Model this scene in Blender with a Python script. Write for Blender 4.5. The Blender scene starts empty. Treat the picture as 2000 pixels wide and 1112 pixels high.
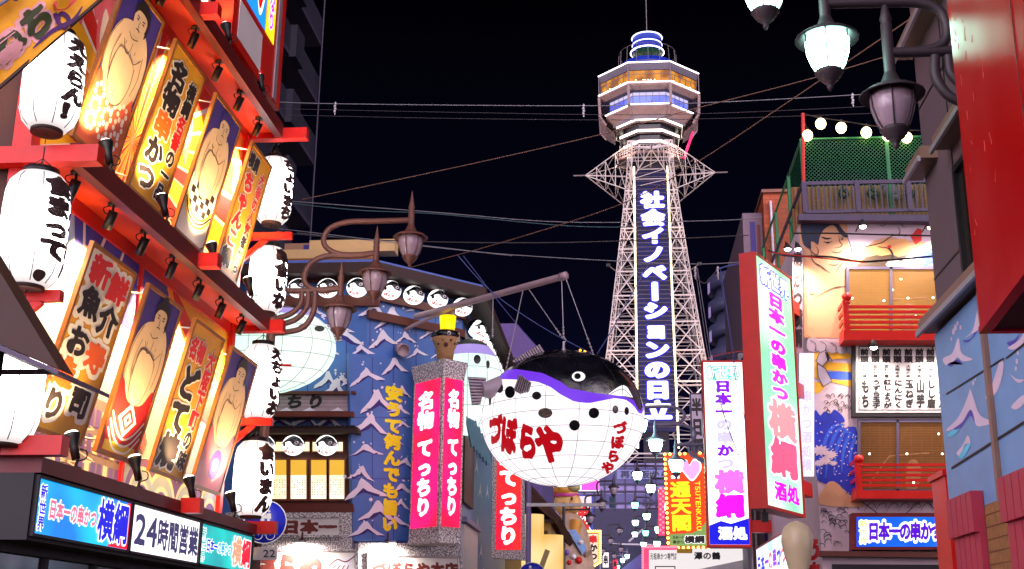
import bpy, math, random
import numpy as np
from mathutils import Vector

# ------------------------------------------------------------------ camera, world, exposure
SC = bpy.context.scene
COL = SC.collection
F_PX, CX, CY = 2364.0, 1000.0, 556.0          # focal length and centre in pixels of the 2000x1112 photograph
EYE = np.array([0.0, 0.0, 1.6])
_u = np.array([90.0, 8056.0, F_PX]); _u /= np.linalg.norm(_u)       # world up seen from the camera
_s = np.array([220.0, -694.0, F_PX]); _s -= _s.dot(_u) * _u; _s /= np.linalg.norm(_s)   # street direction
_r = np.cross(_u, _s)
CR = np.array([_r[0], _s[0], _u[0]])          # camera right, up, forward in world axes (X right, Y along street, Z up)
CU = np.array([_r[1], _s[1], _u[1]])
CF = np.array([_r[2], _s[2], _u[2]])
cam = bpy.data.cameras.new("street_camera")
cam.sensor_width = 36.0
cam.lens = 36.0 * F_PX / 2000.0
cam.clip_start, cam.clip_end = 0.05, 3000.0
camo = bpy.data.objects.new("street_camera", cam)
COL.objects.link(camo)
from mathutils import Matrix
camo.matrix_world = Matrix(((CR[0], CU[0], -CF[0], EYE[0]), (CR[1], CU[1], -CF[1], EYE[1]),
                            (CR[2], CU[2], -CF[2], EYE[2]), (0, 0, 0, 1)))
SC.camera = camo

W = bpy.data.worlds.new("World")
SC.world = W
W.use_nodes = True
_n = W.node_tree.nodes; _l = W.node_tree.links
_bg = _n["Background"]
_tc = _n.new("ShaderNodeTexCoord"); _sx = _n.new("ShaderNodeSeparateXYZ"); _cr = _n.new("ShaderNodeValToRGB")
_l.new(_tc.outputs["Generated"], _sx.inputs[0]); _l.new(_sx.outputs["Z"], _cr.inputs[0])
_e = _cr.color_ramp.elements                   # city night: navy glow near the roofs, black overhead
_e[0].position = 0.0; _e[0].color = (0.0036, 0.0036, 0.020, 1)
_e[1].position = 0.52; _e[1].color = (0.0002, 0.0002, 0.0004, 1)
_x = _cr.color_ramp.elements.new(0.28); _x.color = (0.0009, 0.0009, 0.0045, 1)
# added glow behind the viewer, standing for an unseen lit street, brightens the facades
_mr = _n.new("ShaderNodeMapRange"); _mr.inputs[1].default_value = 0.05; _mr.inputs[2].default_value = -0.35; _l.new(_sx.outputs["Y"], _mr.inputs[0])
_mz = _n.new("ShaderNodeMapRange"); _mz.inputs[1].default_value = 0.9; _mz.inputs[2].default_value = 0.2; _l.new(_sx.outputs["Z"], _mz.inputs[0])
_vo = _n.new("ShaderNodeTexVoronoi"); _vo.inputs["Scale"].default_value = 7.0; _l.new(_tc.outputs["Generated"], _vo.inputs["Vector"])
_vr = _n.new("ShaderNodeValToRGB"); _l.new(_vo.outputs["Color"], _vr.inputs[0])
_vr.color_ramp.elements[0].position = .3; _vr.color_ramp.elements[0].color = (.18, .10, .22, 1); _vr.color_ramp.elements[1].position = .8; _vr.color_ramp.elements[1].color = (1.65, 1.45, 1.6, 1)
_m1 = _n.new("ShaderNodeMath"); _m1.operation = 'MULTIPLY'; _l.new(_mr.outputs[0], _m1.inputs[0]); _l.new(_mz.outputs[0], _m1.inputs[1])
_m2 = _n.new("ShaderNodeMath"); _m2.operation = 'MULTIPLY'; _l.new(_m1.outputs[0], _m2.inputs[0]); _m2.inputs[1].default_value = BACK_GLOW = 3.9
_vm = _n.new("ShaderNodeVectorMath"); _vm.operation = 'SCALE'; _l.new(_vr.outputs[0], _vm.inputs[0]); _l.new(_m2.outputs[0], _vm.inputs["Scale"])
_va = _n.new("ShaderNodeVectorMath"); _va.operation = 'ADD'; _l.new(_vm.outputs[0], _va.inputs[0]); _l.new(_cr.outputs[0], _va.inputs[1])
_l.new(_va.outputs[0], _bg.inputs[0]); _bg.inputs[1].default_value = 1.0

SC.view_settings.view_transform = 'Standard'
SC.view_settings.look = 'None'
SC.view_settings.gamma = 1.0
SC.view_settings.exposure = 0.6
SC.render.engine = 'CYCLES'
SC.cycles.use_denoising = True
SC.cycles.max_bounces = 5
SC.cycles.diffuse_bounces = 3
SC.cycles.glossy_bounces = 3
SC.cycles.transmission_bounces = 4
SC.cycles.sample_clamp_indirect = 4.0
SC.cycles.caustics_reflective = False
SC.cycles.caustics_refractive = False

# ------------------------------------------------------------------ helpers
random.seed(7)
RND = random.Random(11)

def ray(px, py):
    d = (px - CX) * CR + (CY - py) * CU + F_PX * CF
    return d
def aX(px, py, X):
    d = ray(px, py); return EYE + d * ((X - EYE[0]) / d[0])
def aY(px, py, Y):
    d = ray(px, py); return EYE + d * ((Y - EYE[1]) / d[1])
def aP(px, py, p0, n):
    d = ray(px, py); n = np.array(n, float); p0 = np.array(p0, float)
    return EYE + d * ((p0 - EYE).dot(n) / d.dot(n))
def aZ(px, py, Z):
    d = ray(px, py); return EYE + d * ((Z - EYE[2]) / d[2])
def A(*v):
    return np.array(v, float)
def unit(v):
    v = np.array(v, float); return v / (np.linalg.norm(v) + 1e-12)

def lin(h):
    out = []
    for i in (0, 2, 4):
        c = int(h[i:i + 2], 16) / 255.0
        out.append(c / 12.92 if c <= 0.04045 else ((c + 0.055) / 1.055) ** 2.4)
    return (*out, 1.0)

MATS = {}
def paint(name, col, rough=0.5, metal=0.0, var=0.18, scale=6.0, bump=0.0, spec=0.5, coat=0.0):
    """A painted / raw surface with procedural blotches and faint relief."""
    if name in MATS: return MATS[name]
    m = bpy.data.materials.new(name); m.use_nodes = True
    nt = m.node_tree; b = nt.nodes["Principled BSDF"]
    c = lin(col)
    tc = nt.nodes.new("ShaderNodeTexCoord"); nz = nt.nodes.new("ShaderNodeTexNoise")
    nz.inputs["Scale"].default_value = scale; nz.inputs["Detail"].default_value = 6; nz.inputs["Roughness"].default_value = 0.65
    nt.links.new(tc.outputs["Object"], nz.inputs["Vector"])
    r = nt.nodes.new("ShaderNodeValToRGB")
    r.color_ramp.elements[0].position = 0.3; r.color_ramp.elements[1].position = 0.7
    r.color_ramp.elements[0].color = (c[0] * (1 - var), c[1] * (1 - var), c[2] * (1 - var), 1)
    r.color_ramp.elements[1].color = (min(1, c[0] * (1 + var * .6)), min(1, c[1] * (1 + var * .6)), min(1, c[2] * (1 + var * .6)), 1)
    nt.links.new(nz.outputs[0], r.inputs[0]); nt.links.new(r.outputs[0], b.inputs["Base Color"])
    mr = nt.nodes.new("ShaderNodeMapRange")
    mr.inputs[3].default_value = max(0.02, rough - 0.1); mr.inputs[4].default_value = min(1, rough + 0.12)
    nt.links.new(nz.outputs[0], mr.inputs[0]); nt.links.new(mr.outputs[0], b.inputs["Roughness"])
    b.inputs["Metallic"].default_value = metal
    b.inputs["Specular IOR Level"].default_value = spec
    b.inputs["Coat Weight"].default_value = coat
    if bump > 0:
        bp = nt.nodes.new("ShaderNodeBump"); bp.inputs["Strength"].default_value = bump; bp.inputs["Distance"].default_value = 0.02
        n2 = nt.nodes.new("ShaderNodeTexNoise"); n2.inputs["Scale"].default_value = scale * 6; n2.inputs["Detail"].default_value = 4
        nt.links.new(tc.outputs["Object"], n2.inputs["Vector"])
        nt.links.new(n2.outputs[0], bp.inputs["Height"]); nt.links.new(bp.outputs[0], b.inputs["Normal"])
    MATS[name] = m
    return m

def glow(name, col, strength, light=True, col2=None, scale=1.5, base=0.14):
    """A surface lit from inside: lamp glass, lightbox sheet, neon."""
    if name in MATS: return MATS[name]
    m = bpy.data.materials.new(name); m.use_nodes = True
    nt = m.node_tree; b = nt.nodes["Principled BSDF"]
    c = lin(col)
    if strength < 1.75: strength *= 0.8
    b.inputs["Base Color"].default_value = (c[0] * base, c[1] * base, c[2] * base, 1)
    b.inputs["Roughness"].default_value = 0.35; b.inputs["Specular IOR Level"].default_value = 0.25
    b.inputs["Emission Strength"].default_value = strength
    if col2:
        tc = nt.nodes.new("ShaderNodeTexCoord"); nz = nt.nodes.new("ShaderNodeTexNoise")
        nz.inputs["Scale"].default_value = scale; nz.inputs["Detail"].default_value = 1
        nt.links.new(tc.outputs["Object"], nz.inputs["Vector"])
        r = nt.nodes.new("ShaderNodeValToRGB")
        r.color_ramp.elements[0].position = 0.38; r.color_ramp.elements[1].position = 0.62
        r.color_ramp.elements[0].color = c; r.color_ramp.elements[1].color = lin(col2)
        nt.links.new(nz.outputs[0], r.inputs[0]); nt.links.new(r.outputs[0], b.inputs["Emission Color"])
    else:
        b.inputs["Emission Color"].default_value = c
    m.cycles.emission_sampling = 'AUTO' if light else 'NONE'
    MATS[name] = m
    return m

def stone(name, c1, c2, scale=40.0):
    """Speckled granite."""
    if name in MATS: return MATS[name]
    m = bpy.data.materials.new(name); m.use_nodes = True
    nt = m.node_tree; b = nt.nodes["Principled BSDF"]
    tc = nt.nodes.new("ShaderNodeTexCoord"); nz = nt.nodes.new("ShaderNodeTexNoise")
    nz.inputs["Scale"].default_value = scale; nz.inputs["Detail"].default_value = 3
    nt.links.new(tc.outputs["Object"], nz.inputs["Vector"])
    r = nt.nodes.new("ShaderNodeValToRGB")
    r.color_ramp.elements[0].position = 0.44; r.color_ramp.elements[1].position = 0.56
    r.color_ramp.elements[0].color = lin(c1); r.color_ramp.elements[1].color = lin(c2)
    nt.links.new(nz.outputs[0], r.inputs[0]); nt.links.new(r.outputs[0], b.inputs["Base Color"])
    b.inputs["Roughness"].default_value = 0.45
    MATS[name] = m
    return m

class MB:
    """Collects shapes and links them as one mesh object."""
    def __init__(s):
        s.V = []; s.F = []; s.M = []; s.n = 0; s.mats = []; s.S = []
    def add(s, v, f, mat, smooth=False):
        if mat not in s.mats: s.mats.append(mat)
        k = s.mats.index(mat)
        v = np.asarray(v, float).reshape(-1, 3)
        s.V.append(v)
        n = s.n
        for q in f:
            s.F.append(tuple(i + n for i in q)); s.M.append(k); s.S.append(smooth)
        s.n += len(v)
        return s
    def hexa(s, c, mat):
        """box from 8 corners: bottom ring then top ring"""
        return s.add(c, [(3, 2, 1, 0), (4, 5, 6, 7), (0, 1, 5, 4), (1, 2, 6, 5), (2, 3, 7, 6), (3, 0, 4, 7)], mat)
    def box(s, a, b, mat):
        x0, x1 = sorted((a[0], b[0])); y0, y1 = sorted((a[1], b[1])); z0, z1 = sorted((a[2], b[2]))
        return s.hexa([(x0, y0, z0), (x1, y0, z0), (x1, y1, z0), (x0, y1, z0), (x0, y0, z1), (x1, y0, z1), (x1, y1, z1), (x0, y1, z1)], mat)
    def beam(s, p, q, w, h, mat, up=(0, 0, 1)):
        p = A(*p); q = A(*q); d = unit(q - p); up = A(*up)
        if abs(d.dot(unit(up))) > 0.98: up = A(0, 1, 0)
        r = unit(np.cross(d, up)); u = np.cross(r, d)
        r = r * w / 2; u = u * h / 2
        return s.hexa([p - r - u, p + r - u, q + r - u, q - r - u, p - r + u, p + r + u, q + r + u, q - r + u], mat)
    def tube(s, pts, rad, mat, seg=8, cap=True, smooth=True):
        pts = [A(*p) for p in pts]
        rads = rad if hasattr(rad, '__len__') else [rad] * len(pts)
        V = []; Fc = []
        prev = None
        for i, p in enumerate(pts):
            d = unit(pts[min(i + 1, len(pts) - 1)] - pts[max(i - 1, 0)])
            if prev is None:
                prev = A(0, 0, 1) if abs(d[2]) < 0.9 else A(1, 0, 0)
            r = unit(np.cross(d, prev)); u = np.cross(r, d); prev = u
            for k in range(seg):
                a = 2 * math.pi * k / seg
                V.append(p + rads[i] * (math.cos(a) * r + math.sin(a) * u))
        for i in range(len(pts) - 1):
            for k in range(seg):
                k2 = (k + 1) % seg
                Fc.append((i * seg + k, i * seg + k2, (i + 1) * seg + k2, (i + 1) * seg + k))
        s.add(V, Fc, mat, smooth)
        if cap:
            n = len(pts)
            s.add(V[:seg], [tuple(range(seg))], mat); s.add(V[(n - 1) * seg:], [tuple(range(seg))[::-1]], mat)
        return s
    def lathe(s, prof, c, mat, seg=20, axis=(0, 0, 1), smooth=True, ang=(0, 2 * math.pi)):
        ax = unit(axis); t = A(1, 0, 0) if abs(ax[0]) < 0.9 else A(0, 1, 0)
        r = unit(np.cross(t, ax)); u = np.cross(ax, r); c = A(*c)
        if abs(ax[2]) > .999: r, u = A(1, 0, 0), A(0, 1, 0) * np.sign(ax[2])
        full = abs(ang[1] - ang[0] - 2 * math.pi) < 1e-6
        m = seg if full else seg + 1
        V = [c + ax * z + rr * (math.cos(ang[0] + (ang[1] - ang[0]) * k / seg) * r + math.sin(ang[0] + (ang[1] - ang[0]) * k / seg) * u)
             for rr, z in prof for k in range(m)]
        Fc = []
        for i in range(len(prof) - 1):
            for k in range(seg):
                k2 = (k + 1) % m
                Fc.append((i * m + k, i * m + k2, (i + 1) * m + k2, (i + 1) * m + k))
        return s.add(V, Fc, mat, smooth)
    def prism(s, poly, vec, mat):
        """polygon of 3D points pushed along vec"""
        P = [A(*p) for p in poly]; n = len(P); vec = A(*vec)
        V = P + [p + vec for p in P]
        Fc = [tuple(range(n))[::-1], tuple(range(n, 2 * n))] + [(i, (i + 1) % n, n + (i + 1) % n, n + i) for i in range(n)]
        return s.add(V, Fc, mat)
    def quad(s, a, b, c, d, mat):
        return s.add([a, b, c, d], [(0, 1, 2, 3)], mat)
    def ell(s, c, rx, ry, rz, mat, seg=16, ring=10, ax=None, smooth=True):
        ax = ax or (A(1, 0, 0), A(0, 1, 0), A(0, 0, 1)); c = A(*c)
        V = []; Fc = []
        for i in range(ring + 1):
            t = math.pi * i / ring
            for k in range(seg):
                a = 2 * math.pi * k / seg
                V.append(c + ax[0] * rx * math.sin(t) * math.cos(a) + ax[1] * ry * math.sin(t) * math.sin(a) + ax[2] * rz * math.cos(t))
        for i in range(ring):
            for k in range(seg):
                k2 = (k + 1) % seg
                Fc.append((i * seg + k, (i + 1) * seg + k, (i + 1) * seg + k2, i * seg + k2))
        return s.add(V, Fc, mat, smooth)
    def build(s, name, parent=None):
        if not s.V: return None
        base = A(0, 0, 0)
        p = parent
        while p is not None:
            base = base + A(*p.location); p = p.parent
        me = bpy.data.meshes.new(name)
        V = np.concatenate(s.V) - base
        if parent is None:
            base = V.mean(0); base[2] = V[:, 2].min(); V = V - base
        me.from_pydata(V.tolist(), [], s.F)
        for m in s.mats: me.materials.append(m)
        me.polygons.foreach_set("material_index", s.M)
        me.polygons.foreach_set("use_smooth", s.S)
        me.update()
        o = bpy.data.objects.new(name, me); COL.objects.link(o)
        if parent is None: o.location = base
        else: o.parent = parent
        return o

def tag(o, label=None, cat=None, group=None, kind=None):
    if label: o["label"] = label
    if cat: o["category"] = cat
    if group: o["group"] = group
    if kind: o["kind"] = kind
    return o
def thing(name, label, cat, loc, group=None):
    o = bpy.data.objects.new(name, None); COL.objects.link(o)
    o.location = tuple(float(x) for x in loc); o.empty_display_size = 0.2
    return tag(o, label, cat, group)
def dup(root, loc, label, group=None):
    r = root.copy(); COL.objects.link(r); r.location = tuple(float(x) for x in loc)
    r["label"] = label
    if group: r["group"] = group
    for ch in list(root.children):
        c = ch.copy(); COL.objects.link(c); c.parent = r
        for g in list(ch.children):
            d = g.copy(); COL.objects.link(d); d.parent = c
    return r
def spot(name, pos, target, watts, col, parent, size=70, blend=0.6, rad=0.05):
    l = bpy.data.lights.new(name, 'SPOT'); l.energy = watts; l.color = lin(col)[:3]
    l.spot_size = math.radians(size); l.spot_blend = blend; l.shadow_soft_size = rad
    o = bpy.data.objects.new(name, l); COL.objects.link(o)
    base = A(0, 0, 0); p = parent
    while p is not None:
        base = base + A(*p.location); p = p.parent
    o.location = tuple(A(*pos) - base)
    o.rotation_euler = Vector(A(*target) - A(*pos)).to_track_quat('-Z', 'Y').to_euler()
    o.parent = parent
    return o

# ---- flat drawing: frames, smooth outlines, lettering
class Fr:
    """A four-cornered sheet; u runs left to right, v from top to bottom (0..1)."""
    def __init__(s, tl, tr, br, bl):
        s.c = [A(*tl), A(*tr), A(*br), A(*bl)]
        s.n = unit(np.cross(s.c[2] - s.c[3], s.c[0] - s.c[3]))
        if s.n.dot(EYE - s.c[0]) < 0: s.n = -s.n
        s.w = (np.linalg.norm(s.c[1] - s.c[0]) + np.linalg.norm(s.c[2] - s.c[3])) / 2
        s.h = (np.linalg.norm(s.c[3] - s.c[0]) + np.linalg.norm(s.c[2] - s.c[1])) / 2
    def __call__(s, uv, z=0.0):
        uv = np.asarray(uv, float).reshape(-1, 2); u = uv[:, :1]; v = uv[:, 1:]
        p = (1 - v) * ((1 - u) * s.c[0] + u * s.c[1]) + v * ((1 - u) * s.c[3] + u * s.c[2])
        return p + s.n * z
    def p(s, u, v, z=0.0): return s([(u, v)], z)[0]
    def sub(s, u0, v0, u1, v1, z=0.0):
        return Fr(s.p(u0, v0, z), s.p(u1, v0, z), s.p(u1, v1, z), s.p(u0, v1, z))
    def uv(s, P):
        """inverse map of a point, by Newton steps"""
        g = A(.5, .5)
        for _ in range(12):
            f = s([g])[0]; e = 1e-4
            J = np.stack([(s([g + A(e, 0)])[0] - f) / e, (s([g + A(0, e)])[0] - f) / e], 1)
            g = g + np.linalg.lstsq(J, A(*P) - f, rcond=None)[0]
        return g
    def px(s, x, y):
        """uv of the place a sight line meets this sheet"""
        return s.uv(aP(x, y, s.c[0], s.n))

def panel(mb, fr, mat, z=0.0, depth=None, u0=0, v0=0, u1=1, v1=1):
    q = fr([(u0, v0), (u1, v0), (u1, v1), (u0, v1)], z)
    if depth is None: return mb.add(q, [(3, 2, 1, 0)], mat)
    b = q - fr.n * depth
    return mb.hexa([b[3], b[2], b[1], b[0], q[3], q[2], q[1], q[0]], mat)
def frame_bars(mb, fr, mat, bw, z0, z1, u0=0, v0=0, u1=1, v1=1):
    """four mitre-free bars round a sheet, bw metres wide"""
    du, dv = bw / fr.w, bw / fr.h
    for a in ((u0, v0, u1, v0 + dv), (u0, v1 - dv, u1, v1), (u0, v0 + dv, u0 + du, v1 - dv), (u1 - du, v0 + dv, u1, v1 - dv)):
        panel(mb, fr, mat, z1, z1 - z0, *a)
def smooth_poly(pts, n=6, closed=True):
    P = [A(*p) for p in pts]; out = []; N = len(P)
    for i in range(N if closed else N - 1):
        p0 = P[(i - 1) % N] if closed or i > 0 else P[i]; p1 = P[i]; p2 = P[(i + 1) % N]
        p3 = P[(i + 2) % N] if closed or i + 2 < N else P[(i + 1) % N]
        for k in range(n):
            t = k / n
            out.append(0.5 * ((2 * p1) + (-p0 + p2) * t + (2 * p0 - 5 * p1 + 4 * p2 - p3) * t * t + (-p0 + 3 * p1 - 3 * p2 + p3) * t ** 3))
    if not closed: out.append(P[-1])
    return out
def shape(mb, fr, pts, mat, z, smooth=0):
    if smooth: pts = smooth_poly(pts, smooth)
    v = fr(pts, z)
    area = sum(pts[i][0] * pts[(i + 1) % len(pts)][1] - pts[(i + 1) % len(pts)][0] * pts[i][1] for i in range(len(pts)))
    idx = tuple(range(len(pts)))
    return mb.add(v, [idx[::-1] if area > 0 else idx], mat)
def stroke(mb, fr, pts, w, mat, z, smooth=6, taper=False):
    """a brushed line; w in metres"""
    if smooth and len(pts) > 2: pts = smooth_poly(pts, smooth, False)
    P = np.array([A(*p) for p in pts]); S = A(fr.w, fr.h); Q = P * S
    L = []; R = []
    for i in range(len(Q)):
        d = Q[min(i + 1, len(Q) - 1)] - Q[max(i - 1, 0)]; d = d / (np.linalg.norm(d) + 1e-9)
        k = w / 2
        if taper: k *= max(0.08, math.sin(math.pi * (0.08 + 0.84 * i / (len(Q) - 1))))
        n = A(-d[1], d[0]) * k
        L.append((Q[i] + n) / S); R.append((Q[i] - n) / S)
    V = fr(np.array(L + R), z); n = len(Q)
    return mb.add(V, [(i, i + 1, n + i + 1, n + i) for i in range(n - 1)], mat)
def disc(mb, fr, u, v, ru, rv, mat, z, seg=18):
    return shape(mb, fr, [(u + ru * math.cos(2 * math.pi * k / seg), v + rv * math.sin(2 * math.pi * k / seg)) for k in range(seg)], mat, z)

_SEG = {}; _GLY = {}
def glyph_edges(ch):
    if ch in _SEG: return _SEG[ch]
    c = bpy.data.curves.new("tmp", "FONT"); c.body = ch; c.resolution_u = 4; c.fill_mode = 'FRONT'
    o = bpy.data.objects.new("tmp", c); COL.objects.link(o)
    dg = bpy.context.evaluated_depsgraph_get()
    me = bpy.data.meshes.new_from_object(o.evaluated_get(dg))
    v = np.array([(p.co.x, p.co.y) for p in me.vertices]) if me.vertices else np.zeros((0, 2))
    cnt = {}
    for p in me.polygons:
        vs = list(p.vertices)
        for i in range(len(vs)):
            k = tuple(sorted((vs[i], vs[(i + 1) % len(vs)]))); cnt[k] = cnt.get(k, 0) + 1
    e = [k for k, n in cnt.items() if n == 1]
    bpy.data.objects.remove(o); bpy.data.curves.remove(c); bpy.data.meshes.remove(me)
    if ch < '\u0080' and len(v):                 # Latin letters and digits fill their box
        lo_, hi_ = v.min(0), v.max(0); sc = .86 / (hi_ - lo_)
        if hi_[0] - lo_[0] < .22: sc[0] = sc[1]
        v = (v - (lo_ + hi_) / 2) * sc + A(.5, .38)
    v = v + A(0, 0.12)
    _SEG[ch] = (v[[a for a, b in e]], v[[b for a, b in e]])
    return _SEG[ch]
def fat(a, b, r, n=44, rough=0.0, seed=0, lo=(-.12, -.12), hi=(1.12, 1.12), run=999):
    """the area within r of closed outlines given as edges a-b, as a light mesh (points, faces)"""
    lo = A(*lo); hi = A(*hi)
    gx = np.linspace(lo[0], hi[0], n + 1); gy = np.linspace(lo[1], hi[1], n + 1)
    X, Y = np.meshgrid(gx, gy, indexing='ij'); P = np.stack([X.ravel(), Y.ravel()], 1)
    d = b - a; L = (d ** 2).sum(1) + 1e-12
    rel = P[:, None, :] - a[None]
    t = np.clip((rel * d[None]).sum(2) / L, 0, 1)
    dist = np.sqrt(((rel - t[..., None] * d[None]) ** 2).sum(2)).min(1)
    ya, yb = a[:, 1][None], b[:, 1][None]; py = P[:, 1:2]
    cr = ((ya > py) != (yb > py)) & (P[:, :1] < (b[:, 0] - a[:, 0])[None] * (py - ya) / np.where(yb - ya == 0, 1e-12, yb - ya) + a[:, 0][None])
    sd = np.where(cr.sum(1) % 2 == 1, -dist, dist) - r
    if rough:
        rg = np.random.RandomState(seed + 3)
        ph = rg.rand(4) * 6.28
        sd = sd - rough * (np.sin(P[:, 0] * 9 + ph[0]) * np.sin(P[:, 1] * 7 + ph[1]) + .6 * np.sin(P[:, 0] * 19 + P[:, 1] * 11 + ph[2]))
    D = sd.reshape(n + 1, n + 1)
    V = []; Fc = []
    for j in range(n):
        i = 0
        while i < n:
            q = (D[i, j], D[i + 1, j], D[i + 1, j + 1], D[i, j + 1])
            ins = [x < 0 for x in q]
            if not any(ins): i += 1; continue
            if all(ins):
                k = i
                while k + 1 < n and k - i < run and D[k + 2, j] < 0 and D[k + 2, j + 1] < 0: k += 1
                c = len(V)
                V += [(gx[i], gy[j]), (gx[k + 1], gy[j]), (gx[k + 1], gy[j + 1]), (gx[i], gy[j + 1])]
                Fc.append((c, c + 1, c + 2, c + 3)); i = k + 1; continue
            cs = ((gx[i], gy[j]), (gx[i + 1], gy[j]), (gx[i + 1], gy[j + 1]), (gx[i], gy[j + 1]))
            pl = []
            for e in range(4):
                f = (e + 1) % 4
                if ins[e]: pl.append(cs[e])
                if ins[e] != ins[f]:
                    s_ = q[e] / (q[e] - q[f])
                    pl.append((cs[e][0] + s_ * (cs[f][0] - cs[e][0]), cs[e][1] + s_ * (cs[f][1] - cs[e][1])))
            if len(pl) > 2:
                c = len(V); V += pl; Fc.append(tuple(range(c, c + len(pl))))
            i += 1
    return np.array(V).reshape(-1, 2), Fc
def glyph(ch, r=0.03, rough=0.0, run=999):
    k = (ch, round(r, 3), rough, run)
    if k not in _GLY:
        a, b = glyph_edges(ch)
        _GLY[k] = fat(a, b, r, rough=rough, seed=ord(ch), run=run) if len(a) else (np.zeros((0, 2)), [])
    return _GLY[k]
def put(mb, mapf, ch, u0, v0, u1, v1, mat, z, r=0.03, rough=0.0, shear=0.0, run=999):
    """one character filling the box u0..u1, v0..v1 of a sheet (v downwards)"""
    p, f = glyph(ch, r, rough, run)
    if not len(p): return
    u = u0 + (u1 - u0) * (p[:, 0] + shear * (p[:, 1] - .5)); v = v1 + (v0 - v1) * p[:, 1]
    mb.add(mapf(np.stack([u, v], 1), z), f, mat)
VERT_ROT = 'ー〜'
def col_text(mb, mapf, s, uc, v0, v1, cw, mat, z, r=0.03, rough=0.0, gap=0.02, back=None, r2=0.09, dz=0.004, shear=0.0):
    """characters stacked downwards between v0 and v1, each cw wide"""
    n = len(s); hgt = (v1 - v0) / n
    for pas in ((back, r2, z), (mat, r, z + dz)):
        if pas[0] is None: continue
        for i, ch in enumerate(s):
            m = pas[0]
            if isinstance(m, (list, tuple)): m = m[i % len(m)]
            a, b = v0 + hgt * i + hgt * gap, v0 + hgt * (i + 1) - hgt * gap
            if ch in VERT_ROT: put(mb, mapf, '丨', uc - cw / 2, a, uc + cw / 2, b, m, pas[2], pas[1] + .02)
            else: put(mb, mapf, ch, uc - cw / 2, a, uc + cw / 2, b, m, pas[2], pas[1], rough, shear)
def row_text(mb, mapf, s, u0, u1, vc, chh, mat, z, r=0.03, rough=0.0, gap=0.02, back=None, r2=0.09, dz=0.004, shear=0.0):
    n = len(s); w = (u1 - u0) / n
    for pas in ((back, r2, z), (mat, r, z + dz)):
        if pas[0] is None: continue
        for i, ch in enumerate(s):
            m = pas[0]
            if isinstance(m, (list, tuple)): m = m[i % len(m)]
            put(mb, mapf, ch, u0 + w * i + w * gap, vc - chh / 2, u0 + w * (i + 1) - w * gap, vc + chh / 2, m, pas[2], pas[1], rough, shear)

class Pl:
    """a plane of the scene, addressed by sight lines"""
    def __init__(s, p0, n):
        s.p0 = A(*p0); s.n = unit(n)
        if s.n.dot(EYE - s.p0) < 0: s.n = -s.n
    def __call__(s, x, y, z=0.0): return aP(x, y, s.p0 + s.n * z, s.n)
    def fr(s, tl, tr, br, bl, z=0.0): return Fr(s(*tl, z), s(*tr, z), s(*br, z), s(*bl, z))
    def fl(s, x0, y0, x1, y1, z=0.0): return s.fr((x0, y0), (x1, y0), (x1, y1), (x0, y1), z)
def pshape(mb, pl, pts, mat, z, smooth=0):
    if smooth: pts = smooth_poly(pts, smooth)
    area = sum(pts[i][0] * pts[(i + 1) % len(pts)][1] - pts[(i + 1) % len(pts)][0] * pts[i][1] for i in range(len(pts)))
    idx = tuple(range(len(pts)))
    return mb.add([pl(x, y, z) for x, y in pts], [idx[::-1] if area > 0 else idx], mat)
def slab(mb, pl, pts, mat, z0, z1):
    """traced outline standing between two offsets from a plane"""
    P = [pl(x, y, z1) for x, y in pts]
    return mb.prism([p - pl.n * (z1 - z0) for p in P], pl.n * (z1 - z0), mat)
def pstroke(mb, pl, pts, w, mat, z, smooth=5, taper=False):
    if smooth and len(pts) > 2: pts = smooth_poly(pts, smooth, False)
    P = [pl(x, y, z) for x, y in pts]; L = []; R = []
    for i in range(len(P)):
        d = unit(P[min(i + 1, len(P) - 1)] - P[max(i - 1, 0)]); k = w / 2
        if taper: k *= max(0.08, math.sin(math.pi * (0.08 + 0.84 * i / (len(P) - 1))))
        n = np.cross(pl.n, d) * k; L.append(P[i] + n); R.append(P[i] - n)
    n = len(P)
    return mb.add(L + R, [(i, i + 1, n + i + 1, n + i) for i in range(n - 1)], mat)

# ---- shared surfaces
RED = paint("red_lacquer", "cc1606", .38, 0, .14, 2.5, .05)
DRED = paint("dark_red", "6a0d0d", .45, 0, .2, 3)
BLACK = paint("black_metal", "0d0c0d", .45, .2, .3, 10)
DGREY = paint("dark_grey_metal", "1c1a1e", .5, .3, .3, 6)
GREY = paint("grey_metal", "6d6870", .5, .4, .2, 6)
STEEL = paint("pale_steel", "b4aeb4", .42, .6, .15, 8)
WOOD = paint("brown_wood", "6b3410", .5, 0, .35, 9, .2)
GOLDW = paint("golden_wood", "8a5418", .5, 0, .35, 7, .2)
DWOOD = paint("dark_timber", "34180c", .55, 0, .35, 7, .2)
WHITE = paint("white_paint", "e8e4e2", .5, 0, .08, 5)
INK = paint("black_ink", "170c10", .6, 0, .1, 9)
RINK = paint("red_ink", "d01410", .5, 0, .08, 9)
ORANGE_INK = paint("orange_ink", "dd5a14", .5, 0, .08, 9)
YEL = paint("yellow_paint", "e8b410", .5, 0, .1, 5)
SKIN = paint("printed_skin", "dcbc98", .6, 0, .08, 3)
PURP = paint("printed_purple", "3a2a80", .6, 0, .2, 4)
CABLE = paint("black_cable", "1a1718", .6, 0, .2, 9)
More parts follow.
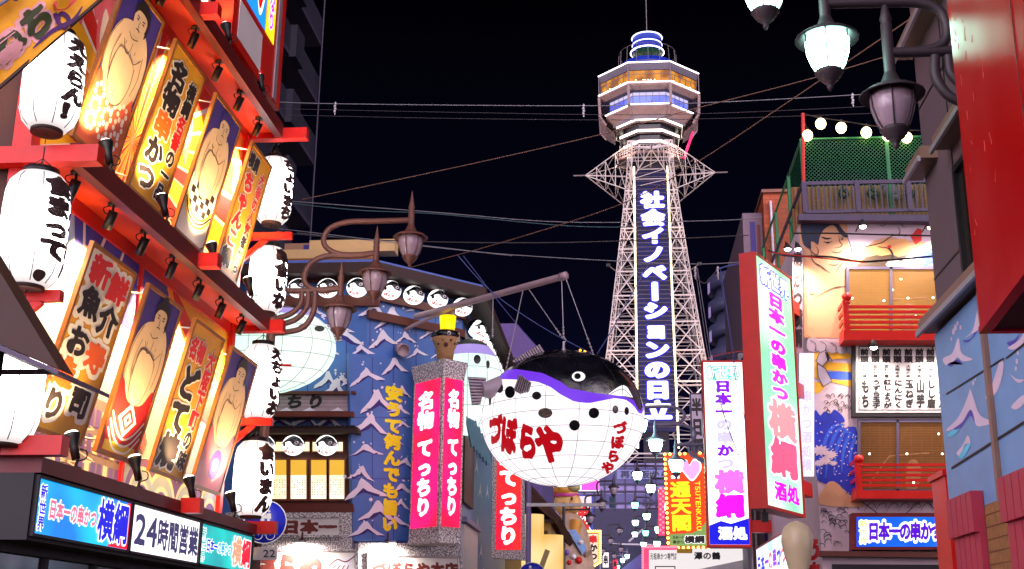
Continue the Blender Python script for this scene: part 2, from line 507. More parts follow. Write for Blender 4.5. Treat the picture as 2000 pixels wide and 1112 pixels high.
# ------------------------------------------------------------------ ground
ASPH = paint("asphalt", "3a3a3c", .75, 0, .3, 1.2, .3)
mb = MB(); mb.box((-400, -120, -0.4), (400, 900, 0), ASPH)
tag(mb.build("ground"), kind="structure")
PAVE = paint("paving_stone", "5c5856", .6, 0, .25, 2, .2)
for x0, x1, y0, y1 in ((-5.9, -4.6, -20, 21), (3.0, 4.0, -20, 24), (-4.4, -3.4, 33, 160), (3.4, 4.4, 26, 160)):
    mb = MB(); mb.box((x0, y0, 0), (x1, y1, .12), PAVE); tag(mb.build("pavement"), kind="structure")

# ------------------------------------------------------------------ left restaurant
def clip01(poly):
    for ax, val, sg in ((0, 0, 1), (0, 1, -1), (1, 0, 1), (1, 1, -1)):
        out = []
        for i in range(len(poly)):
            p, q = poly[i], poly[(i + 1) % len(poly)]
            a, b = sg * (p[ax] - val), sg * (q[ax] - val)
            if a >= 0: out.append(p)
            if (a >= 0) != (b >= 0):
                t = a / (a - b); out.append((p[0] + t * (q[0] - p[0]), p[1] + t * (q[1] - p[1])))
        poly = out
        if len(poly) < 3: return []
    return poly
def wavelet(mb, fr, u, v, r, cols, z, step=.2):
    """nested arcs of a wave crest, r in metres, clipped to the sheet"""
    k = 0; rr = r
    while rr > r * .18:
        pts = [(u + rr / fr.w * math.cos(a), v - rr / fr.h * math.sin(a)) for a in np.linspace(0, math.pi, 22)]
        pts = clip01(pts)
        if pts: shape(mb, fr, pts, cols[k % len(cols)], z + k * .0012)
        rr -= r * step * (1 if k % 2 == 0 else .5); k += 1

LB = thing("restaurant_building", "red timbered restaurant with sunburst and wave murals behind hanging boards", "building", (-9, 16, 0))
PLAST = paint("brown_plaster", "4a2412", .7, 0, .25, 2, .1)
mb = MB(); mb.box((-16, 12.2, 0), (-6.66, 19.62, 15.5), PLAST); mb.build("wall", LB)
# murals
M_Y = paint("mural_yellow", "f2b010", .55, 0, .06, 3); M_R = paint("mural_red", "c81c14", .55, 0, .08, 3)
M_W = paint("mural_cream", "efe2cf", .55, 0, .05, 3); M_O = paint("mural_orange", "e4701c", .55, 0, .08, 3)
M_B = paint("mural_blue", "2c3aa8", .55, 0, .15, 3); M_LB = paint("mural_pale_blue", "9cb8d8", .55, 0, .1, 2)
M_V = paint("mural_violet", "6a5ab0", .55, 0, .1, 2); M_GR = paint("mural_grey", "8a8088", .6, 0, .15, 6)
M_K = paint("mural_pink", "e46a78", .55, 0, .1, 3)
up = Fr((-6.645, 12.25, 10.28), (-6.645, 19.6, 10.28), (-6.645, 19.6, 6.84), (-6.645, 12.25, 6.84))
mb = MB(); panel(mb, up, M_Y)
rg = random.Random(4); a = .1; k = 0
while a < 2 * math.pi - .05:
    w = rg.uniform(.13, .26); cu, cv = .36, .62
    for cc, ww, zz in ((M_W, w, .002), ((M_R, M_O, M_R, M_K)[k % 4], w * .72, .004)):
        pl = clip01([(cu, cv)] + [(cu + 3 * math.cos(a + ww * t) / up.w * 4, cv - 3 * math.sin(a + ww * t) / up.h * 4) for t in (-.5, .5)])
        if pl: shape(mb, up, pl, cc, zz)
    a += w * 1.75; k += 1
for (u, v) in ((.10, .2), (.155, .12), (.2, .34), (.62, .3), (.96, .35)):     # flame petals
    for s in (1, .62):
        shape(mb, up, [(u, v + .2 * s), (u - .035 * s, v + .02), (u - .01, v - .17 * s), (u + .03 * s, v - .02), (u + .02 * s, v + .12 * s)], M_K if s == 1 else M_W, .006 if s == 1 else .008, 5)
for u, v, r in ((.3, 1.0, .55), (.5, 1.0, .7), (.69, .99, .6), (.86, 1.0, .6)):
    wavelet(mb, up, u, v, r, (M_V, M_W), .009)
mb.build("mural", LB)
lo = Fr((-6.645, 12.25, 6.68), (-6.645, 19.6, 6.68), (-6.645, 19.6, 3.36), (-6.645, 12.25, 3.36))
mb = MB(); panel(mb, lo, M_LB)
shape(mb, lo, [(.16, 0), (.62, 0), (.55, .35), (.2, .3)], M_B, .002)
for pts in ([(.3, 0), (.27, .12), (.29, .13), (.24, .3)], [(.38, 0), (.36, .1), (.38, .12), (.34, .28)], [(.46, 0), (.45, .13), (.47, .14), (.43, .3)], [(.2, 0), (.22, .2), (.19, .22), (.21, .4)]):
    stroke(mb, lo, pts, .07, M_W, .004, 0)
shape(mb, lo, [(.6, 0), (1, 0), (1, .42), (.84, .36), (.7, .2)], M_Y, .003, 3)
shape(mb, lo, [(.62, .02), (.72, .1), (.82, .2), (.8, .26), (.68, .16)], M_R, .005, 3)
shape(mb, lo, [(.78, .3), (1, .36), (1, .55), (.8, .5)], M_K, .005, 3)
# printed iron tower and its building
shape(mb, lo, [(.2, .22), (.27, .22), (.36, .98), (.12, .98)], M_GR, .004)
for i in range(12):
    t = i / 12; y = .24 + .72 * t; hw = .03 + .085 * t
    stroke(mb, lo, [(.235 - hw, y), (.235 + hw, y + .055)], .022, M_W, .006, 0); stroke(mb, lo, [(.235 + hw, y), (.235 - hw, y + .055)], .022, M_W, .006, 0)
shape(mb, lo, [(.27, .66), (.46, .66), (.46, 1), (.27, 1)], M_GR, .005)
for i in range(7):
    for j in range(3): panel(mb, lo, M_V if (i + j) % 3 else M_W, .007, None, .28 + .025 * i, .7 + .1 * j, .298 + .025 * i, .77 + .1 * j)
shape(mb, lo, [(.215, .12), (.285, .12), (.285, .72), (.215, .72)], M_W, .008)
col_text(mb, lo, "通天閣", .25, .14, .7, .055, INK, .010, .03)
for u, v in ((.52, .62), (.545, .75), (.5, .82), (.7, .7), (.93, .72)):        # blossoms
    for k in range(5):
        aa = 1.256 * k; disc(mb, lo, u + .011 * math.cos(aa), v + .024 * math.sin(aa), .009, .02, M_K, .007 + k * .0003, 10)
shape(mb, lo, [(.485, .38), (.515, .36), (.53, .5), (.52, .66), (.495, .62), (.48, .5)], M_R, .007, 4); disc(mb, lo, .502, .40, .016, .035, M_W, .009)
for u, v, r in ((.04, .98, .7), (.14, 1.02, .62), (.56, 1.0, .62), (.66, 1.02, .75), (.8, 1.0, .62), (.95, 1.0, .75), (.72, .84, .5), (.9, .82, .45), (.04, .6, .4)):
    wavelet(mb, lo, u, v, r, (M_V, M_W, M_LB, M_W), .010 + .001 * (r > .65))
mb.build("mural", LB)

# eaves, posts and stub beams
SOFF = paint('lit_red_soffit', 'ee4208', .4, 0, .12, 1.5, .05)  # the red paint turned orange in its colour to look strongly lit
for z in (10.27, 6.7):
    mb = MB(); mb.box((-6.66, 12.15, z + .03), (-6.1, 19.66, z + .17), SOFF); mb.box((-6.12, 12.1, z - .06), (-5.99, 19.7, z + .2), DRED)  # outer fascia in darker red: its unlit look is put into the colour
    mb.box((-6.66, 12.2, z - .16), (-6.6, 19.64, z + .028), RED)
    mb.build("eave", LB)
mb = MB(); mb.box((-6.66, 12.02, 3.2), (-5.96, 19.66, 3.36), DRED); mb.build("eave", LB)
mb = MB(); mb.box((-6.8, 12.1, 3.36), (-6.58, 12.3, 15.6), RED); mb.build("post", LB)
mb = MB(); mb.box((-6.66, 15.55, 3.36), (-6.6, 15.63, 6.54), RED); mb.build("post", LB)
mb = MB(); mb.box((-6.66, 19.5, 3.36), (-6.56, 19.64, 10.2), RED); mb.build("post", LB)
for y, z, x1, x0 in ((12.05, 6.62, -5.72, -7.6), (11.95, 3.36, -5.7, -7.6), (19.75, 10.2, -5.55, -6.6), (19.75, 6.63, -5.75, -6.6), (19.75, 3.22, -5.66, -6.6),
                     (16.1, 6.66, -5.7, -6.0), (15.3, 10.22, -5.72, -6.0), (16.2, 3.2, -5.7, -5.97)):
    mb = MB(); mb.box((x0, y - .09, z), (x1, y + .09, z + .2), RED); mb.build("beam", LB)
for y, z, x1 in ((19.78, 8.32, -5.72), (19.78, 5.02, -5.85), (12.0, 5.02, -5.95)):     # lantern brackets
    mb = MB(); mb.box((-6.62, y - .05, z), (x1, y + .05, z + .12), RED)
    mb.beam((-6.6, y, z - .36), (-6.18, y, z + .01), .07, .09, RED); mb.build("bracket", LB)
# shopfront below the lightboxes
mb = MB()
mb.box((-6.64, 12.0, 2.52), (-6.02, 19.6, 3.198), DGREY)
for y in (12.02, 13.3, 14.6, 15.9, 17.2, 18.5, 19.5): mb.box((-6.5, y, 0), (-6.42, y + .09, 2.5), BLACK)
mb.box((-6.5, 12.0, 2.42), (-6.38, 19.6, 2.518), BLACK)
mb.build("shopfront", LB)
GLASSD = paint("dark_glass", "241a14", .12, 0, .3, 2, 0, .8)
mb = MB(); mb.box((-6.5, 12.1, .1), (-6.46, 19.5, 2.42), GLASSD); mb.build("window", LB)
# storey above the top eave
WLIT = paint("white_panel", "e9e0dc", .45, 0, .05, 2)
mb = MB(); mb.box((-6.66, 12.2, 10.5), (-6.6, 17.2, 15.5), WLIT); mb.build("panel", LB)

# ---- lightboxes over the shopfront
G_CYAN = glow("cyan_sheet", "12c0f0", 1.15, True, "1878f0", .8); G_WH = glow("white_sheet", "fbf6ff", 1.5)
G_TEAL = glow("teal_sheet", "10c8c0", 1.1, True, "20a0a8", 1.2); G_PINK = glow("pink_letter", "ff6a8a", 1.1, False)
G_BLUEL = glow("blue_letter", "1018d8", 1.0, False); G_WHL = glow("white_letter", "ffffff", 1.35, False)
G_MAG = glow("magenta_letter", "ee10e0", 1.05, False); G_REDL = glow("red_letter", "f01238", 1.0, False)
G_DKV = glow("violet_grey_letter", "3c3a6c", .8, False)
def lightbox(px0, px1, sheet, label):
    y0, y1 = aX(px0, 985, -6.0)[1], aX(px1, 1050, -6.0)[1]
    t = thing("lightbox_sign", label, "lightbox sign", (-6.0, (y0 + y1) / 2, 2.55), "lightboxes over the red restaurant's shopfront")
    fr = Fr((-6.0, y0, 3.18), (-6.0, y1, 3.18), (-6.0, y1, 2.56), (-6.0, y0, 2.56))
    m = MB(); frame_bars(m, fr, DGREY, .03, -.02, .03); m.build("frame", t)
    m = MB(); panel(m, fr, sheet, 0, .018, .02, .05, .98, .95); m.build("panel", t)
    return t, fr
t, fr = lightbox(66, 253, G_CYAN, "bright blue lightbox with pink and blue lettering at the near end of the shopfront")
m = MB(); shape(m, fr, [(.93, .06), (.978, .06), (.978, .94), (.75, .94), (.86, .55)], G_REDL, .004, 0)
col_text(m, fr, "新世界", .07, .12, .9, .06, G_BLUEL, .006, .03, 0, .02, G_WHL, .1)
row_text(m, fr, "日本一の串かつ", .13, .6, .5, .34, G_PINK, .006, .045, 0, .0, G_WHL, .11)
row_text(m, fr, "横綱", .61, .96, .48, .78, G_BLUEL, .010, .03, 0, .0, G_WHL, .075); m.build("lettering", t)
t, fr = lightbox(256, 391, G_WH, "white lightbox with dark 24 hour lettering between two coloured lightboxes")
m = MB(); row_text(m, fr, "24時間営業", .06, .96, .5, .66, G_DKV, .006, .035, .01, .0)
m.build("lettering", t)
t, fr = lightbox(393, 494, G_TEAL, "teal lightbox with orange lettering at the far end of the shopfront")
m = MB(); col_text(m, fr, "新世界", .08, .12, .9, .08, G_TEAL, .006, .02, 0, .02, G_WHL, .1)
row_text(m, fr, "日本一の串かつ", .13, .58, .5, .3, [G_BLUEL, G_BLUEL, G_BLUEL, G_CYAN, G_CYAN, G_CYAN, G_CYAN], .006, .04, 0, .0, G_WHL, .11)
row_text(m, fr, "横綱", .59, .96, .5, .72, [glow("salmon_letter", "ff9a7a", 1.1, False), G_REDL], .010, .035, 0, .0, G_WHL, .08); m.build("lettering", t)

# ---- leaning boards
M_CO = paint('mural_coral', 'd8603c', .55, 0, .1, 3)
def sumo(mb, fr, kind):
    z = .004
    panel(mb, fr, PURP, z, None, .0, .0, 1, .62)
    low = {'red': M_R, 'check': M_W, 'gold': M_CO, 'fade': M_K}[kind]
    panel(mb, fr, {'red': M_R, 'fade': M_K, 'gold': M_CO}.get(kind, PURP), z, None, 0, .62, 1, 1)
    z += .002
    shape(mb, fr, [(.36, .17), (.16, .22), (.04, .34), (.03, .5), (.12, .62), (.2, .66), (.5, .7), (.8, .66), (.93, .6), (.98, .45), (.95, .3), (.82, .2), (.64, .16)], SKIN, z, 6)
    # apron
    z += .002
    shape(mb, fr, [(.06, .56), (.3, .66), (.5, .69), (.75, .66), (.94, .56), (.97, .8), (.93, .995), (.06, .995), (.03, .8)], low, z, 5)
    z += .002
    if kind == 'red':
        for s, c in ((.17, M_W), (.12, M_R), (.07, M_W), (.035, M_R)):
            shape(mb, fr, [(.5, .78 - s * .62), (.5 + s * 1.5, .78), (.5, .78 + s * .62), (.5 - s * 1.5, .78)], c, z); z += .001
        for k in range(3): stroke(mb, fr, [(.06, .76 + .05 * k), (.3, .86 + .05 * k), (.52, .9 + .04 * k), (.74, .86 + .05 * k), (.95, .76 + .05 * k)], .03, M_W, z + .001)
        panel(mb, fr, YEL, z, None, .08, .93, .92, .99)
    elif kind == 'check':
        for i in range(6):
            for j in range(4):
                if (i + j) % 2: shape(mb, fr, [(.12 + .13 * i, .6 + .05 * j), (.25 + .13 * i, .6 + .05 * j), (.25 + .13 * i, .65 + .05 * j), (.12 + .13 * i, .65 + .05 * j)], INK, z)
        for k, c in enumerate((YEL, INK, YEL)): stroke(mb, fr, [(.04, .72 + .03 * k), (.25, .81 + .03 * k), (.5, .84 + .03 * k), (.75, .81 + .03 * k), (.96, .72 + .03 * k)], .04, c, z + .002)
    elif kind == 'gold':
        for i in range(3):
            for j in range(3):
                u, v = .2 + .3 * i, .68 + .09 * j
                for k in range(7):
                    a_ = .9 * k; disc(mb, fr, u + .1 * math.cos(a_), v + .045 * math.sin(a_), .035, .017, M_W, z + k * .0002, 10)
    else:
        disc(mb, fr, .55, .82, .2, .11, PURP, z); disc(mb, fr, .55, .82, .08, .045, M_W, z + .001)
    z += .004
    # belly and chest, drawn lines
    shape(mb, fr, [(.3, .36), (.24, .48), (.27, .6), (.42, .68), (.6, .66), (.72, .58), (.74, .46), (.64, .38)], SKIN, z, 6)
    z += .002
    L = [[(.3, .34), (.22, .44), (.24, .58), (.36, .67), (.52, .69), (.66, .64), (.74, .52), (.72, .4)], [(.3, .3), (.42, .36), (.5, .34), (.52, .28)],
         [(.52, .34), (.66, .38), (.8, .32)], [(.22, .3), (.16, .42), (.2, .54)], [(.82, .3), (.86, .44), (.8, .56)], [(.44, .6), (.47, .63), (.45, .65)],
         [(.36, .24), (.46, .26), (.6, .24)], [(.16, .22), (.04, .34), (.03, .5), (.12, .62)], [(.82, .2), (.95, .3), (.98, .45), (.93, .6)], [(.36, .3), (.37, .31), (.36, .32)], [(.62, .31), (.63, .32), (.62, .33)]]
    for l in L: stroke(mb, fr, l, .011, INK, z, 5)
    # head, hair
    HS0 = lambda L: [(.52 + (u - .5) * 1.22, .2 + (v - .2) * 1.16) for u, v in L]
    shape(mb, fr, HS0([(.38, .1), (.37, .16), (.42, .21), (.5, .225), (.58, .21), (.63, .16), (.62, .1), (.5, .07)]), SKIN, z, 5)
    HS = lambda L: [(.52 + (u - .5) * 1.22, .2 + (v - .2) * 1.16) for u, v in L]
    hair = [(.36, .13), (.35, .08), (.42, .05), (.46, .02), (.54, .02), (.57, .05), (.66, .08), (.68, .16), (.64, .2), (.63, .12), (.56, .095), (.44, .095), (.39, .11)]
    shape(mb, fr, HS(hair), INK if kind != 'check' else PURP, z + .002, 4)
    for l, w in (([(.41, .125), (.47, .13)], .014), ([(.53, .13), (.59, .125)], .014), ([(.42, .142), (.46, .143)], .016), ([(.54, .143), (.58, .142)], .016), ([(.5, .14), (.485, .17), (.51, .172)], .01), ([(.46, .192), (.5, .187), (.54, .192)], .013)):
        stroke(mb, fr, HS(l), w, INK, z + .002, 3)

BOARDG = "wood framed boards leaning out from the red restaurant"
def board(y0, y1, zt, zb, label):
    t = thing("signboard", label, "signboard", (-6.3, (y0 + y1) / 2, zb), BOARDG)
    fr = Fr((-6.02, y0, zt), (-6.02, y1, zt), (-6.5, y1, zb), (-6.5, y0, zb))
    m = MB(); frame_bars(m, fr, GOLDW, .05, -.035, .02); m.build("frame", t)
    for u, v in ((.08, .06), (.92, .06), (.08, .93), (.92, .93)):
        m = MB(); p = fr.p(u, v, -.03); m.tube([p, (-6.66, p[1] + (-.25 if u < .5 else .25), p[2])], .012, STEEL, 6); m.build("stay", t)
    i = fr.sub(.036, .02, .964, .98)
    return t, i
GB = paint("sign_gold", "cf9320", .5, 0, .12, 2.5)
def gold(i, t):
    m = MB(); panel(m, i, GB, 0, .03); m.build("panel", t)
WB = paint("letter_edge", "efe6d8", .5, 0, .04, 5)
UZ, UB, LZ, LBZ = 9.48, 7.32, 5.95, 3.78
for y0, y1, zt, zb, kind, label in ((12.84, 14.08, UZ, UB, 'gold', "sumo wrestler board with white rope rings on a coral apron, in the upper row"),
                                    (16.24, 17.5, UZ, UB, 'check', "sumo wrestler board with black and white chequered apron in the upper row"),
                                    (14.43, 15.67, LZ, LBZ, 'red', "sumo wrestler board with nested diamonds on red apron in the lower row"),
                                    (17.89, 19.25, LZ, LBZ, 'fade', "sumo wrestler board with round crest on a pink apron in the lower row")):
    t, i = board(y0, y1, zt, zb, label)
    m = MB(); panel(m, i, PURP, 0, .03); sumo(m, i, kind); m.build("picture", t)
t, i = board(14.53, 15.74, UZ, UB, "gold board reading meibutsu kushikatsu in black and orange, upper row between two wrestlers"); gold(i, t)
m = MB(); col_text(m, i, "名物串かつ", .34, .06, .96, .5, [INK, INK, ORANGE_INK, INK, INK], .004, .055, .018, .0, WB, .115)
col_text(m, i, "横綱名番の一品", .8, .1, .95, .26, [INK, INK, RINK, RINK, INK, INK, INK], .004, .05, .01, .0, WB, .12); m.build("lettering", t)
t, i = board(18.1, 19.25, UZ, UB, "gold board with red chanko hotpot lettering in the upper row"); gold(i, t)
m = MB(); row_text(m, i, "横綱", .04, .52, .1, .13, INK, .004, .05, 0, .02, WB, .11)
col_text(m, i, "ちゃんこ鍋", .3, .19, .96, .44, [RINK, RINK, RINK, RINK, INK], .006, .06, .015, .0, WB, .12)
col_text(m, i, "大番の人気者から", .8, .1, .95, .24, [RINK, RINK, RINK, RINK, RINK, INK, INK, INK], .004, .05, .01, .0, WB, .12); m.build("lettering", t)
t, i = board(12.72, 14.02, LZ, LBZ, "gold board with red and black fresh seafood sushi lettering in the lower row"); gold(i, t)
m = MB()
for ch, u, v, c in (("新", .3, .1, RINK), ("鮮", .75, .13, RINK), ("魚", .3, .28, INK), ("介", .76, .32, INK), ("お", .3, .5, INK), ("寿", .74, .54, ORANGE_INK), ("造", .24, .68, ORANGE_INK), ("司", .72, .8, INK), ("り", .24, .86, INK)):
    put(m, i, ch, u - .26, v - .1, u + .26, v + .1, WB, .004, .12); put(m, i, ch, u - .22, v - .085, u + .22, v + .085, c, .009, .05, .012)
m.build("lettering", t)
t, i = board(16.2, 17.5, LZ, LBZ, "gold board with large black doteyaki lettering in the lower row"); gold(i, t)
m = MB(); row_text(m, i, "名物", .05, .56, .16, .15, RINK, .004, .06, .015, .0, WB, .12)
col_text(m, i, "どて焼", .34, .27, .97, .56, INK, .006, .06, .015, .0, WB, .115)
col_text(m, i, "大阪下町の味", .82, .1, .95, .27, [RINK, RINK, RINK, RINK, INK, INK], .004, .05, .01, .0, WB, .11); m.build("lettering", t)

# ---- paper lanterns
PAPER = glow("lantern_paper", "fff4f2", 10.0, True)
_nt = PAPER.node_tree; _b = _nt.nodes["Principled BSDF"]                 # ramp paints an inner lamp's falloff into the glow: bright middle, dimmer ends
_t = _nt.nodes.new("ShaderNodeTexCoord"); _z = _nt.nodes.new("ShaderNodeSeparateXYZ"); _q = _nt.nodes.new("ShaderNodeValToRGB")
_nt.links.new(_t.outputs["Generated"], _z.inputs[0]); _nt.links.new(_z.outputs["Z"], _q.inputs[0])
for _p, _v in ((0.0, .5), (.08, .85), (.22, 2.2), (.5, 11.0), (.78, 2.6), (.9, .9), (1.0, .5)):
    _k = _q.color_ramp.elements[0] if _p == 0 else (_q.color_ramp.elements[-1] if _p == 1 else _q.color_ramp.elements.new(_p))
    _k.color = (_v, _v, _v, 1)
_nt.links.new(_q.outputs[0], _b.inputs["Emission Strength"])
RIBL = paint("lantern_seam", "4a3840", .6)
def lantern(x, y, zt, h, r, texts, label, phi0, dphi):
    t = thing("paper_lantern", label, "lantern", (x, y, zt - h), "white paper lanterns of the red restaurant")
    c = A(x, y, zt - h)
    prof = [(r * .50, .02), (r * .62, .03), (r * .86, .10 * h), (r * .97, .2 * h), (r, .34 * h), (r, .66 * h), (r * .98, .8 * h), (r * .9, .89 * h), (r * .66, .965 * h), (r * .52, .975 * h)]
    fine = []
    for i in range(len(prof) - 1):
        for k in range(4): fine.append(tuple(A(*prof[i]) * (1 - k / 4) + A(*prof[i + 1]) * k / 4))
    fine.append(prof[-1])
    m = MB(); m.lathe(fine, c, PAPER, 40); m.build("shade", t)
    m = MB(); m.lathe([(r * .45, -.02), (r * .53, -.02), (r * .53, .05), (r * .45, .05)], c, DWOOD, 28)
    m.lathe([(0, -.018), (r * .45, -.018)], c, DWOOD, 28); m.build("base_ring", t)
    m = MB(); m.lathe([(r * .46, h * .96), (r * .55, h * .96), (r * .55, h + .03), (r * .46, h + .03), (r * .46, h * .96)], c, BLACK, 28); m.build("top_ring", t)
    f = unit((EYE - c) * A(1, 1, 0)); g = A(-f[1], f[0], 0); g = g if g.dot(CR) > 0 else -g
    zs = [q[1] for q in prof]; rs = [q[0] for q in prof]
    def onto(phi, v, z):
        zz = h * (1 - v); rr = np.interp(zz, zs, rs) + z
        return c + A(0, 0, 1) * zz[:, None] + rr[:, None] * (np.cos(phi)[:, None] * f + np.sin(phi)[:, None] * g)
    m = MB()
    for k in range(8):
        ph = phi0 - .62 + k * math.pi / 4; vv = np.linspace(.03, .97, 24)
        P = onto(np.full(24, ph), vv, .002); m.tube(P, .0055, RIBL, 5, False)
    m.build("seam", t)
    m = MB()
    for s, off, wd, v0, v1, mat, bold in texts:
        mp = lambda uv, z, off=off, wd=wd: onto(phi0 + off + (uv[:, 0] - .5) * wd, uv[:, 1], z)
        n = len(s); hh = (v1 - v0) / n
        for i, ch in enumerate(s):
            put(m, mp, ch, 0, v0 + hh * i, 1, v0 + hh * (i + 1), mat, .010, bold, .012, run=2)
    m.build("lettering", t)
    m = MB()
    for k in range(4):
        aa = math.pi / 2 * k + .4; m.tube([c + A(r * .5 * math.cos(aa), r * .5 * math.sin(aa), h + .02), c + A(0, 0, h + .16)], .006, BLACK, 5)
    m.tube([c + A(0, 0, h + .16), c + A(0, 0, h + .3)], .008, BLACK, 6)
    m.build("hanging_chain", t)
    m = MB(); m.tube([c + A(0, 0, -.02), c + A(0, 0, -.14)], .006, BLACK, 5); m.build("tail_cord", t)
    return t
DKR = paint("lantern_ink", "2a080c", .6)
NAVYI = paint("lantern_purple_ink", "3a2c78", .6)
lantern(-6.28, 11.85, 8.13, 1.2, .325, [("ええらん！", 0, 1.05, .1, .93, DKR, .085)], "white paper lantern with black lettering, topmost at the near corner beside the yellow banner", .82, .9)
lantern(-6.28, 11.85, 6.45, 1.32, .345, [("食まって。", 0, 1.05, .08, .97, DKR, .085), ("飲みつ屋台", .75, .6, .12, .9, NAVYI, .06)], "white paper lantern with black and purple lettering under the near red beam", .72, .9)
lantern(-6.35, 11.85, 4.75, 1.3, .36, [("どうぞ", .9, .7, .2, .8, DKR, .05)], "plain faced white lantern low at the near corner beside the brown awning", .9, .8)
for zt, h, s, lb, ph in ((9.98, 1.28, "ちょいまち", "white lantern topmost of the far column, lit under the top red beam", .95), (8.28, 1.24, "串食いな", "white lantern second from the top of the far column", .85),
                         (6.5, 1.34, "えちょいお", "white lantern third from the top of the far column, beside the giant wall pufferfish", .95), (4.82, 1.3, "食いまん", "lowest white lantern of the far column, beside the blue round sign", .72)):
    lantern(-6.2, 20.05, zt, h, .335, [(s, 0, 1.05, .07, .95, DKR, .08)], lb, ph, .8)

# ---- black spotlights under the eaves and floodlights on the ledges
def can_spot(y, z, label):
    t = thing("spotlight", label, "spotlight", (-6.22, y, z - .32), "black cylinder spotlights under the red eaves")
    m = MB(); m.lathe([(0, 0), (.07, 0), (.07, .03), (0, .03)], (-6.22, y, z), BLACK, 16); m.tube([(-6.22, y, z), (-6.22, y, z - .1)], .016, BLACK, 8)
    m.tube(smooth_poly([(-6.26, y, z), (-6.3, y - .09, z - .06), (-6.27, y - .1, z - .13), (-6.23, y - .02, z - .12)], 5, False), .007, BLACK, 5); m.build("mount", t)
    a_ = unit(A(-.45, .25, -1)); p = A(-6.2, y - .02, z - .08)
    m = MB(); m.lathe([(0, 0), (.058, 0), (.058, .24), (.048, .24), (.048, .22), (0, .22)], p, BLACK, 18, a_); m.build("can", t)
    m = MB(); m.lathe([(0, .225), (.045, .225)], p, LENS, 14, a_); m.build("lens", t)
    return t, p + a_ * .26
LENS = glow("lamp_lens", "fff2e0", 14, False)
FLOODL = glow("flood_lens", "fff4ea", 9, False)
NTH = ("nearest", "second", "third", "fourth", "fifth", "sixth", "farthest")
n0 = None
for row, (z, pxs) in enumerate(((10.27, ((320, -5), (383, 50), (430, 108), (472, 163), (508, 212), (541, 258))), (6.7, ((150, 335), (222, 400), (284, 452), (340, 500), (392, 548), (436, 576), (476, 608))))):
    for k, (px, py) in enumerate(pxs):
        y = aZ(px, py, z)[1]; y = aX(px, py, -6.22)[1]
        lb = "black spotlight under the %s red eave, %s along it" % (("top", "middle")[row], (NTH if row else ("nearest", "second", "third", "fourth", "fifth", "farthest"))[k])
        if n0 is None: t, q = can_spot(y, z, lb); n0 = t; off = (q - A(*t.location))
        else: t = dup(n0, (-6.22, y, z - .32), lb)
        q = A(*t.location) + off
        spot("beam_light", q, q + A(-.42, .1, -1), (800, 420)[row], "ffc070", t, 95, .8, .04)
def flood(x, y, z, label, pos=None):
    t = thing("floodlight", label, "floodlight", (x, y, z), "black floodlights on the red ledges")
    m = MB(); m.box((x - .05, y - .05, z), (x + .05, y + .05, z + .02), BLACK); m.tube([(x, y, z), (x + .02, y, z + .1)], .018, BLACK, 8)
    m.tube(smooth_poly([(x + .02, y, z + .08), (x + .09, y + .05, z + .12), (x + .08, y + .06, z + .2), (x + .02, y + .02, z + .22)], 5, False), .008, BLACK, 5); m.build("stand", t)
    a_ = unit(A(-.32, .05, 1)); p = A(x, y, z + .1)
    m = MB(); m.lathe([(0, 0), (.045, 0), (.05, .14), (.06, .19), (.085, .26), (.092, .3), (.085, .3), (.078, .28)], p, BLACK, 18, a_); m.build("body", t)
    m = MB(); m.lathe([(.088, .302), (.06, .325), (0, .335)], p, FLOODL, 18, a_); m.build("lens", t)
    return t, p + a_ * .36
n0 = None
for k, (px, py, z) in enumerate(((145, 930, 3.37), (268, 967, 3.37), (376, 985, 3.37), (456, 1018, 3.37), (212, 345, 6.9), (322, 443, 6.9), (420, 520, 6.9), (489, 602, 6.9), (447, 95, 10.48), (512, 198, 10.48))):
    x = -6.04; y = aX(px, py, x)[1]
    lb = "black floodlight with glowing lens on the %s red ledge, %s" % (("lowest", "middle", "top")[(k > 3) + (k > 7)], ("nearest of four", "second of four", "third of four", "farthest of four", "nearest of four", "second of four", "third of four", "farthest of four", "beside the vertical sign", "at the far end")[k])
    if n0 is None: t, q = flood(x, y, z, lb); n0 = t; off = (q - A(*t.location))
    else: t = dup(n0, (x, y, z), lb)
    q = A(*t.location) + off
    spot("beam_light", q, q + A(-.2, .08, 1), (120, 150, 80)[(k > 3) + (k > 7)], "ffd498", t, 110, .7, .07)

# ---- vertical blue and red sign above the top eave
t = thing("blade_sign", "tall red and blue lightbox with yellow strip above the top red eave", "sign", (-6.2, 18.4, 10.5))
ya, yb = 16.9, 19.7
fr = Fr((-6.1, ya, 16), (-6.1, yb, 16), (-6.1, yb, 10.75), (-6.1, ya, 10.75))
m = MB(); panel(m, fr, RED, 0, .3); m.build("box", t)
G_B = glow("blue_sheet", "2090f0", 1.1); G_Y = glow("yellow_sheet", "ffd020", 1.25); G_R = glow("red_sheet", "f01410", 1.0)
vb = (16 - 11.75) / 5.25
m = MB(); panel(m, fr, G_B, .01, .008, .12, .03, .58, vb); m.build("panel", t)
m = MB(); panel(m, fr, G_Y, .01, .008, .6, .03, .78, vb); m.build("panel", t)
m = MB(); panel(m, fr, WLIT, .01, .008, .1, vb + .03, .55, .97); panel(m, fr, STEEL, .02, .02, .84, .1, .9, .99); m.build("panel", t)
m = MB()
drop = [(.2, .45), (.34, .38), (.5, .46), (.54, .6), (.5, .72), (.44, .77), (.36, .7), (.24, .66), (.17, .56)]
shape(m, fr, [(u + (u - .35) * .15, v + (v - .58) * .1) for u, v in drop], G_WHL, .014, 5); shape(m, fr, drop, G_R, .018, 5)
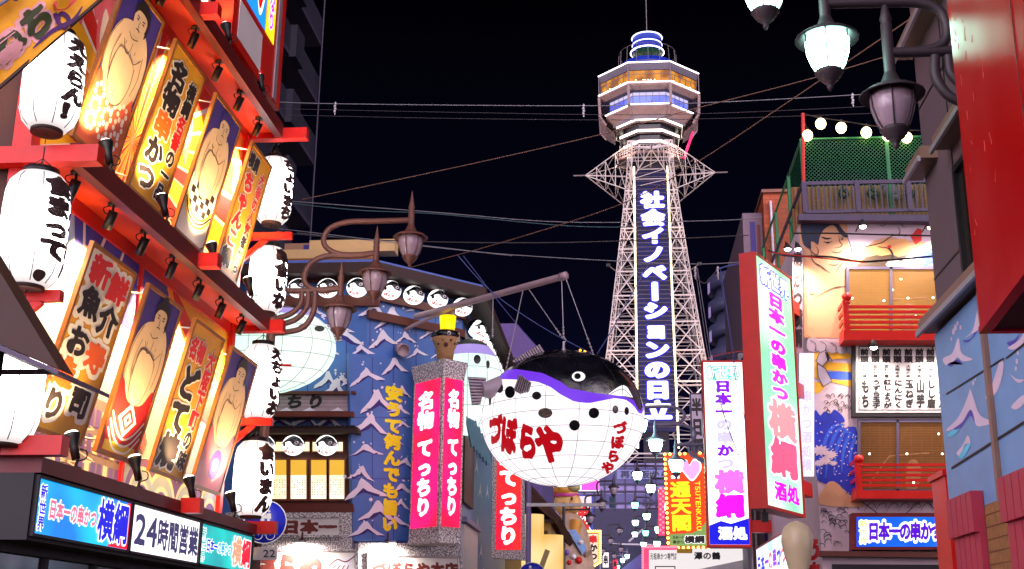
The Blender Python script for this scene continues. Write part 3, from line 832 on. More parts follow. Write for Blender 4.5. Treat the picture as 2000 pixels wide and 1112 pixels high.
for l in ([(.24, .5), (.28, .54), (.25, .58)], [(.32, .46), (.33, .55), (.3, .63)], [(.42, .47), (.46, .52), (.43, .58)], [(.38, .56), (.46, .57), (.45, .68)], [(.36, .62), (.42, .63)], [(.24, .62), (.3, .67)]): stroke(m, fr, l, .06, G_WHL, .022, 4, True)
col_text(m, fr, "人ノの隠家なり", .69, .3, vb - .03, .12, G_MAG, .014, .04, .02, .0, G_WHL, .1); m.build("lettering", t)

# ---- yellow banner close by and brown awning
t = thing("banner", "yellow banner with green and purple lettering hanging over the near corner", "banner", (-2.9, 5.2, 4))
YB = paint("banner_yellow", "e8a418", .7, 0, .2, 5); 
n_ = unit(A(.55, -.8, -.1)); p0 = aY(70, 90, 6.0)
def bp(x, y): return aP(x, y, p0, n_)
fr = Fr(bp(-130, -60), bp(140, -120), bp(210, -8), bp(-60, 225))
m = MB()
N = 24; V = []
for i in range(N + 1):
    for j in range(N + 1):
        u, v = i / N, j / N; w = .035 * math.sin(9 * u + 3 * v) * (.4 + v) + .02 * math.sin(17 * v + 5 * u)
        V.append(fr.p(u, v, w))
Fq = [(i * (N + 1) + j, i * (N + 1) + j + 1, (i + 1) * (N + 1) + j + 1, (i + 1) * (N + 1) + j) for i in range(N) for j in range(N)]
V2 = [A(*p) - fr.n * .006 for p in V]
m.add(V, Fq, YB, True); m.add(V2, [q[::-1] for q in Fq], YB, True); m.build("cloth", t)
def fl(uv, z):
    P = fr(uv, z); u, v = uv[:, 0], uv[:, 1]
    w = .035 * np.sin(9 * u + 3 * v) * (.4 + v) + .02 * np.sin(17 * v + 5 * u)
    return P + fr.n * w[:, None]
BG = paint("banner_green", "303c14", .7, 0, .2, 8); BP = paint("banner_purple", "4a1a5c", .7, 0, .2, 8); BPK = paint("banner_pink", "dca0a0", .7); 
m = MB()
uvp = lambda x, y: fr.px(x, y)
def bchar(ch, x, y, w, h, mat, back=True):
    """letters follow the banner's long edge"""
    c = uvp(x, y); ex = uvp(x + w * .8, y - w * .6) - c; ey = uvp(x + h * .5, y + h * .86) - c
    def mp(uv, z): return fl(c + (uv[:, :1] - .5) * ex + (uv[:, 1:] - .5) * ey, z)
    if back: put(m, mp, ch, 0, 0, 1, 1, BPK, .006, .11)
    put(m, mp, ch, .06, .06, .94, .94, mat, .012, .065, .015)
bchar("ち", 70, 45, 75, 70, BG); bchar("ね", 15, 85, 75, 70, BG); bchar("り", 122, 42, 50, 45, BP, False)
stroke(m, lambda_fr := fr, [uvp(158, 18), uvp(140, 45), uvp(100, 66), uvp(62, 100)], .03, BP, .05, 5, True)
for k in range(4):
    stroke(m, fr, [uvp(96 + 4 * k, 2 + 2 * k), uvp(108, 24), uvp(128, 22), uvp(148 - 4 * k, 4 + k)], .008, RINK, .05, 5)
m.build("lettering", t)
CORD = paint("grey_cord", "6a6a8a", .5)
m = MB(); a1, a2 = bp(213, -14), bp(-70, 232); m.tube([a1 + fr.n * .01, a2 + fr.n * .01], .012, DWOOD, 8)
a1, a2 = bp(-40, 40), bp(60, -24); m.tube([a1 + fr.n * .06, a2 + fr.n * .06], .010, CORD, 8); m.ell(bp(27, 3) + fr.n * .06, .02, .02, .02, CORD); m.build("pole", t)
t = thing("awning", "dark brown sloping awning board in front of the low near lantern", "awning", (-4.6, 7.5, 2.6))
YA = 8.2
AWN = paint("awning_brown", "3a1c10", .6, 0, .25, 4, .1)
m = MB()
q = [aY(-60, 430, YA), aY(2, 535, YA), aY(116, 722, YA), aY(0, 672, YA), aY(-60, 640, YA)]
m.prism(q, (0, .25, 0), AWN)
q = [aY(-60, 642, YA), aY(0, 674, YA), aY(116, 724, YA), aY(116, 732, YA), aY(0, 685, YA), aY(-60, 660, YA)]
m.prism([p + A(0, -.02, 0) for p in q], (0, .9, 0), paint("awning_edge", "4a3c58", .5)); m.build("roof", t)
m = MB(); m.box(aY(-40, 722, YA + .3), aY(114, 732, YA + .5), AWN); m.box(aY(-6, 680, YA + .2), aY(3, 736, YA + .3), BLACK); m.build("frame", t)
# ------------------------------------------------------------------ pufferfish restaurant on the corner
PLF = Pl((0, 30.3, 0), (0, -1, 0)); PLC = Pl((-6.6, 30.3, 0), (1, -1, 0)); PLS = Pl((-4.4, 40, 0), (1, 0, 0))
SEAB = paint("sea_blue_panel", "4a74bc", .42, 0, .18, 1.1); CREST = paint("wave_crest", "eee6f2", .5, 0, .05, 4); CRSH = paint("wave_crest_edge", "2c1470", .5, 0, .1, 4)
GRAN = stone("granite", "786a6c", "f2eae6", 30.0); CREAMB = paint("cream_board", "d8b478", .6, 0, .1, 2)
BROWNB = paint("brown_beam", "5a2410", .55, 0, .25, 4)
WARMG = glow("warm_window", "ffdc98", 1.15, True, "fff6dc", .8); WHITEB = paint("white_board", "f0e8e2", .5, 0, .06, 3)
BINK = paint("brown_ink", "7a3028", .6, 0, .1, 6)
FB = thing("pufferfish_restaurant", "corner restaurant with blue wave panels and rows of small pufferfish lanterns under its eaves", "building", (-9, 36, 0))
mb = MB()
base = [(-16, 30.3), (-6.6, 30.3), (-4.4, 32.5), (-4.4, 46), (-16, 46)]
mb.prism([(x, y, 0) for x, y in base], (0, 0, 11.2), SEAB); mb.build("wall", FB)
mb = MB()
ev = [(-16, 29.7), (-6.36, 29.7), (-3.8, 32.26), (-3.8, 46.3), (-16, 46.3)]
mb.prism([(x, y, 11.0) for x, y in ev], (0, 0, .1), paint("eave_blue", "5470c0", .5, 0, .15, 3))
mb.prism([(x + (.1 if x > -15 else 0), y - .1, 10.72) for x, y in ev], (0, 0, .28), DWOOD)
mb.build("eave", FB)
mb = MB(); mb.box((-16, 29.76, 11.1), (-6.4, 30.3, 11.42), CREAMB); mb.box((-16, 29.72, 11.1), (-6.38, 29.757, 11.16), GOLDW); mb.box((-8.2, 30.0, 11.42), (-5.9, 30.5, 11.75), CREAMB)
mb.build("parapet", FB)
mb = MB()
slab(mb, PLF, [(470, 545), (745, 545), (745, 551), (470, 551)], BROWNB, .002, .1); slab(mb, PLF, [(470, 577), (740, 577), (740, 597), (470, 597)], BROWNB, .002, .16)
for z0 in (10.28, 9.75):
    mb.beam((-6.58, 30.2, z0), (-4.33, 32.45, z0), .12, .22, BROWNB); mb.beam((-4.36, 32.4, z0), (-4.36, 45, z0), .12, .22, DWOOD)
mb.build("beam", FB)
# wave crests painted on the panels
def crest(mb, pl, x, y, s, z, fl=1, k=0):
    sx_, sy_, ro = RND.uniform(.82, 1.2), RND.uniform(.75, 1.25), RND.uniform(-.16, .16); jit = [(RND.uniform(-.07, .07), RND.uniform(-.06, .06)) for _ in range(24)]
    q = lambda L: [(x + s * (fl * (a + jit[i][0]) * sx_ * math.cos(ro) - (b + jit[i][1]) * sy_ * math.sin(ro)), y + s * ((b + jit[i][1]) * sy_ * math.cos(ro) + fl * a * sx_ * math.sin(ro))) for i, (a, b) in enumerate(L)]
    pshape(mb, pl, q([(-1.05, .52), (-.9, .42), (-.4, .08), (-.05, -.42), (.12, -.46), (.3, -.12), (.72, .32), (1.05, .5), (.6, .44), (.14, .12), (-.1, .2), (-.5, .42)][::1]), CRSH, z)
    pshape(mb, pl, q([(-1.05, .46), (-.95, .34), (-.42, .0), (-.3, -.2), (-.06, -.5), (.1, -.56), (.2, -.4), (.34, -.16), (.78, .26), (1.08, .44), (.55, .34), (.18, .02), (.08, -.08), (-.2, .12), (-.5, .28), (-.7, .3), (-.62, .36)]), CREST, z + .003)
    for i in range(3):
        a_ = RND.uniform(-.5, .9); b_ = RND.uniform(-.75, -.45); r_ = RND.uniform(.04, .09) * s
        pshape(mb, pl, [(x + fl * a_ * s + r_ * math.cos(t), y + b_ * s + r_ * math.sin(t)) for t in np.linspace(0, 5.5, 8)], CREST, z + .003 + i * .0005)
mb = MB()
for x, y, s, f in ((612, 606, 24, -1), (655, 640, 30, -1), (668, 655, 40, -1), (660, 600, 20, 1), (640, 744, 30, 1), (655, 760, 32, 1), (640, 685, 22, -1), (600, 820, 26, 1), (545, 822, 24, -1), (640, 822, 32, 1), (520, 818, 20, 1), (572, 835, 18, 1), (668, 745, 20, -1)):
    crest(mb, PLF, x, y, s, .004 + RND.random() * .002, f)
for x, y, s, f in ((728, 604, 28, 1), (766, 622, 36, 1), (840, 652, 24, 1), (748, 663, 27, 1), (792, 660, 20, -1), (705, 684, 28, 1), (860, 690, 20, 1), (820, 600, 20, -1), (705, 730, 44, 1), (815, 690, 20, 1), (880, 640, 20, 1)):
    crest(mb, PLC, x, y, s, .004 + RND.random() * .002, f)
mb.build("wave_painting", FB)
mb = MB()
for x in (560, 600, 640, 676): slab(mb, PLF, [(x, 600), (x + 1.2, 600), (x + 1.2, 835), (x, 835)], CRSH, .001, .004)
for x in (722, 768, 812, 850, 886): slab(mb, PLC, [(x, 590), (x + 1.2, 590), (x + 1.2, 1000), (x, 1000)], CRSH, .001, .0035)
mb.build("panel_joint", FB)
# slab with the yellow line of writing
mb = MB(); slab(mb, PLC, [(682, 690), (808, 705), (803, 1057), (690, 1057)], SEAB, .01, .14)
for x in (727, 768): slab(mb, PLC, [(x, 698), (x + 1, 698), (x + 1, 1056), (x, 1056)], CRSH, .141, .144)
for y in (815, 935): slab(mb, PLC, [(688, y), (805, y), (805, y + 1), (688, y + 1)], CRSH, .141, .1435)
mb.build("panel", FB)
mb = MB()
for x, y, s, f in ((715, 735, 38, 1), (770, 716, 26, 1), (738, 785, 38, 1), (785, 765, 20, -1), (722, 830, 34, 1), (780, 800, 22, 1), (715, 880, 28, -1), (770, 860, 20, 1), (790, 905, 20, 1), (705, 925, 26, 1), (712, 955, 44, -1), (784, 955, 24, 1), (738, 1000, 44, 1), (715, 1035, 30, 1), (775, 1020, 26, -1), (785, 830, 16, 1), (782, 985, 18, 1)):
    crest(mb, PLC, x, y, s, .145 + RND.random() * .003, f)
mb.build("wave_painting", FB)
fr = PLC.fr((742, 742), (798, 754), (785, 1045), (735, 1042), .15)
mb = MB(); YT = paint("yellow_letter", "fff010", .45, 0, .04, 5)
col_text(mb, fr, "安うて何んでも旨い", .5, .02, .99, .62, YT, .006, .065, .012); mb.build("lettering", FB)
# slanted board over the windows
fr = PLF.fr((495, 770), (694, 770), (686, 803), (490, 803), .34)
mb = MB(); slab(mb, PLF, [(480, 764), (694, 764), (694, 770), (480, 770)], BROWNB, .0, .45); panel(mb, fr, paint("board_mauve", "b09aa0", .6, 0, .15, 3), 0, .3)
for v in (.3, .52, .75): panel(mb, fr, BROWNB, .004, None, 0, v, 1, v + .02)
slab(mb, PLF, [(480, 804), (690, 804), (690, 814), (480, 814)], paint("red_brown", "6a2a1a", .5), .0, .5)
mb.build("signboard", FB)
mb = MB()
for ch, x in (("て", 492), ("っ", 534), ("ち", 576), ("り", 617)):
    c = fr.px(x, 784); put(mb, fr, ch, c[0] - .085, .04, c[0] + .085, .86, INK, .008, .06, .012)
for x in (520, 560, 605, 660): 
    c = fr.px(x, 797); shape(mb, fr, [(c[0] - .07, 1), (c[0] - .02, .86), (c[0], .78), (c[0] + .02, .86), (c[0] + .07, 1)], CREST, .008)
mb.build("lettering", FB)
mb = MB(); slab(mb, PLF, [(470, 834), (698, 834), (700, 846), (470, 846)], DWOOD, .0, .55)
for i in range(22): slab(mb, PLF, [(475 + 10 * i, 831), (483 + 10 * i, 831), (483 + 10 * i, 834), (475 + 10 * i, 834)], DGREY, .0, .6)
mb.build("roof", FB)
# windows
mb = MB(); slab(mb, PLF, [(470, 848), (688, 848), (685, 986), (470, 986)], BROWNB, .0, .08); mb.build("window_frame", FB)
FRM = paint("window_bar", "7c3814", .5, 0, .25, 6)
for y0, y1, xs in ((898, 976, ((488, 521), (527, 561), (567, 600), (607, 639), (643, 674))), (863, 883, ((500, 562), (567, 606), (610, 671)))):
    for x0, x1 in xs:
        mb = MB(); w = PLF.fl(x0 - 3, y0 - 3, x1 + 3, y1 + 3, .09); frame_bars(mb, w, FRM, .05, 0, .05); o = mb.build("window", FB)
        mb = MB(); panel(mb, w, WARMG, .004, None, .05, .03, .95, .97)
        if y0 > 890:
            panel(mb, w, glow("window_yellow", "f0b840", .85, False), .008, None, .06, .03, .94, .4)
            for k in range(6):
                u = .14 + .13 * k
                for j in range(7):
                    if RND.random() < .7: panel(mb, w, CREAMB, .008, None, u, .5 + .055 * j, u + .05, .53 + .055 * j)
        mb.build("pane", o)
mb = MB(); slab(mb, PLF, [(470, 984), (690, 984), (692, 1000), (470, 1000)], paint("red_brown", "6a2a1a", .5), .0, .3); mb.build("ledge", FB)
# granite base, framed boards
mb = MB(); slab(mb, PLF, [(440, 1001), (687, 1001), (687, 1400), (440, 1400)], GRAN, .002, .3)
mb.build("granite_base", FB)
mb = MB(); slab(mb, PLC, [(700, 1060), (900, 1062), (905, 1400), (700, 1400)], GRAN, .145, .3); mb.build("granite_base", FB)
for pl, q, s, bs, lab in ((PLF, (548, 1007, 668, 1050), "日本一", .3, None), (PLF, (495, 1072, 700, 1180), "ぼらや", .36, None)):
    fr = pl.fl(*q, .34); mb = MB(); panel(mb, fr, WHITEB, 0, .03); frame_bars(mb, fr, BINK, .012, 0, .004, .03, .06, .97, .94); frame_bars(mb, fr, GRAN, .06, -.03, .04); mb.build("signboard", FB)
    mb = MB()
    if s == "日本一": row_text(mb, fr, s, .02, .92, .52, .62, BINK, .006, .07, .015)
    else:
        row_text(mb, fr, s, .0, .66, .38, .62, BINK, .006, .07, .015)
        shape(mb, fr, [(.72, .3), (.8, .18), (.86, .2), (.97, .12), (.94, .3), (.99, .4), (.9, .4), (.82, .5), (.74, .48)], CREST, .006, 4)
        stroke(mb, fr, [(.72, .32), (.8, .2), (.88, .24), (.97, .13)], .03, BINK, .010); stroke(mb, fr, [(.74, .5), (.82, .52), (.9, .42), (.98, .4)], .03, BINK, .010)
        for k in range(4): stroke(mb, fr, [(.76 + .04 * k, .36 + .02 * k), (.79 + .04 * k, .3)], .02, BINK, .010)
    mb.build("lettering", FB)
fr = PLC.fr((716, 1080), (900, 1083), (905, 1170), (716, 1170), .34); mb = MB(); panel(mb, fr, WHITEB, 0, .03); frame_bars(mb, fr, GRAN, .06, -.03, .04); frame_bars(mb, fr, BINK, .012, 0, .004, .04, .08, .96, .92); mb.build("signboard", FB)
mb = MB(); row_text(mb, fr, "づぼらや本店", .05, .96, .36, .34, BINK, .006, .06, .015); mb.build("lettering", FB)
for (x, y, pl) in ((590, 1056, PLF), (757, 1057, PLC)):
    p = pl(x, y, .42); t = thing("clip_lamp", "small clip lamp over the %s white signboard of the blue restaurant" % ("left" if x < 600 else "right"), "lamp", p)
    mb = MB(); mb.box(p + A(-.05, -.12, -.02), p + A(.05, .12, .03), DWOOD); mb.box(p + A(-.02, -.03, .03), p + A(.02, .03, .2), BROWNB); mb.build("body", t)
    q = p + pl.n * .22; mb = MB(); mb.box(q + A(-.1, -.05, -.07), q + A(.1, .05, -.01), STEEL); mb.build("head", t)
    mb = MB(); mb.box(q + A(-.08, -.04, -.085), q + A(.08, .04, -.0702), glow("lamp_lens", "fff2e0", 14, False)); mb.build("lens", t)
    spot("beam_light", q + A(0, 0, -.12) + pl.n * .1, q + A(0, 0, -1) - pl.n * .3, 260, "fff4ea", t, 165, .8, .06)
# side wall windows and its panels
SIDE = Pl((-4.38, 36, 0), (1, 0, 0))
mb = MB()
for y0, y1, z0, z1, c in ((33.0, 35.2, 5.2, 7.2, DWOOD), (33.2, 34.9, 5.5, 6.9, paint("window_amber", "6a3010", .3)), (33.0, 36, 7.2, 7.4, DGREY)):
    mb.box((-4.38, y0, z0), (-4.3 + (.05 if z0 > 7 else 0) - (.03 if z0 == 5.5 else 0) + .0, y1, z1), c)
mb.box((-4.39, 32.8, 3.4), (-4.25, 36, 4.6), WHITEB); mb.box((-4.39, 32.6, 4.62), (-4.15, 36, 4.75), paint("lilac_ledge", "8a86b0", .5)); mb.build("window_frame", FB)
mb = MB(); mb.box((-4.4, 32.4, 7.9), (-3.7, 37, 8.0), DWOOD); mb.build("eave", FB)
mb = MB()
for k, (yy, zz) in enumerate(((36.5, 6.6), (37.5, 6.0), (37, 4.9), (38, 4.2), (39.5, 6.2), (38.8, 3.5))):
    P = [(-4.385, yy + a * .5, zz + b * .5) for a, b in ((-1, -.5), (-.3, .1), (.05, .6), (.3, .2), (1, -.4), (.2, -.1), (-.3, -.2))]; mb.add(P, [tuple(range(7))], CREST)
mb.build("wave_painting", FB)
# rooftop air conditioner
t = thing("air_conditioner", "tan rooftop air conditioner with purple side beyond the cream parapet", "air conditioner", PLF(580, 497, -.6))
mb = MB(); p, q = PLF(556, 476, -.6), PLF(606, 500, -.6); mb.box((p[0], p[1], q[2]), (q[0], q[1] + .8, p[2]), paint("tan_casing", "a07858", .5)); mb.build("casing", t)
mb = MB(); mb.box((q[0] - .2, p[1] - .012, q[2] + .05), (q[0] - .04, p[1] - .002, p[2] - .05), PURP); mb.build("grille", t)
# ---- small pufferfish lanterns
FGLOW = glow("puffer_belly", "fffafa", 1.5, True); PBLK = paint("puffer_black", "0c0a10", .25, 0, .2, 5)
REDT = glow("puffer_red", "d81020", .55, False)
def puffer(c, r, label, group):
    """faces -Y, head to the right"""
    t = thing("pufferfish_lantern", label, "lantern", c, group)
    c = A(*c)
    def on(uv, z):
        x = uv[:, 0]; y = -uv[:, 1]; d = np.sqrt(np.clip(1 - x * x - y * y, .0, 1)); k = np.minimum(1, .995 / np.sqrt(x * x + y * y + 1e-9)); x = x * k; y = y * k
        yy, dd = y * .906 + d * -.423, d * .906 + y * .423
        return c + np.stack([x, -dd, yy], 1) * (r + z) * A(1.06, .9, .96)
    m = MB(); m.ell(c, r * 1.06, r * .9, r * .96, FGLOW, 28, 18); m.build("body", t)
    def blob(m, pts, mat, z, s=5):
        P = np.array(smooth_poly(pts, s)); a, b = P, np.roll(P, -1, 0)
        p, f = fat(a, b, 0.0, 26, lo=P.min(0) - .05, hi=P.max(0) + .05, run=2); m.add(on(p, z * r), f, mat)
    m = MB()
    blob(m, [(-.95, -.2), (-.6, -.62), (0, -.98), (.6, -.78), (.93, -.3), (.9, -.1), (.55, -.15), (.2, -.3), (-.1, -.62), (-.5, -.5)], PBLK, .02)
    V = []; 
    m.ell(c + A(0, r * .12, r * .12), r * 1.075, r * .86, r * .9, PBLK, 24, 14)
    m.build("back", t)
    m = MB()
    disc_ = lambda x, y, rx, ry, mat, z: blob(m, [(x + rx * math.cos(k), y + ry * math.sin(k)) for k in np.linspace(0, 5.6, 9)], mat, z, 3)
    disc_(.46, -.46, .17, .13, WHITE, .035); disc_(.46, -.46, .08, .07, PBLK, .05)
    disc_(-.62, -.3, .13, .2, PBLK, .03); disc_(-.28, -.02, .06, .09, PBLK, .03)
    for k in range(6): disc_(.0 + .14 * k, .02 - .012 * k, .035, .035, PBLK, .03)
    blob(m, [(.78, -.36), (.95, -.16), (.8, -.06), (.7, -.16)], WHITE, .045, 3)
    m.build("face", t)
    m = MB()
    for ch, x, y in (("ぼ", -.5, .28), ("ら", -.2, .42), ("や", .14, .44)): put(m, on, ch, x - .17, y - .19, x + .17, y + .19, REDT, .02 * r + .004, .05, run=2)
    m.build("lettering", t)
    m = MB(); m.tube([c + A(0, 0, r * .9), c + A(0, 0, r * 1.35)], .012, BLACK, 6); m.lathe([(r * .22, r * .9), (r * .22, r * 1.02), (0, r * 1.02)], c, DWOOD, 14); m.build("hanger", t)
    return t
GP = "small pufferfish lanterns under the top eave of the blue restaurant"
GP2 = "small pufferfish lanterns hanging before the lit windows"; GP3 = "small pufferfish lanterns along the side street eaves"
pp = PLF(583, 563, .32); n0 = puffer(pp, .27, "leftmost small pufferfish lantern under the top eave, left of the lamp arms", GP)
for x, y, lb in ((640, 563, "second small pufferfish lantern from the left under the top eave"), (698, 562, "third small pufferfish lantern from the left, beside the middle street lamp")):
    dup(n0, PLF(x, y, .32), lb)
dup(n0, PLF(531, 556, .32), "small pufferfish lantern under the top eave half hidden by the paper lantern")
for k, (x, y, lb) in enumerate(((763, 567, "small pufferfish lantern under the eave right of the middle street lamp"), (808, 577, "small pufferfish lantern under the cut corner eave, second from its left"), (855, 584, "small pufferfish lantern under the cut corner eave above the yellow hat statue"), (903, 600, "small pufferfish lantern under the eave, last before the side street"))):
    o = dup(n0, PLC(x, y, .36), lb); o.rotation_euler.z = math.radians(22)
ORD = ("first", "second", "third", "fourth", "fifth", "sixth", "seventh", "eighth", "ninth")
for k in range(8):
    yy = 32.9 + .95 * k; o = dup(n0, (-4.02, yy, 10.0), "%s pufferfish lantern from the corner along the upper side street eave" % ORD[k], GP3); o.rotation_euler.z = math.radians(62)
for k in range(5):
    yy = 33.0 + .75 * k; o = dup(n0, (-3.95, yy, 7.55), "%s pufferfish lantern from the corner along the lower side street eave" % ORD[k], GP3); o.rotation_euler.z = math.radians(50)
for x, lb in ((516, "pufferfish lantern before the lit windows half hidden by the low paper lantern"), (573, "middle pufferfish lantern before the lit windows"), (638, "right pufferfish lantern before the lit windows, next to the blue panel")):
    dup(n0, PLF(x, 870, .6), lb, GP2)

# ---- giant wall pufferfish (two)
PALEG = glow("pale_green_hide", "dcffec", .95, True, "f2fff6", .6); GSEAM = paint("pale_seam", "7c9a8c", .5); MOSS = paint("mossy_back", "3a4436", .5, 0, .3, 3); LILAC = glow("lilac_band", "b8a0f0", .7, False)
class Ell:
    def __init__(s, c, L, a, b, h):
        s.c = A(*c); L = unit(L); s.ax = (L, unit(np.cross(A(0, 0, 1), L)), A(0, 0, 1)); s.r = A(a, b, h)
        s.M = np.stack(s.ax)
    def hit(s, x, y, z=0.0):
        r = s.r + z; o = s.M.dot(EYE - s.c) / r; d = s.M.dot(ray(x, y)) / r
        A_, B_, C_ = d.dot(d), 2 * o.dot(d), o.dot(o) - 1
        D = B_ * B_ - 4 * A_ * C_
        t = (-B_ - math.sqrt(max(D, 0))) / (2 * A_)
        q = o + d * t; q = q / np.linalg.norm(q)
        return s.c + s.M.T.dot(q * r)
    def lonlat(s, x, y):
        q = s.M.dot(s.hit(x, y) - s.c) / s.r
        return math.atan2(q[1], q[0]), math.asin(max(-1, min(1, q[2])))
    def pt(s, lon, lat, z=0.0):
        r = s.r + z; q = A(math.cos(lat) * math.cos(lon), math.cos(lat) * math.sin(lon), math.sin(lat))
        return s.c + s.M.T.dot(q * r)
    def patch(s, mb, pts, mat, z, smooth=5, n=30):
        P = np.array(smooth_poly(pts, smooth) if smooth else pts, float); lo, hi = P.min(0) - 1, P.max(0) + 1
        p, f = fat(P, np.roll(P, -1, 0), 0.0, n, lo=lo, hi=hi, run=2)
        if len(p): mb.add([s.hit(x, y, z) for x, y in p], f, mat)
    def spot(s, mb, x, y, rx, ry, mat, z): s.patch(mb, [(x + rx * math.cos(k), y + ry * math.sin(k)) for k in np.linspace(0, 5.8, 12)], mat, z, 2, 16)
    def line(s, mb, pts, w, mat, z, smooth=5):
        if smooth: pts = smooth_poly(pts, smooth, False)
        mb.tube([s.hit(x, y, z) for x, y in pts], w, mat, 5, False)
    def char(s, mb, ch, x, y, w, h, mat, z, bold=.06, rough=.012, sh=(0, 0)):
        p, f = glyph(ch, bold, rough, 2)
        if len(p): mb.add([s.hit(x + (u - .5) * w + sh[0] * (v - .5) * h, y - (v - .5) * h + sh[1] * (u - .5) * w, z) for u, v in p], f, mat)
    def zone(s, mb, lo, hi, mat, nl=72, nt=12, z=0.0):
        """surface between two latitude curves lo(lon), hi(lon)"""
        V = []; Fc = []
        for i in range(nl):
            lon = -math.pi + 2 * math.pi * i / nl; a, b = lo(lon), hi(lon)
            for j in range(nt + 1): V.append(s.pt(lon, a + (b - a) * j / nt, z))
        for i in range(nl):
            i2 = (i + 1) % nl
            for j in range(nt): Fc.append((i * (nt + 1) + j, i2 * (nt + 1) + j, i2 * (nt + 1) + j + 1, i * (nt + 1) + j + 1))
        mb.add(V, Fc, mat, True)
def striped_fin(mb, P, n_, cols, k=7, th=.03):
    """fan of padded ribs between two edges P=(a0,a1,b0,b1)"""
    a0, a1, b0, b1 = [A(*p) for p in P]
    for i in range(k):
        t0, t1 = i / k, (i + .92) / k
        q = [a0 + (a1 - a0) * t0, b0 + (b1 - b0) * t0, b0 + (b1 - b0) * t1, a0 + (a1 - a0) * t1]
        mid = [(q[0] + q[3]) / 2, (q[1] + q[2]) / 2]; w = np.linalg.norm(q[1] - q[2]) * .42; w0 = np.linalg.norm(q[0] - q[3]) * .42
        mb.tube([mid[0], mid[0] * .5 + mid[1] * .5, mid[1]], [max(w0, .012), (w + w0) / 2, w], cols[0], 8)
    mb.prism([a0, b0, b1, a1], A(*n_) * th * .6, cols[1])
FINL = paint("fin_lilac", "b8a8b4", .45, 0, .1, 5)
e = Ell(PLF(512, 682, .75), (1, 0, 0), 1.92, 1.0, 1.18)
t = thing("giant_pufferfish", "giant pale green lit pufferfish mounted on the blue wall behind the far lanterns", "model fish", e.c - A(0, 0, 1.2))
mb = MB(); e.zone(mb, lambda l: -1.57, lambda l: .72, PALEG); mb.build("belly", t)
mb = MB(); e.zone(mb, lambda l: .72, lambda l: .98, LILAC, 72, 4); mb.build("band", t)
mb = MB(); e.zone(mb, lambda l: .98, lambda l: 1.57, MOSS, 72, 8); mb.build("back", t)
mb = MB()
for la in (-.9, -.55, -.22, .1, .42): mb.tube([e.pt(l, la, .004) for l in np.linspace(-math.pi, 0, 40)], .007, GSEAM, 5, False)
for lo_ in (-.25, -.7, -1.15, -1.6): mb.tube([e.pt(lo_, la, .004) for la in np.linspace(-1.5, .72, 24)], .007, GSEAM, 5, False)
mb.build("seam", t)
for a_ in ((592, 639, 9, 6), (624, 642, 10, 6)): mb = MB(); e.spot(mb, *a_, MOSS, .012); mb.build("marking", t)
mb = MB()
for ch, x, y in (("本", 541, 716), ("一", 558, 714)): e.char(mb, ch, x, y, 22, 22, REDT, .012)
mb.build("lettering", t)
mb = MB(); q = PLF(655, 655, .5); striped_fin(mb, (PLF(648, 638, .5), PLF(650, 668, .5), PLF(664, 636, .5), PLF(668, 668, .5)), (0, .2, 0), (FINL, PBLK), 6, .1); mb.build("fin", t)
e = Ell(A(-4.15, 32.6, 0) + A(0, 0, PLC(925, 752, .4)[2]), (.8, -.6, 0), .95, .9, 1.35)
t = thing("giant_pufferfish", "giant pale green lit pufferfish with two dark spots right behind the pink column", "model fish", e.c - A(0, 0, 1.4))
mb = MB(); e.zone(mb, lambda l: -1.57, lambda l: .62, PALEG); mb.build("belly", t)
mb = MB(); e.zone(mb, lambda l: .62, lambda l: .95, LILAC, 72, 4); mb.build("band", t)
mb = MB(); e.zone(mb, lambda l: .95, lambda l: 1.57, MOSS, 72, 8); mb.build("back", t)
mb = MB()
for la in (-.5, -.1, .3): mb.tube([e.pt(l, la, .004) for l in np.linspace(-2.4, 1.2, 40)], .007, GSEAM, 5, False)
for lo_ in (-.9, -.3, .4): mb.tube([e.pt(lo_, la, .004) for la in np.linspace(-1.5, .62, 24)], .007, GSEAM, 5, False)
mb.build("seam", t)
for a_ in ((932, 702, 7, 9), (953, 712, 3.5, 8)): mb = MB(); e.spot(mb, *a_, PBLK, .012); mb.build("marking", t)
mb = MB()
FT = paint("teal_fin", "5a8a98", .45, 0, .2, 3); q0 = Pl((-3.9, 32.2, 0), (.5, -1, 0))
for k in range(6): slab(mb, q0, [(908 + 7 * k, 800 + 12 * k), (916 + 7 * k, 797 + 12 * k), (930 + 6 * k, 868 + 7 * k), (922 + 6 * k, 874 + 7 * k)], FT, .0 + .01 * k, .12 + .01 * k)
mb.build("fin", t)

# ---- pink column with two lit faces
t = thing("column_sign", "granite column sign with two hot pink lit faces in front of the cut corner", "sign", (-4.75, 30.7, 4.0))
L0, L1, R1 = A(-5.42, 30.92, 0), A(-4.52, 30.02, 0), A(-4.03, 30.51, 0)
B1 = L0 + (R1 - L1)
zb, zt = 4.02, 8.42
PKG = glow("hot_pink_sheet", "ff1a78", 1.15, True, "f41a44", .9)
mb = MB()
cx_ = (L0 + L1 + R1 + B1) / 4
rings = [(zb - .15, 1.05), (zb, 1.0), (zt - .35, 1.0), (zt - .02, 1.12), (zt + .06, 1.12)]
V = []; 
for z, k in rings:
    for q in (L0, L1, R1, B1): V.append(cx_ + (q - cx_) * k + A(0, 0, z))
Fc = [(0, 1, 2, 3)[::-1]] + [(i * 4 + j, i * 4 + (j + 1) % 4, i * 4 + 4 + (j + 1) % 4, i * 4 + 4 + j) for i in range(4) for j in range(4)] + [(16, 17, 18, 19)]
mb.add(V, Fc, GRAN); mb.build("column", t)
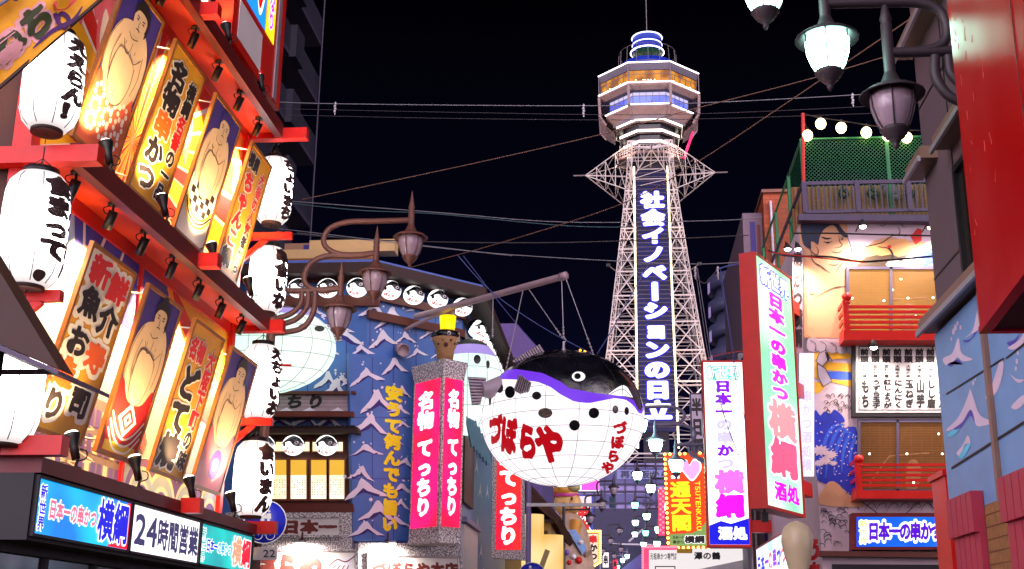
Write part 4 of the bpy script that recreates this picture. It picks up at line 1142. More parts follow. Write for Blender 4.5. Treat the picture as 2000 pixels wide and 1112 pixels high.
for a, b, w in ((L0, L1, .84), (L1, R1, .8)):
    fr = Fr(a + A(0, 0, zt - .42), b + A(0, 0, zt - .42), b + A(0, 0, zb + .25), a + A(0, 0, zb + .25))
    i = fr.sub((1 - w) / 2, 0, 1 - (1 - w) / 2, 1)
    mb = MB(); panel(mb, i, PKG, .03, .04); mb.build("panel", t)
    mb = MB(); col_text(mb, i, "名物", .5, .07, .34, .66, G_WHL, .036, .06, .015); put(mb, i, "代", .25, .35, .75, .47, G_WHL, .036, .06, .015) if False else None
    col_text(mb, i, "てっちり", .5, .40, .93, .62, G_WHL, .036, .065, .015); mb.build("lettering", t)
# blade sign down the side street
t = thing("blade_sign", "red lit blade sign in a granite frame behind the giant hanging pufferfish", "sign", (-3.9, 36.4, 3.4))
PB = Pl((0, 36, 0), (0, -1, 0))
fr = PB.fr((962, 800), (1021, 800), (1025, 1094), (960, 1090))
mb = MB(); panel(mb, fr, GRAN, 0, .35); mb.build("frame", t)
i = PB.fr((972, 800), (1018, 800), (1017, 1074), (968, 1074), .02)
mb = MB(); panel(mb, i, glow("red_sheet_warm", "f4143c", 1.1, True, "f02818", .9), 0, .015); mb.build("panel", t)
mb = MB(); col_text(mb, i, "味てっちり", .5, .29, .97, .78, G_WHL, .006, .065, .015); mb.build("lettering", t)
# statue on the column
t = thing("pufferfish_statue", "tan pufferfish statue wearing a glowing yellow hat on top of the pink column", "statue", (-4.72, 30.45, zt + .07))
SP = Pl((-4.72, 30.4, 0), (0, -1, 0))
c = SP(870, 670); TAN = paint("tan_fish", "b88a5a", .5, 0, .25, 8); PALEF = paint("pale_fish", "d8c8b0", .5, 0, .15, 8)
mb = MB(); pts = [(0, zt + .05 - c[2]), (.2, zt + .06 - c[2]), (.24, -.2), (.33, .02), (.37, .14), (.33, .24), (.18, .3), (0, .31)]; mb.lathe(pts, c, TAN, 24); mb.build("body", t)
mb = MB(); mb.lathe([(.35, .1), (.4, .16), (.34, .27), (.2, .33), (0, .34)], c, PBLK, 24); mb.build("back", t)
mb = MB()
for x, y in ((856, 672), (865, 664), (888, 672), (881, 664)): mb.ell(SP(x, y, .3), .025, .03, .03, PBLK, 8, 6)
mb.ell(SP(871, 673, .34), .06, .04, .06, BROWNB, 10, 8); mb.ell(SP(877, 651, .36), .05, .04, .06, WHITE, 10, 8); mb.ell(SP(877, 651, .4), .025, .03, .03, PBLK, 8, 6)
mb.build("face", t)
mb = MB(); striped_fin(mb, (SP(888, 652, .1), SP(888, 670, .1), SP(898, 650, .1), SP(898, 668, .1)), (0, .1, 0), (PALEF, TAN), 4, .1); striped_fin(mb, (SP(846, 655, .1), SP(846, 665, .1), SP(841, 653, .1), SP(841, 665, .1)), (0, .1, 0), (PALEF, TAN), 4, .1); mb.build("fin", t)
HAT = glow("yellow_hat", "ffd80a", 1.2)
h = SP(874, 646); mb = MB(); mb.lathe([(.19, 0), (.22, .38), (.0, .38)], h, HAT, 20); mb.build("hat", t)

# ---- boom and the giant hanging pufferfish
POLEM = paint("boom_paint", "b49aa0", .45, .2, .15, 6, .05)
t = thing("boom", "long pale steel boom on the blue restaurant carrying the giant pufferfish", "boom", (-5, 31, 9.6))
pA, pB = aY(812, 619, 31.0), aY(1100, 540, 28.2)
mb = MB(); mb.tube([pA, pA * .5 + pB * .5, pB], .085, POLEM, 12); mb.lathe([(0, -.1), (.1, -.1), (.1, .1), (0, .1)], pB, POLEM, 12, unit(pB - pA)); mb.build("boom_pole", t)
mb = MB(); mb.tube([aY(736, 669, 31.6), aY(860, 612, 30.6), aY(915, 588, 30.2)], .05, POLEM, 10); mb.build("strut", t)
mb = MB(); p = aY(886, 600, 30.4); mb.tube([p, p - A(0, 0, .75)], .05, POLEM, 8); mb.build("post", t)
p = PLC(783, 683, .1); t2 = thing("wall_lamp", "pale cylinder lamp fixed on the blue wave wall left of the pink column", "lamp", p)
mb = MB(); d = unit(A(.35, -.8, -.25)); mb.lathe([(0, -.1), (.17, -.1), (.17, .35), (.15, .35), (.15, .25), (0, .25)], p, POLEM, 20, d); mb.build("housing", t2)
FUG = Ell(aY(1098, 817, 28), (math.cos(.42), -math.sin(.42), 0), 1.97, 1.62, 1.585)
F = FUG
t = thing("giant_pufferfish", "giant white pufferfish lantern with black back and purple band hanging over the street", "lantern", F.c - A(0, 0, 1.6))
UPB = [(950, 752), (958, 735), (975, 716), (1007, 721), (1060, 729), (1095, 746), (1112, 759), (1125, 761), (1160, 768), (1187, 771), (1215, 774), (1238, 782), (1246, 800)]
LOB = [(949, 760), (960, 748), (980, 741), (1012, 742), (1050, 746), (1075, 756), (1095, 771), (1122, 785), (1150, 788), (1175, 783), (1200, 778), (1222, 781), (1237, 792), (1246, 806)]
def curve(L):
    q = sorted(F.lonlat(x, y) for x, y in L)
    xs = np.array([a for a, b in q]); ys = np.array([b for a, b in q])
    mid = (xs[0] + xs[-1]) / 2
    def f(l):
        while l > math.pi: l -= 2 * math.pi
        while l < -math.pi: l += 2 * math.pi
        if xs[0] <= l <= xs[-1]: return float(np.interp(l, xs, ys))
        if -l >= xs[0] and -l <= xs[-1]: return float(np.interp(-l, xs, ys))
        return float(ys[0] if abs(abs(l) - math.pi) < .9 else ys[-1])
    return f
ub, lb_ = curve(UPB), curve(LOB)
FW = glow("puffer_white", "fff6fa", 1.0, True); FP = glow("puffer_purple", "7a3cf0", .75, False)
PGL = paint("puffer_gloss_black", "16161e", .16, 0, .9, 1.6, .35, .9, .5)  # strong blotches in the colour stand in for grey-blue reflection patches
FW.cycles.emission_sampling = 'AUTO'
mb = MB(); F.zone(mb, lambda l: -1.57, lb_, FW, 120, 26); mb.build("belly", t)
mb = MB(); F.zone(mb, lb_, lambda l: max(ub(l), lb_(l) + .01), FP, 120, 4); mb.build("band", t)
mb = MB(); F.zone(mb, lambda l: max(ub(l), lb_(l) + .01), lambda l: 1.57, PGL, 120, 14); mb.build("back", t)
SEAMB = paint("grey_seam", "8e8694", .6)
mb = MB()
for la in (-1.15, -.95, -.72, -.5, -.28, -.06, .14, .3):
    ls = [l for l in np.linspace(-math.pi, math.pi, 121)]
    run = []
    for l in ls:
        if la < lb_(l) - .02: run.append(F.pt(l, la, .002))
        else:
            if len(run) > 1: mb.tube(run, .0065, SEAMB, 4, False)
            run = []
    if len(run) > 1: mb.tube(run, .0065, SEAMB, 4, False)
for k in range(16):
    l = -math.pi + .2 + k * math.pi / 8; mb.tube([F.pt(l, la, .002) for la in np.linspace(-1.5, lb_(l), 24)], .0065, SEAMB, 4, False)
for k in range(12):
    l = -math.pi + .1 + k * math.pi / 6; mb.tube([F.pt(l, la, .004) for la in np.linspace(ub(l), 1.5, 16)], .008, PBLK, 4, False)
mb.tube([F.pt(l, 1.0, .004) for l in np.linspace(-math.pi, math.pi, 60)], .008, PBLK, 4, False)
mb.build("seam", t)
mb = MB()
for x, y, rx, ry in ((976, 758, 7, 10), (996, 766, 10, 12), (1048, 773, 9, 8), (1065, 807, 14, 10), (1122, 831, 10.5, 10.5), (1160, 807, 10.5, 10.5), (1202, 800, 6, 8), (1224, 803, 4.5, 8), (957, 780, 2.5, 13)):
    mb = MB(); F.spot(mb, x, y, rx, ry, PBLK, .012); mb.build("marking", t)
mb = MB(); F.spot(mb, 1129, 736, 15, 11, PBLK, .01); F.spot(mb, 1130, 735.5, 13, 9.5, glow("glowing_face_white", "fffafc", 1.0, False), .02); F.spot(mb, 1128, 735, 6.5, 6, PBLK, .03); mb.build("eye", t)  # eye white glows by itself so it does not turn grey
mb = MB(); MW = glow("glowing_face_white", "fffafc", 1.0, False)
F.patch(mb, [(1187, 770), (1205, 757), (1217, 752), (1226, 757), (1237, 777), (1222, 774), (1205, 773)], MW, .02, 0, 24)
for L in ([(1187, 770), (1205, 757), (1217, 752), (1226, 757), (1237, 777)], [(1192, 770), (1216, 760), (1233, 775)], [(1216, 753), (1215, 772)]): F.line(mb, L, .008, PBLK, .024, 3)
mb.build("mouth", t)
mb = MB()
for ch, x, y, w, h, sh in (("づ", 967, 838, 24, 66, (.1, .5)), ("ぼ", 994, 850, 30, 74, (.05, .35)), ("ら", 1030, 862, 38, 72, (.0, .2)), ("や", 1073, 868, 56, 76, (-.1, .1))): F.char(mb, ch, x, y, w, h, REDT, .014, .075, .018, sh)
for ch, x, y, s in (("づ", 1211, 836, 26), ("ぼ", 1206, 864, 26), ("ら", 1198, 891, 25), ("や", 1187, 914, 25)): F.char(mb, ch, x, y, s, s, REDT, .014, .075, .015)
mb.build("lettering", t)
nrm = unit(EYE - F.c)
pf = F.hit(1018, 755, .05); PF = Pl(pf, nrm)
mb = MB(); striped_fin(mb, (PF(1003, 762, .0), PF(1030, 778, .0), PF(1014, 731, .25), PF(1038, 748, .25)), -nrm, (FINL, PBLK), 7, .06); mb.build("pectoral_fin", t)
PD = Pl(F.c + A(0, .1, 0), (math.sin(.42), -math.cos(.42), 0))
mb = MB(); striped_fin(mb, (PD(1003, 708, 0), PD(1066, 691, 0), PD(1000, 705, 0), PD(1054, 672, 0)), (0, .1, 0), (FINL, PBLK), 12, .12); mb.build("dorsal_fin", t)
mb = MB(); striped_fin(mb, (PD(950, 738, 0), PD(938, 790, 0), PD(914, 736, 0), PD(922, 792, 0)), (0, .1, 0), (FINL, PBLK), 9, .12); mb.tube([PD(975, 760, 0), PD(942, 762, 0)], [.3, .16], FINL, 14); mb.build("tail", t)
mb = MB(); mb.lathe([(.03, 0), (.06, .03), (.03, .1), (.03, .25)], F.pt(0, 1.55), STEEL, 10); mb.tube([F.pt(0, 1.55) + A(0, 0, .2), F.pt(0, 1.55) + A(.06, 0, .28), F.pt(0, 1.55) + A(0, 0, .36)], .02, STEEL, 6); mb.build("hook", t)
mb = MB()
for a, b in (((1028, 556), (978, 716)), ((1034, 557), (1096, 684)), ((1097, 546), (1098, 684)), ((1103, 546), (1160, 690)), ((970, 578), (970, 660))):
    p = pA + (pB - pA) * ((a[0] - 812) / 288); q = F.hit(*b) if b[1] > 688 else (F.pt(0, 1.55) + A(0, 0, .3) if b[0] > 1000 else p - A(0, 0, 1.1))
    mb.tube([p, q], .012, STEEL, 5)
    for k in range(4): mb.ell(q + (p - q) * (.04 + .05 * k), .03, .03, .03, STEEL, 6, 5)
mb.build("cable", t)
mb = MB(); AMB = glow("amber_lamp", "ff9020", 4, False)
for l in (.2, .5): mb.ell(F.pt(l - .6, 1.25, .02), .03, .03, .03, AMB, 8, 6)
mb.build("marker_lamp", t)
# ------------------------------------------------------------------ triple street lamps
LM = paint("lamp_post_brown", "6e463c", .5, .2, .2, 8, .1); LMD = paint("lamp_post_dark", "3a3036", .5, .2, .2, 8)
GOFF = paint("unlit_glass", "a08c98", .18, 0, .12, 6, 0, .7)
GON = glow("white_lamp_glass", "b4ffe4", 14.0, True); GTEAL = glow("teal_lamp_glass", "6ef0dc", 5.0, True)
def lamp_head(t, p, mat, glass, up, s=1.0, seg=20):
    """p is the underside centre of the hat; up is the stem length above it"""
    m = MB()
    m.lathe([(.0, .30 * s), (.05 * s, .28 * s), (.10 * s, .16 * s), (.14 * s, .1 * s), (.27 * s, .05 * s), (.34 * s, .0), (.335 * s, -.02 * s), (.24 * s, .03 * s), (.0, .03 * s)], p, mat, seg)
    o = m.build("lamp", t)
    if up > 0:
        m = MB(); z = up
        m.lathe([(.0, z), (.015 * s, z - .08 * s), (.05 * s, z - .3 * s), (.066 * s, z - .36 * s), (.05 * s, z - .4 * s), (.062 * s, z - .43 * s), (.062 * s, .2 * s)], p, mat, 12); m.build("spire", o)
    g = MB(); g.lathe([(.21 * s, .02 * s), (.235 * s, -.04 * s), (.225 * s, -.16 * s), (.18 * s, -.3 * s), (.12 * s, -.4 * s)], p, glass, seg); g.build("glass", o)
    g = MB(); g.lathe([(.125 * s, -.37 * s), (.155 * s, -.4 * s), (.125 * s, -.42 * s), (.13 * s, -.445 * s), (.095 * s, -.46 * s), (.1 * s, -.485 * s), (.06 * s, -.5 * s), (.062 * s, -.52 * s), (.03 * s, -.54 * s), (.034 * s, -.57 * s), (.018 * s, -.61 * s), (0, -.62 * s)], p, mat, seg)
    for k in range(6 if seg > 12 else 0):
        a_ = math.pi / 3 * k + .3; cs = A(math.cos(a_), math.sin(a_), 0)
        g.tube([A(*p) + cs * r_ * s + A(0, 0, z_ * s) for r_, z_ in ((.25, .02), (.245, -.04), (.235, -.16), (.19, -.3), (.135, -.4))], .009 * s, mat, 5, False)
    g.build("cage", o)
    return o
def arm_pts(L, Y): return [aY(x, y, Y) for x, y in smooth_poly(L, 8, False)]
def triple(label, Y, post, ztop, heads, arms, mat, r=.055, seg=20):
    """post: x position; heads: (x px, y px, glass, spire); arms: lists of pixels in the plane at Y"""
    t = thing("street_lamp", label, "street lamp", (post, Y, 0), "triple lantern street lamps")
    m = MB(); m.tube([(post, Y, 0), (post, Y, 1.0), (post, Y, ztop)], [.14, .1, .085], mat, 14); m.lathe([(.2, 0), (.2, .3), (.13, .45), (.1, .5)], (post, Y, 0), mat, 14); m.build("post", t)
    for L in arms:
        m = MB(); m.tube(arm_pts(L, Y), r, mat, 10); m.build("arm", t)
    for x, y, g, sp in heads: lamp_head(t, aY(x, y, Y), mat, g, sp, 1.0, seg)
    return t
PX = aY(530, 640, 22)[0]
triple("brown triple street lamp with unlit lanterns behind the far paper lanterns", 22.0, PX, aY(533, 585, 22)[2],
       [(802, 464, GOFF, .98), (733, 534, GOFF, .98), (663, 604, GOFF, .98)],
       [[(805, 430), (740, 432), (680, 434), (645, 446), (632, 468), (640, 486), (665, 497), (700, 498), (735, 494)], [(735, 495), (690, 500), (640, 500), (608, 514), (594, 540), (602, 560), (630, 568), (665, 563)], [(665, 563), (600, 568), (530, 568)],
        [(590, 570), (586, 595), (566, 614), (530, 625)], [(602, 570), (599, 600), (576, 625), (532, 638)], [(615, 570), (612, 610), (588, 642), (532, 652)]], LM)
RX = 3.9
triple("dark triple street lamp with two glowing lanterns and one unlit by the red box sign", 12.0, aY(2035, 300, 12)[0], 11.6,
       [(1491, -40, GON, .9), (1615, 76, GON, .9), (1742, 186, GOFF, 1.25)],
       [[(1620, 8), (1700, 6), (1790, 6), (1835, 22), (1850, 60), (1838, 88), (1800, 100), (1742, 103)], [(1742, 103), (1800, 102), (1895, 98), (2035, 92)], [(1491, -105), (1560, -106), (1640, -100), (1690, -60), (1680, -10), (1650, 5), (1615, 8)],
        [(1826, 110), (1828, 150), (1850, 185), (1892, 208), (2035, 290)], [(1852, 110), (1856, 140), (1872, 160), (1892, 172), (2035, 240)]], LMD)
triple("purple grey triple street lamp right of the pufferfish with three white lit lanterns", 40.0, aY(1393, 900, 40)[0], aY(1393, 828, 40)[2],
       [(1250, 822, GON, .8), (1280, 860, GON, .8), (1320, 900, GON, .8)],
       [[(1250, 796), (1310, 795), (1335, 806), (1332, 822), (1310, 830), (1280, 830)], [(1280, 830), (1330, 830), (1356, 842), (1352, 862), (1330, 869), (1320, 869)], [(1320, 869), (1393, 868)],
        [(1345, 872), (1352, 890), (1392, 903)], [(1355, 872), (1362, 895), (1392, 910)], [(1366, 872), (1370, 880), (1392, 894)]], paint("lamp_post_lilac", "7c748c", .5, .2), .055, 14)
def far(label, Y, px_post, heads, mat=LMD, side=1):
    H = [(x, y, g, .75) for x, y, g in heads]; xs = [h[0] for h in heads]; ys = [h[1] for h in heads]; k = 700.0 / Y
    arms = []
    for i in range(len(heads)):
        x, y, _ = heads[i]; nx = heads[i + 1][0] if i + 1 < len(heads) else px_post
        ny = heads[i + 1][1] if i + 1 < len(heads) else y + k * .4
        y -= k * 1.2; ny -= k * 1.2
        if i + 1 < len(heads): arms.append([(x, y), ((x + nx) / 2, y), (nx + side * k * .6, y + k * .2), (nx + side * k * .9, (y + ny) / 2), (nx + side * k * .5, ny - k * .1), (nx, ny)])
        else: arms.append([(x, y), (px_post, y)])
    p = aY(px_post, ys[-1] - k * 2.5, Y)
    triple(label, Y, p[0], p[2], H, arms, mat, .05, 12)
far("dark triple street lamp with unlit lanterns left of the far street, before the robed statue", 68, 1101, [(1198, 952, GOFF), (1175, 980, GOFF), (1152, 1008, GOFF)], LMD, -1)
far("triple street lamp with white lanterns beside the bulb edged heart sign", 62, 1352, [(1245, 923, GON), (1271, 948, GON), (1298, 983, GON)])
far("triple street lamp with a teal topmost lantern over the far street", 80, 1335, [(1240, 982, GTEAL), (1263, 1004, GON), (1286, 1030, GON)])
far("triple street lamp with a teal middle lantern far down the street", 92, 1320, [(1241, 1017, GON), (1261, 1037, GTEAL), (1283, 1058, GON)])
far("small triple street lamp with white lanterns low over the far street", 106, 1310, [(1240, 1040, GON), (1257, 1060, GON), (1274, 1078, GON)])
far("small triple street lamp with unlit lanterns left of the lit rows", 104, 1150, [(1210, 1033, GOFF), (1193, 1053, GOFF), (1176, 1073, GOFF)], LMD, -1)
far("smaller triple street lamp with unlit lanterns lower in the far street", 120, 1162, [(1213, 1070, GOFF), (1200, 1083, GOFF), (1185, 1100, GOFF)], LMD, -1)
far("smallest triple street lamp with white lanterns at the far end of the street", 134, 1172, [(1225, 1084, GON), (1216, 1092, GON), (1206, 1105, GON)], paint("lamp_post_lilac", "7c748c", .5, .2), -1)
# ------------------------------------------------------------------ lattice tower
TX, TY = 5.2, 184.0
def tz(y, a=0.0, x=1268): return aY(x, y, TY - a)[2]
TS = paint("tower_steel", "aca29c", .45, .1, .12, .3); TSD = paint("tower_steel_dark", "6a5e60", .5, .2, .2, .3); TPALE = paint("tower_soffit", "7a6462", .5, 0, .15, .4)
TGR = paint("tower_grey_band", "4a4350", .5, .1, .15, .3); TDK = paint("tower_dark_glass", "120e10", .2, 0, .3, .5)
NEON = glow("pink_white_neon", "fff0f4", 3.0, True); NEONB = glow("white_light_band", "fff2dc", 3.4, True); NEONW = glow("warm_neon_tube", "ffe8b8", 2.6, True)
NBL = glow("blue_white_neon", "d8dcff", 2.4, False); BLG = glow("blue_lit_glass", "1830c8", .42, True, "2848d8", .6); GRG = glow("green_lit_glass", "0a5a34", .18, False, "02100a", .4)
ORW = glow("amber_deck", "e8981c", .75, True, "6a3408", .6); BLW = glow("blue_deck", "8a98f0", .85, True, "4a5ad8", .35)
def octa(z, a, rot=0):
    k = math.tan(math.pi / 8)
    return [A(TX + a * x, TY + a * y, z) for x, y in ((-k, -1), (k, -1), (1, -k), (1, k), (k, 1), (-k, 1), (-1, k), (-1, -k))]
def ringwall(mb, z0, a0, z1, a1, mat):
    p, q = octa(z0, a0), octa(z1, a1)
    mb.add(p + q, [(i, (i + 1) % 8, 8 + (i + 1) % 8, 8 + i) for i in range(8)], mat)
def octcap(mb, z, a, mat): mb.add(octa(z, a), [tuple(range(8))], mat)
def octneon(mb, z, a, r, mat):
    p = octa(z, a)
    for i in (0, 1, 3, 4, 5, 7): mb.beam(p[i], p[(i + 1) % 8], r, r, mat)
T = thing("lattice_tower", "tall lattice tower with a lit observation deck and a blue vertical sign of white letters", "tower", (TX, TY, 0))
a1, a2 = 8.05, 6.95
zr = tz(122, a1); zf = tz(159.5, a1); zr2 = tz(166, a1); zw2 = tz(180, a2 - .7); zf2 = tz(203.5, a2)
mb = MB()
ringwall(mb, zr - .1, a1, zr + .25, a1, TSD); octcap(mb, zr + .25, a1, TSD); ringwall(mb, tz(135, a1), a1 - .25, zr - .1, a1 - .05, TGR)
ringwall(mb, zf - .35, a1, zf, a1, TPALE); ringwall(mb, zf - .9, a1 - 1.0, zf - .35, a1, TPALE); ringwall(mb, zw2 - .1, a2 - .75, zf - .9, a1 - 1.0, TGR)
ringwall(mb, zf2 - .3, a2, zf2 + .1, a2, TPALE); octcap(mb, zf2 + .1, a2, TSD); ringwall(mb, zf2 - 1.3, a2 - 1.1, zf2 - .3, a2, TPALE); ringwall(mb, zf2 - 2.0, a2 - 1.2, zf2 - 1.3, a2 - 1.1, TSD)
zb1, zb2, zb3 = tz(233, 5.3), tz(255, 4.75), tz(276, 4.2)
for z, a in ((zb1, 5.3), (zb2, 4.75), (zb3, 4.2)):
    ringwall(mb, z - .42, a - .25, z - .2, a, TSD); ringwall(mb, z + .2, a, z + .36, a + .02, TSD); octcap(mb, z - .42, a - .25, TDK); ringwall(mb, z + .36, a - .9, z + 1.5, a - .6, TGR)
ringwall(mb, zb3, 3.6, zf2 - 1.5, 4.4, TDK)
mb.build("deck", T)
# frame posts on the outside of the two storeys
mb = MB()
p1, p2, p3, p4 = octa(zf - .4, a1), octa(tz(208, a2), a1 - .15), octa(tz(228, 6), a2 + .05), octa(tz(247, 5), 5.5)
for i in range(8):
    mb = MB(); mb.beam(p1[i], p2[i], .4, .4, TPALE); mb.beam(p2[i], p3[i], .4, .3, TPALE)
    if i in (2, 6):
        j = i + 1
        for a_, b_, k_ in ((p1, p2, TPALE), (p2, p3, TPALE), (p3, p4, TSD)):
            mb.add([a_[i], a_[j], b_[j], b_[i]], [(0, 1, 2, 3)], k_)
            for t_ in (.33, .66): mb.beam(a_[i] + (a_[j] - a_[i]) * t_, b_[i] + (b_[j] - b_[i]) * t_, .08, .08, TSD)
    q1, q2 = octa(zf - .1, a1)[i], octa(zr, a1)[i]; mb.beam(q1, q2, .12, .12, TSD); mb.build("bracket", T)
for i in range(8):
    for z0, z1, a0, aa1, mat, n in ((zf + .1, tz(136, a1), a1 - .55, a1 - .3, ORW, 6), (zf2 + .15, zw2, a2 - .75, a2 - .65, BLW, 6)):
        p, q = octa(z0, a0), octa(z1, aa1); j = (i + 1) % 8
        fr = Fr(q[i], q[j], p[j], p[i])
        mb = MB()
        for k in range(n): panel(mb, fr, TSD, .08, .08, (k + .0) / (n - 1) - .006, 0, (k + .0) / (n - 1) + .006, 1)
        panel(mb, fr, TSD, .07, .07, 0, .27, 1, .3); o = mb.build("window", T)
        mb = MB(); panel(mb, fr, mat, .0)
        panel(mb, fr, glow("pale_deck_strip", "c8c0e8", .9, False) if mat is BLW else mat, .02, None, 0, .02, 1, .26)
        for k in range(6 if i in (0, 1, 7) else 2):
            u, v = RND.uniform(.15, .85), RND.uniform(.72, .86) if mat is ORW else RND.uniform(.6, .9)
            if mat is ORW: disc(mb, fr, u, v, .018, .03, glow("deck_bulb", "fff0c0", 5, False), .03, 8)
            else: disc(mb, fr, u, v + .05, .012, .09, TDK, .03, 8)
        mb.build("pane", o)
mb = MB(); octneon(mb, zr + .05, a1 + .08, .14, NEON); mb.build("neon_line", T)
mb = MB(); octneon(mb, zf - .05, a1 + .08, .15, NEON); mb.build("neon_line", T)
mb = MB(); octneon(mb, zf2, a2 + .1, .16, NEON); mb.build("neon_line", T)
mb = MB()
for z, a in ((zb1, 5.3), (zb2, 4.75), (zb3, 4.2)): ringwall(mb, z - .2, a + .02, z + .2, a + .02, NEONB)
mb.build("light_band", T)
mb = MB(); mb.beam((TX + 5.4, TY - 2, zb3 - 2.2), (TX + 7.0, TY - 1.5, zb1 - .8), .35, .35, glow("red_neon_sign", "ff1060", 1.6, False)); mb.build("neon_sign", T)
# crown
def cyl(mb, z0, z1, r, mat, cap=True, seg=40): mb.lathe([(r, z0), (r, z1)] + ([(0, z1)] if cap else []), (TX, TY, 0), mat, seg)
def ring(mb, z, r, th, mat): mb.tube([(TX + r * math.cos(t), TY + r * math.sin(t), z) for t in np.linspace(0, 2 * math.pi, 49)], th, mat, 6, False)
CXP = 1263
zt0, zt1, zt2, zt3, zt4 = tz(62, 2.5, CXP), tz(76, 2.5, CXP), tz(91, 2.6, CXP), tz(108, 2.6, CXP), tz(109, 4.5, CXP)
mb = MB(); cyl(mb, zt2 + .2, zt0, 2.45, BLG); mb.build("crown", T)
mb = MB(); cyl(mb, zt3 - 1.0, zt2, 2.4, GRG)
for k in range(10): t_ = .63 * k; mb.tube([(TX + 2.5 * math.cos(t_), TY + 2.5 * math.sin(t_), zt3 - 1), (TX + 2.5 * math.cos(t_), TY + 2.5 * math.sin(t_), zt2)], .06, GRG, 5)
mb.build("drum", T)
mb = MB(); mb.lathe([(4.4, zt4 - .9), (4.5, zt4), (4.1, zt4 + .05), (2.4, zt4 - .2)], (TX, TY, 0), BLG, 40); mb.lathe([(5.6, zr + .3), (4.45, zt4 - .95)], (TX, TY, 0), paint("violet_roof", "3a34a0", .4), 40); mb.build("roof", T)
mb = MB(); ring(mb, zt0, 2.5, .1, NBL); ring(mb, zt1, 2.45, .09, NBL); ring(mb, zt2 + .1, 2.75, .1, NEON); ring(mb, zt4, 4.5, .07, BLG); ring(mb, zr + .5, 5.6, .08, NBL); mb.build("neon_line", T)
mb = MB()
for k in range(16):
    t_ = 2 * math.pi * k / 16; mb.tube([(TX + 4.9 * math.cos(t_), TY + 4.9 * math.sin(t_), zt4 - .9), (TX + 4.7 * math.cos(t_), TY + 4.7 * math.sin(t_), zt2 - .3)], .04, TSD, 5)
ring(mb, zt2 - .3, 4.7, .04, TSD); ring(mb, zt4 - .9, 4.9, .04, TSD); mb.build("guard_rail", T)
mb = MB(); mb.tube([(TX, TY, zt0), (TX, TY, zt0 + 9)], .07, TSD, 6); mb.build("antenna", T)
# shaft
ZS = [(tz(300), 3.7), (tz(340), 3.75), (tz(444), 4.75), (tz(550), 5.85), (tz(700), 7.4), (tz(850), 9.2), (tz(1000), 11.4), (0, 15.5)]
ZS = sorted(ZS)
def hw(z): return .962 * float(np.interp(z, [a for a, b in ZS], [b for a, b in ZS]))
ztop = tz(292)
def corner(sx, sy, z, d=0): h = hw(z) - d; return A(TX + sx * h, TY + sy * h, z)
lv = [ztop]
while lv[-1] > 3: lv.append(lv[-1] - (.9 + .55 * hw(lv[-1])))
lv[-1] = 0
PWH = 2.75
for sx, sy in ((-1, -1), (1, -1), (1, 1), (-1, 1)):
    mb = MB(); w = .62
    for dx, dy in ((0, 0), (1, 0), (0, 1), (1, 1)):
        for i in range(len(lv) - 1): mb.beam(corner(sx, sy, lv[i]) - A(sx * dx * w, sy * dy * w, 0), corner(sx, sy, lv[i + 1]) - A(sx * dx * w, sy * dy * w, 0), .13, .13, TS)
    z = ztop
    while z > 25:
        c = corner(sx, sy, z); d = corner(sx, sy, z - 1.3)
        mb.beam(c, c - A(sx * w, 0, 0), .09, .09, TS); mb.beam(c, d - A(sx * w, 0, 0), .08, .08, TS); mb.beam(c, c - A(0, sy * w, 0), .09, .09, TS); mb.beam(c, d - A(0, sy * w, 0), .08, .08, TS)
        z -= 1.3
    mb.build("leg", T)
def onface(k, u, z, d=0.0):
    """u across a face of the shaft, k = 0 front, 1 right, 2 back, 3 left"""
    h = hw(z) + d; x, y = (u, -h); 
    for _ in range(k): x, y = -y, x
    return A(TX + x, TY + y, z)
for k in range(4):
    mb = MB()
    for i in range(len(lv) - 1):
        z0, z1 = lv[i], lv[i + 1]; h0, h1 = hw(z0), hw(z1); zm = (z0 + z1) / 2
        mb.beam(onface(k, -h0, z0), onface(k, h0, z0), .2, .22, TS)
        mb.beam(onface(k, -h0, z0 - .6), onface(k, h0, z0 - .6), .1, .1, TS)
        for s in (-1, 1):
            a_, b_ = h0 - .4, h1 - .4; m0, m1 = min(PWH, h0 - .6), min(PWH, h1 - .6)
            mb.beam(onface(k, s * a_, z0), onface(k, s * m1, z1), .15, .15, TS); mb.beam(onface(k, s * m0, z0), onface(k, s * b_, z1), .15, .15, TS)
            if h1 > 5:
                mb.beam(onface(k, s * m1, zm), onface(k, s * b_, zm), .08, .08, TS)
    mb.build("bracing", T)
mb = MB()
for i in range(1, len(lv) - 1):
    z = lv[i]; h = hw(z) - .5
    mb.beam((TX - h, TY - h, z), (TX + h, TY + h, z), .12, .12, TSD); mb.beam((TX + h, TY - h, z), (TX - h, TY + h, z), .12, .12, TSD)
zl, zh = 20, ztop
mb.box((TX - 1.9, TY - 1.9, zl), (TX + 1.9, TY + 1.9, zh - 1), paint("tower_core", "2a2430", .6, .1, .2, .4)); mb.build("core", T)
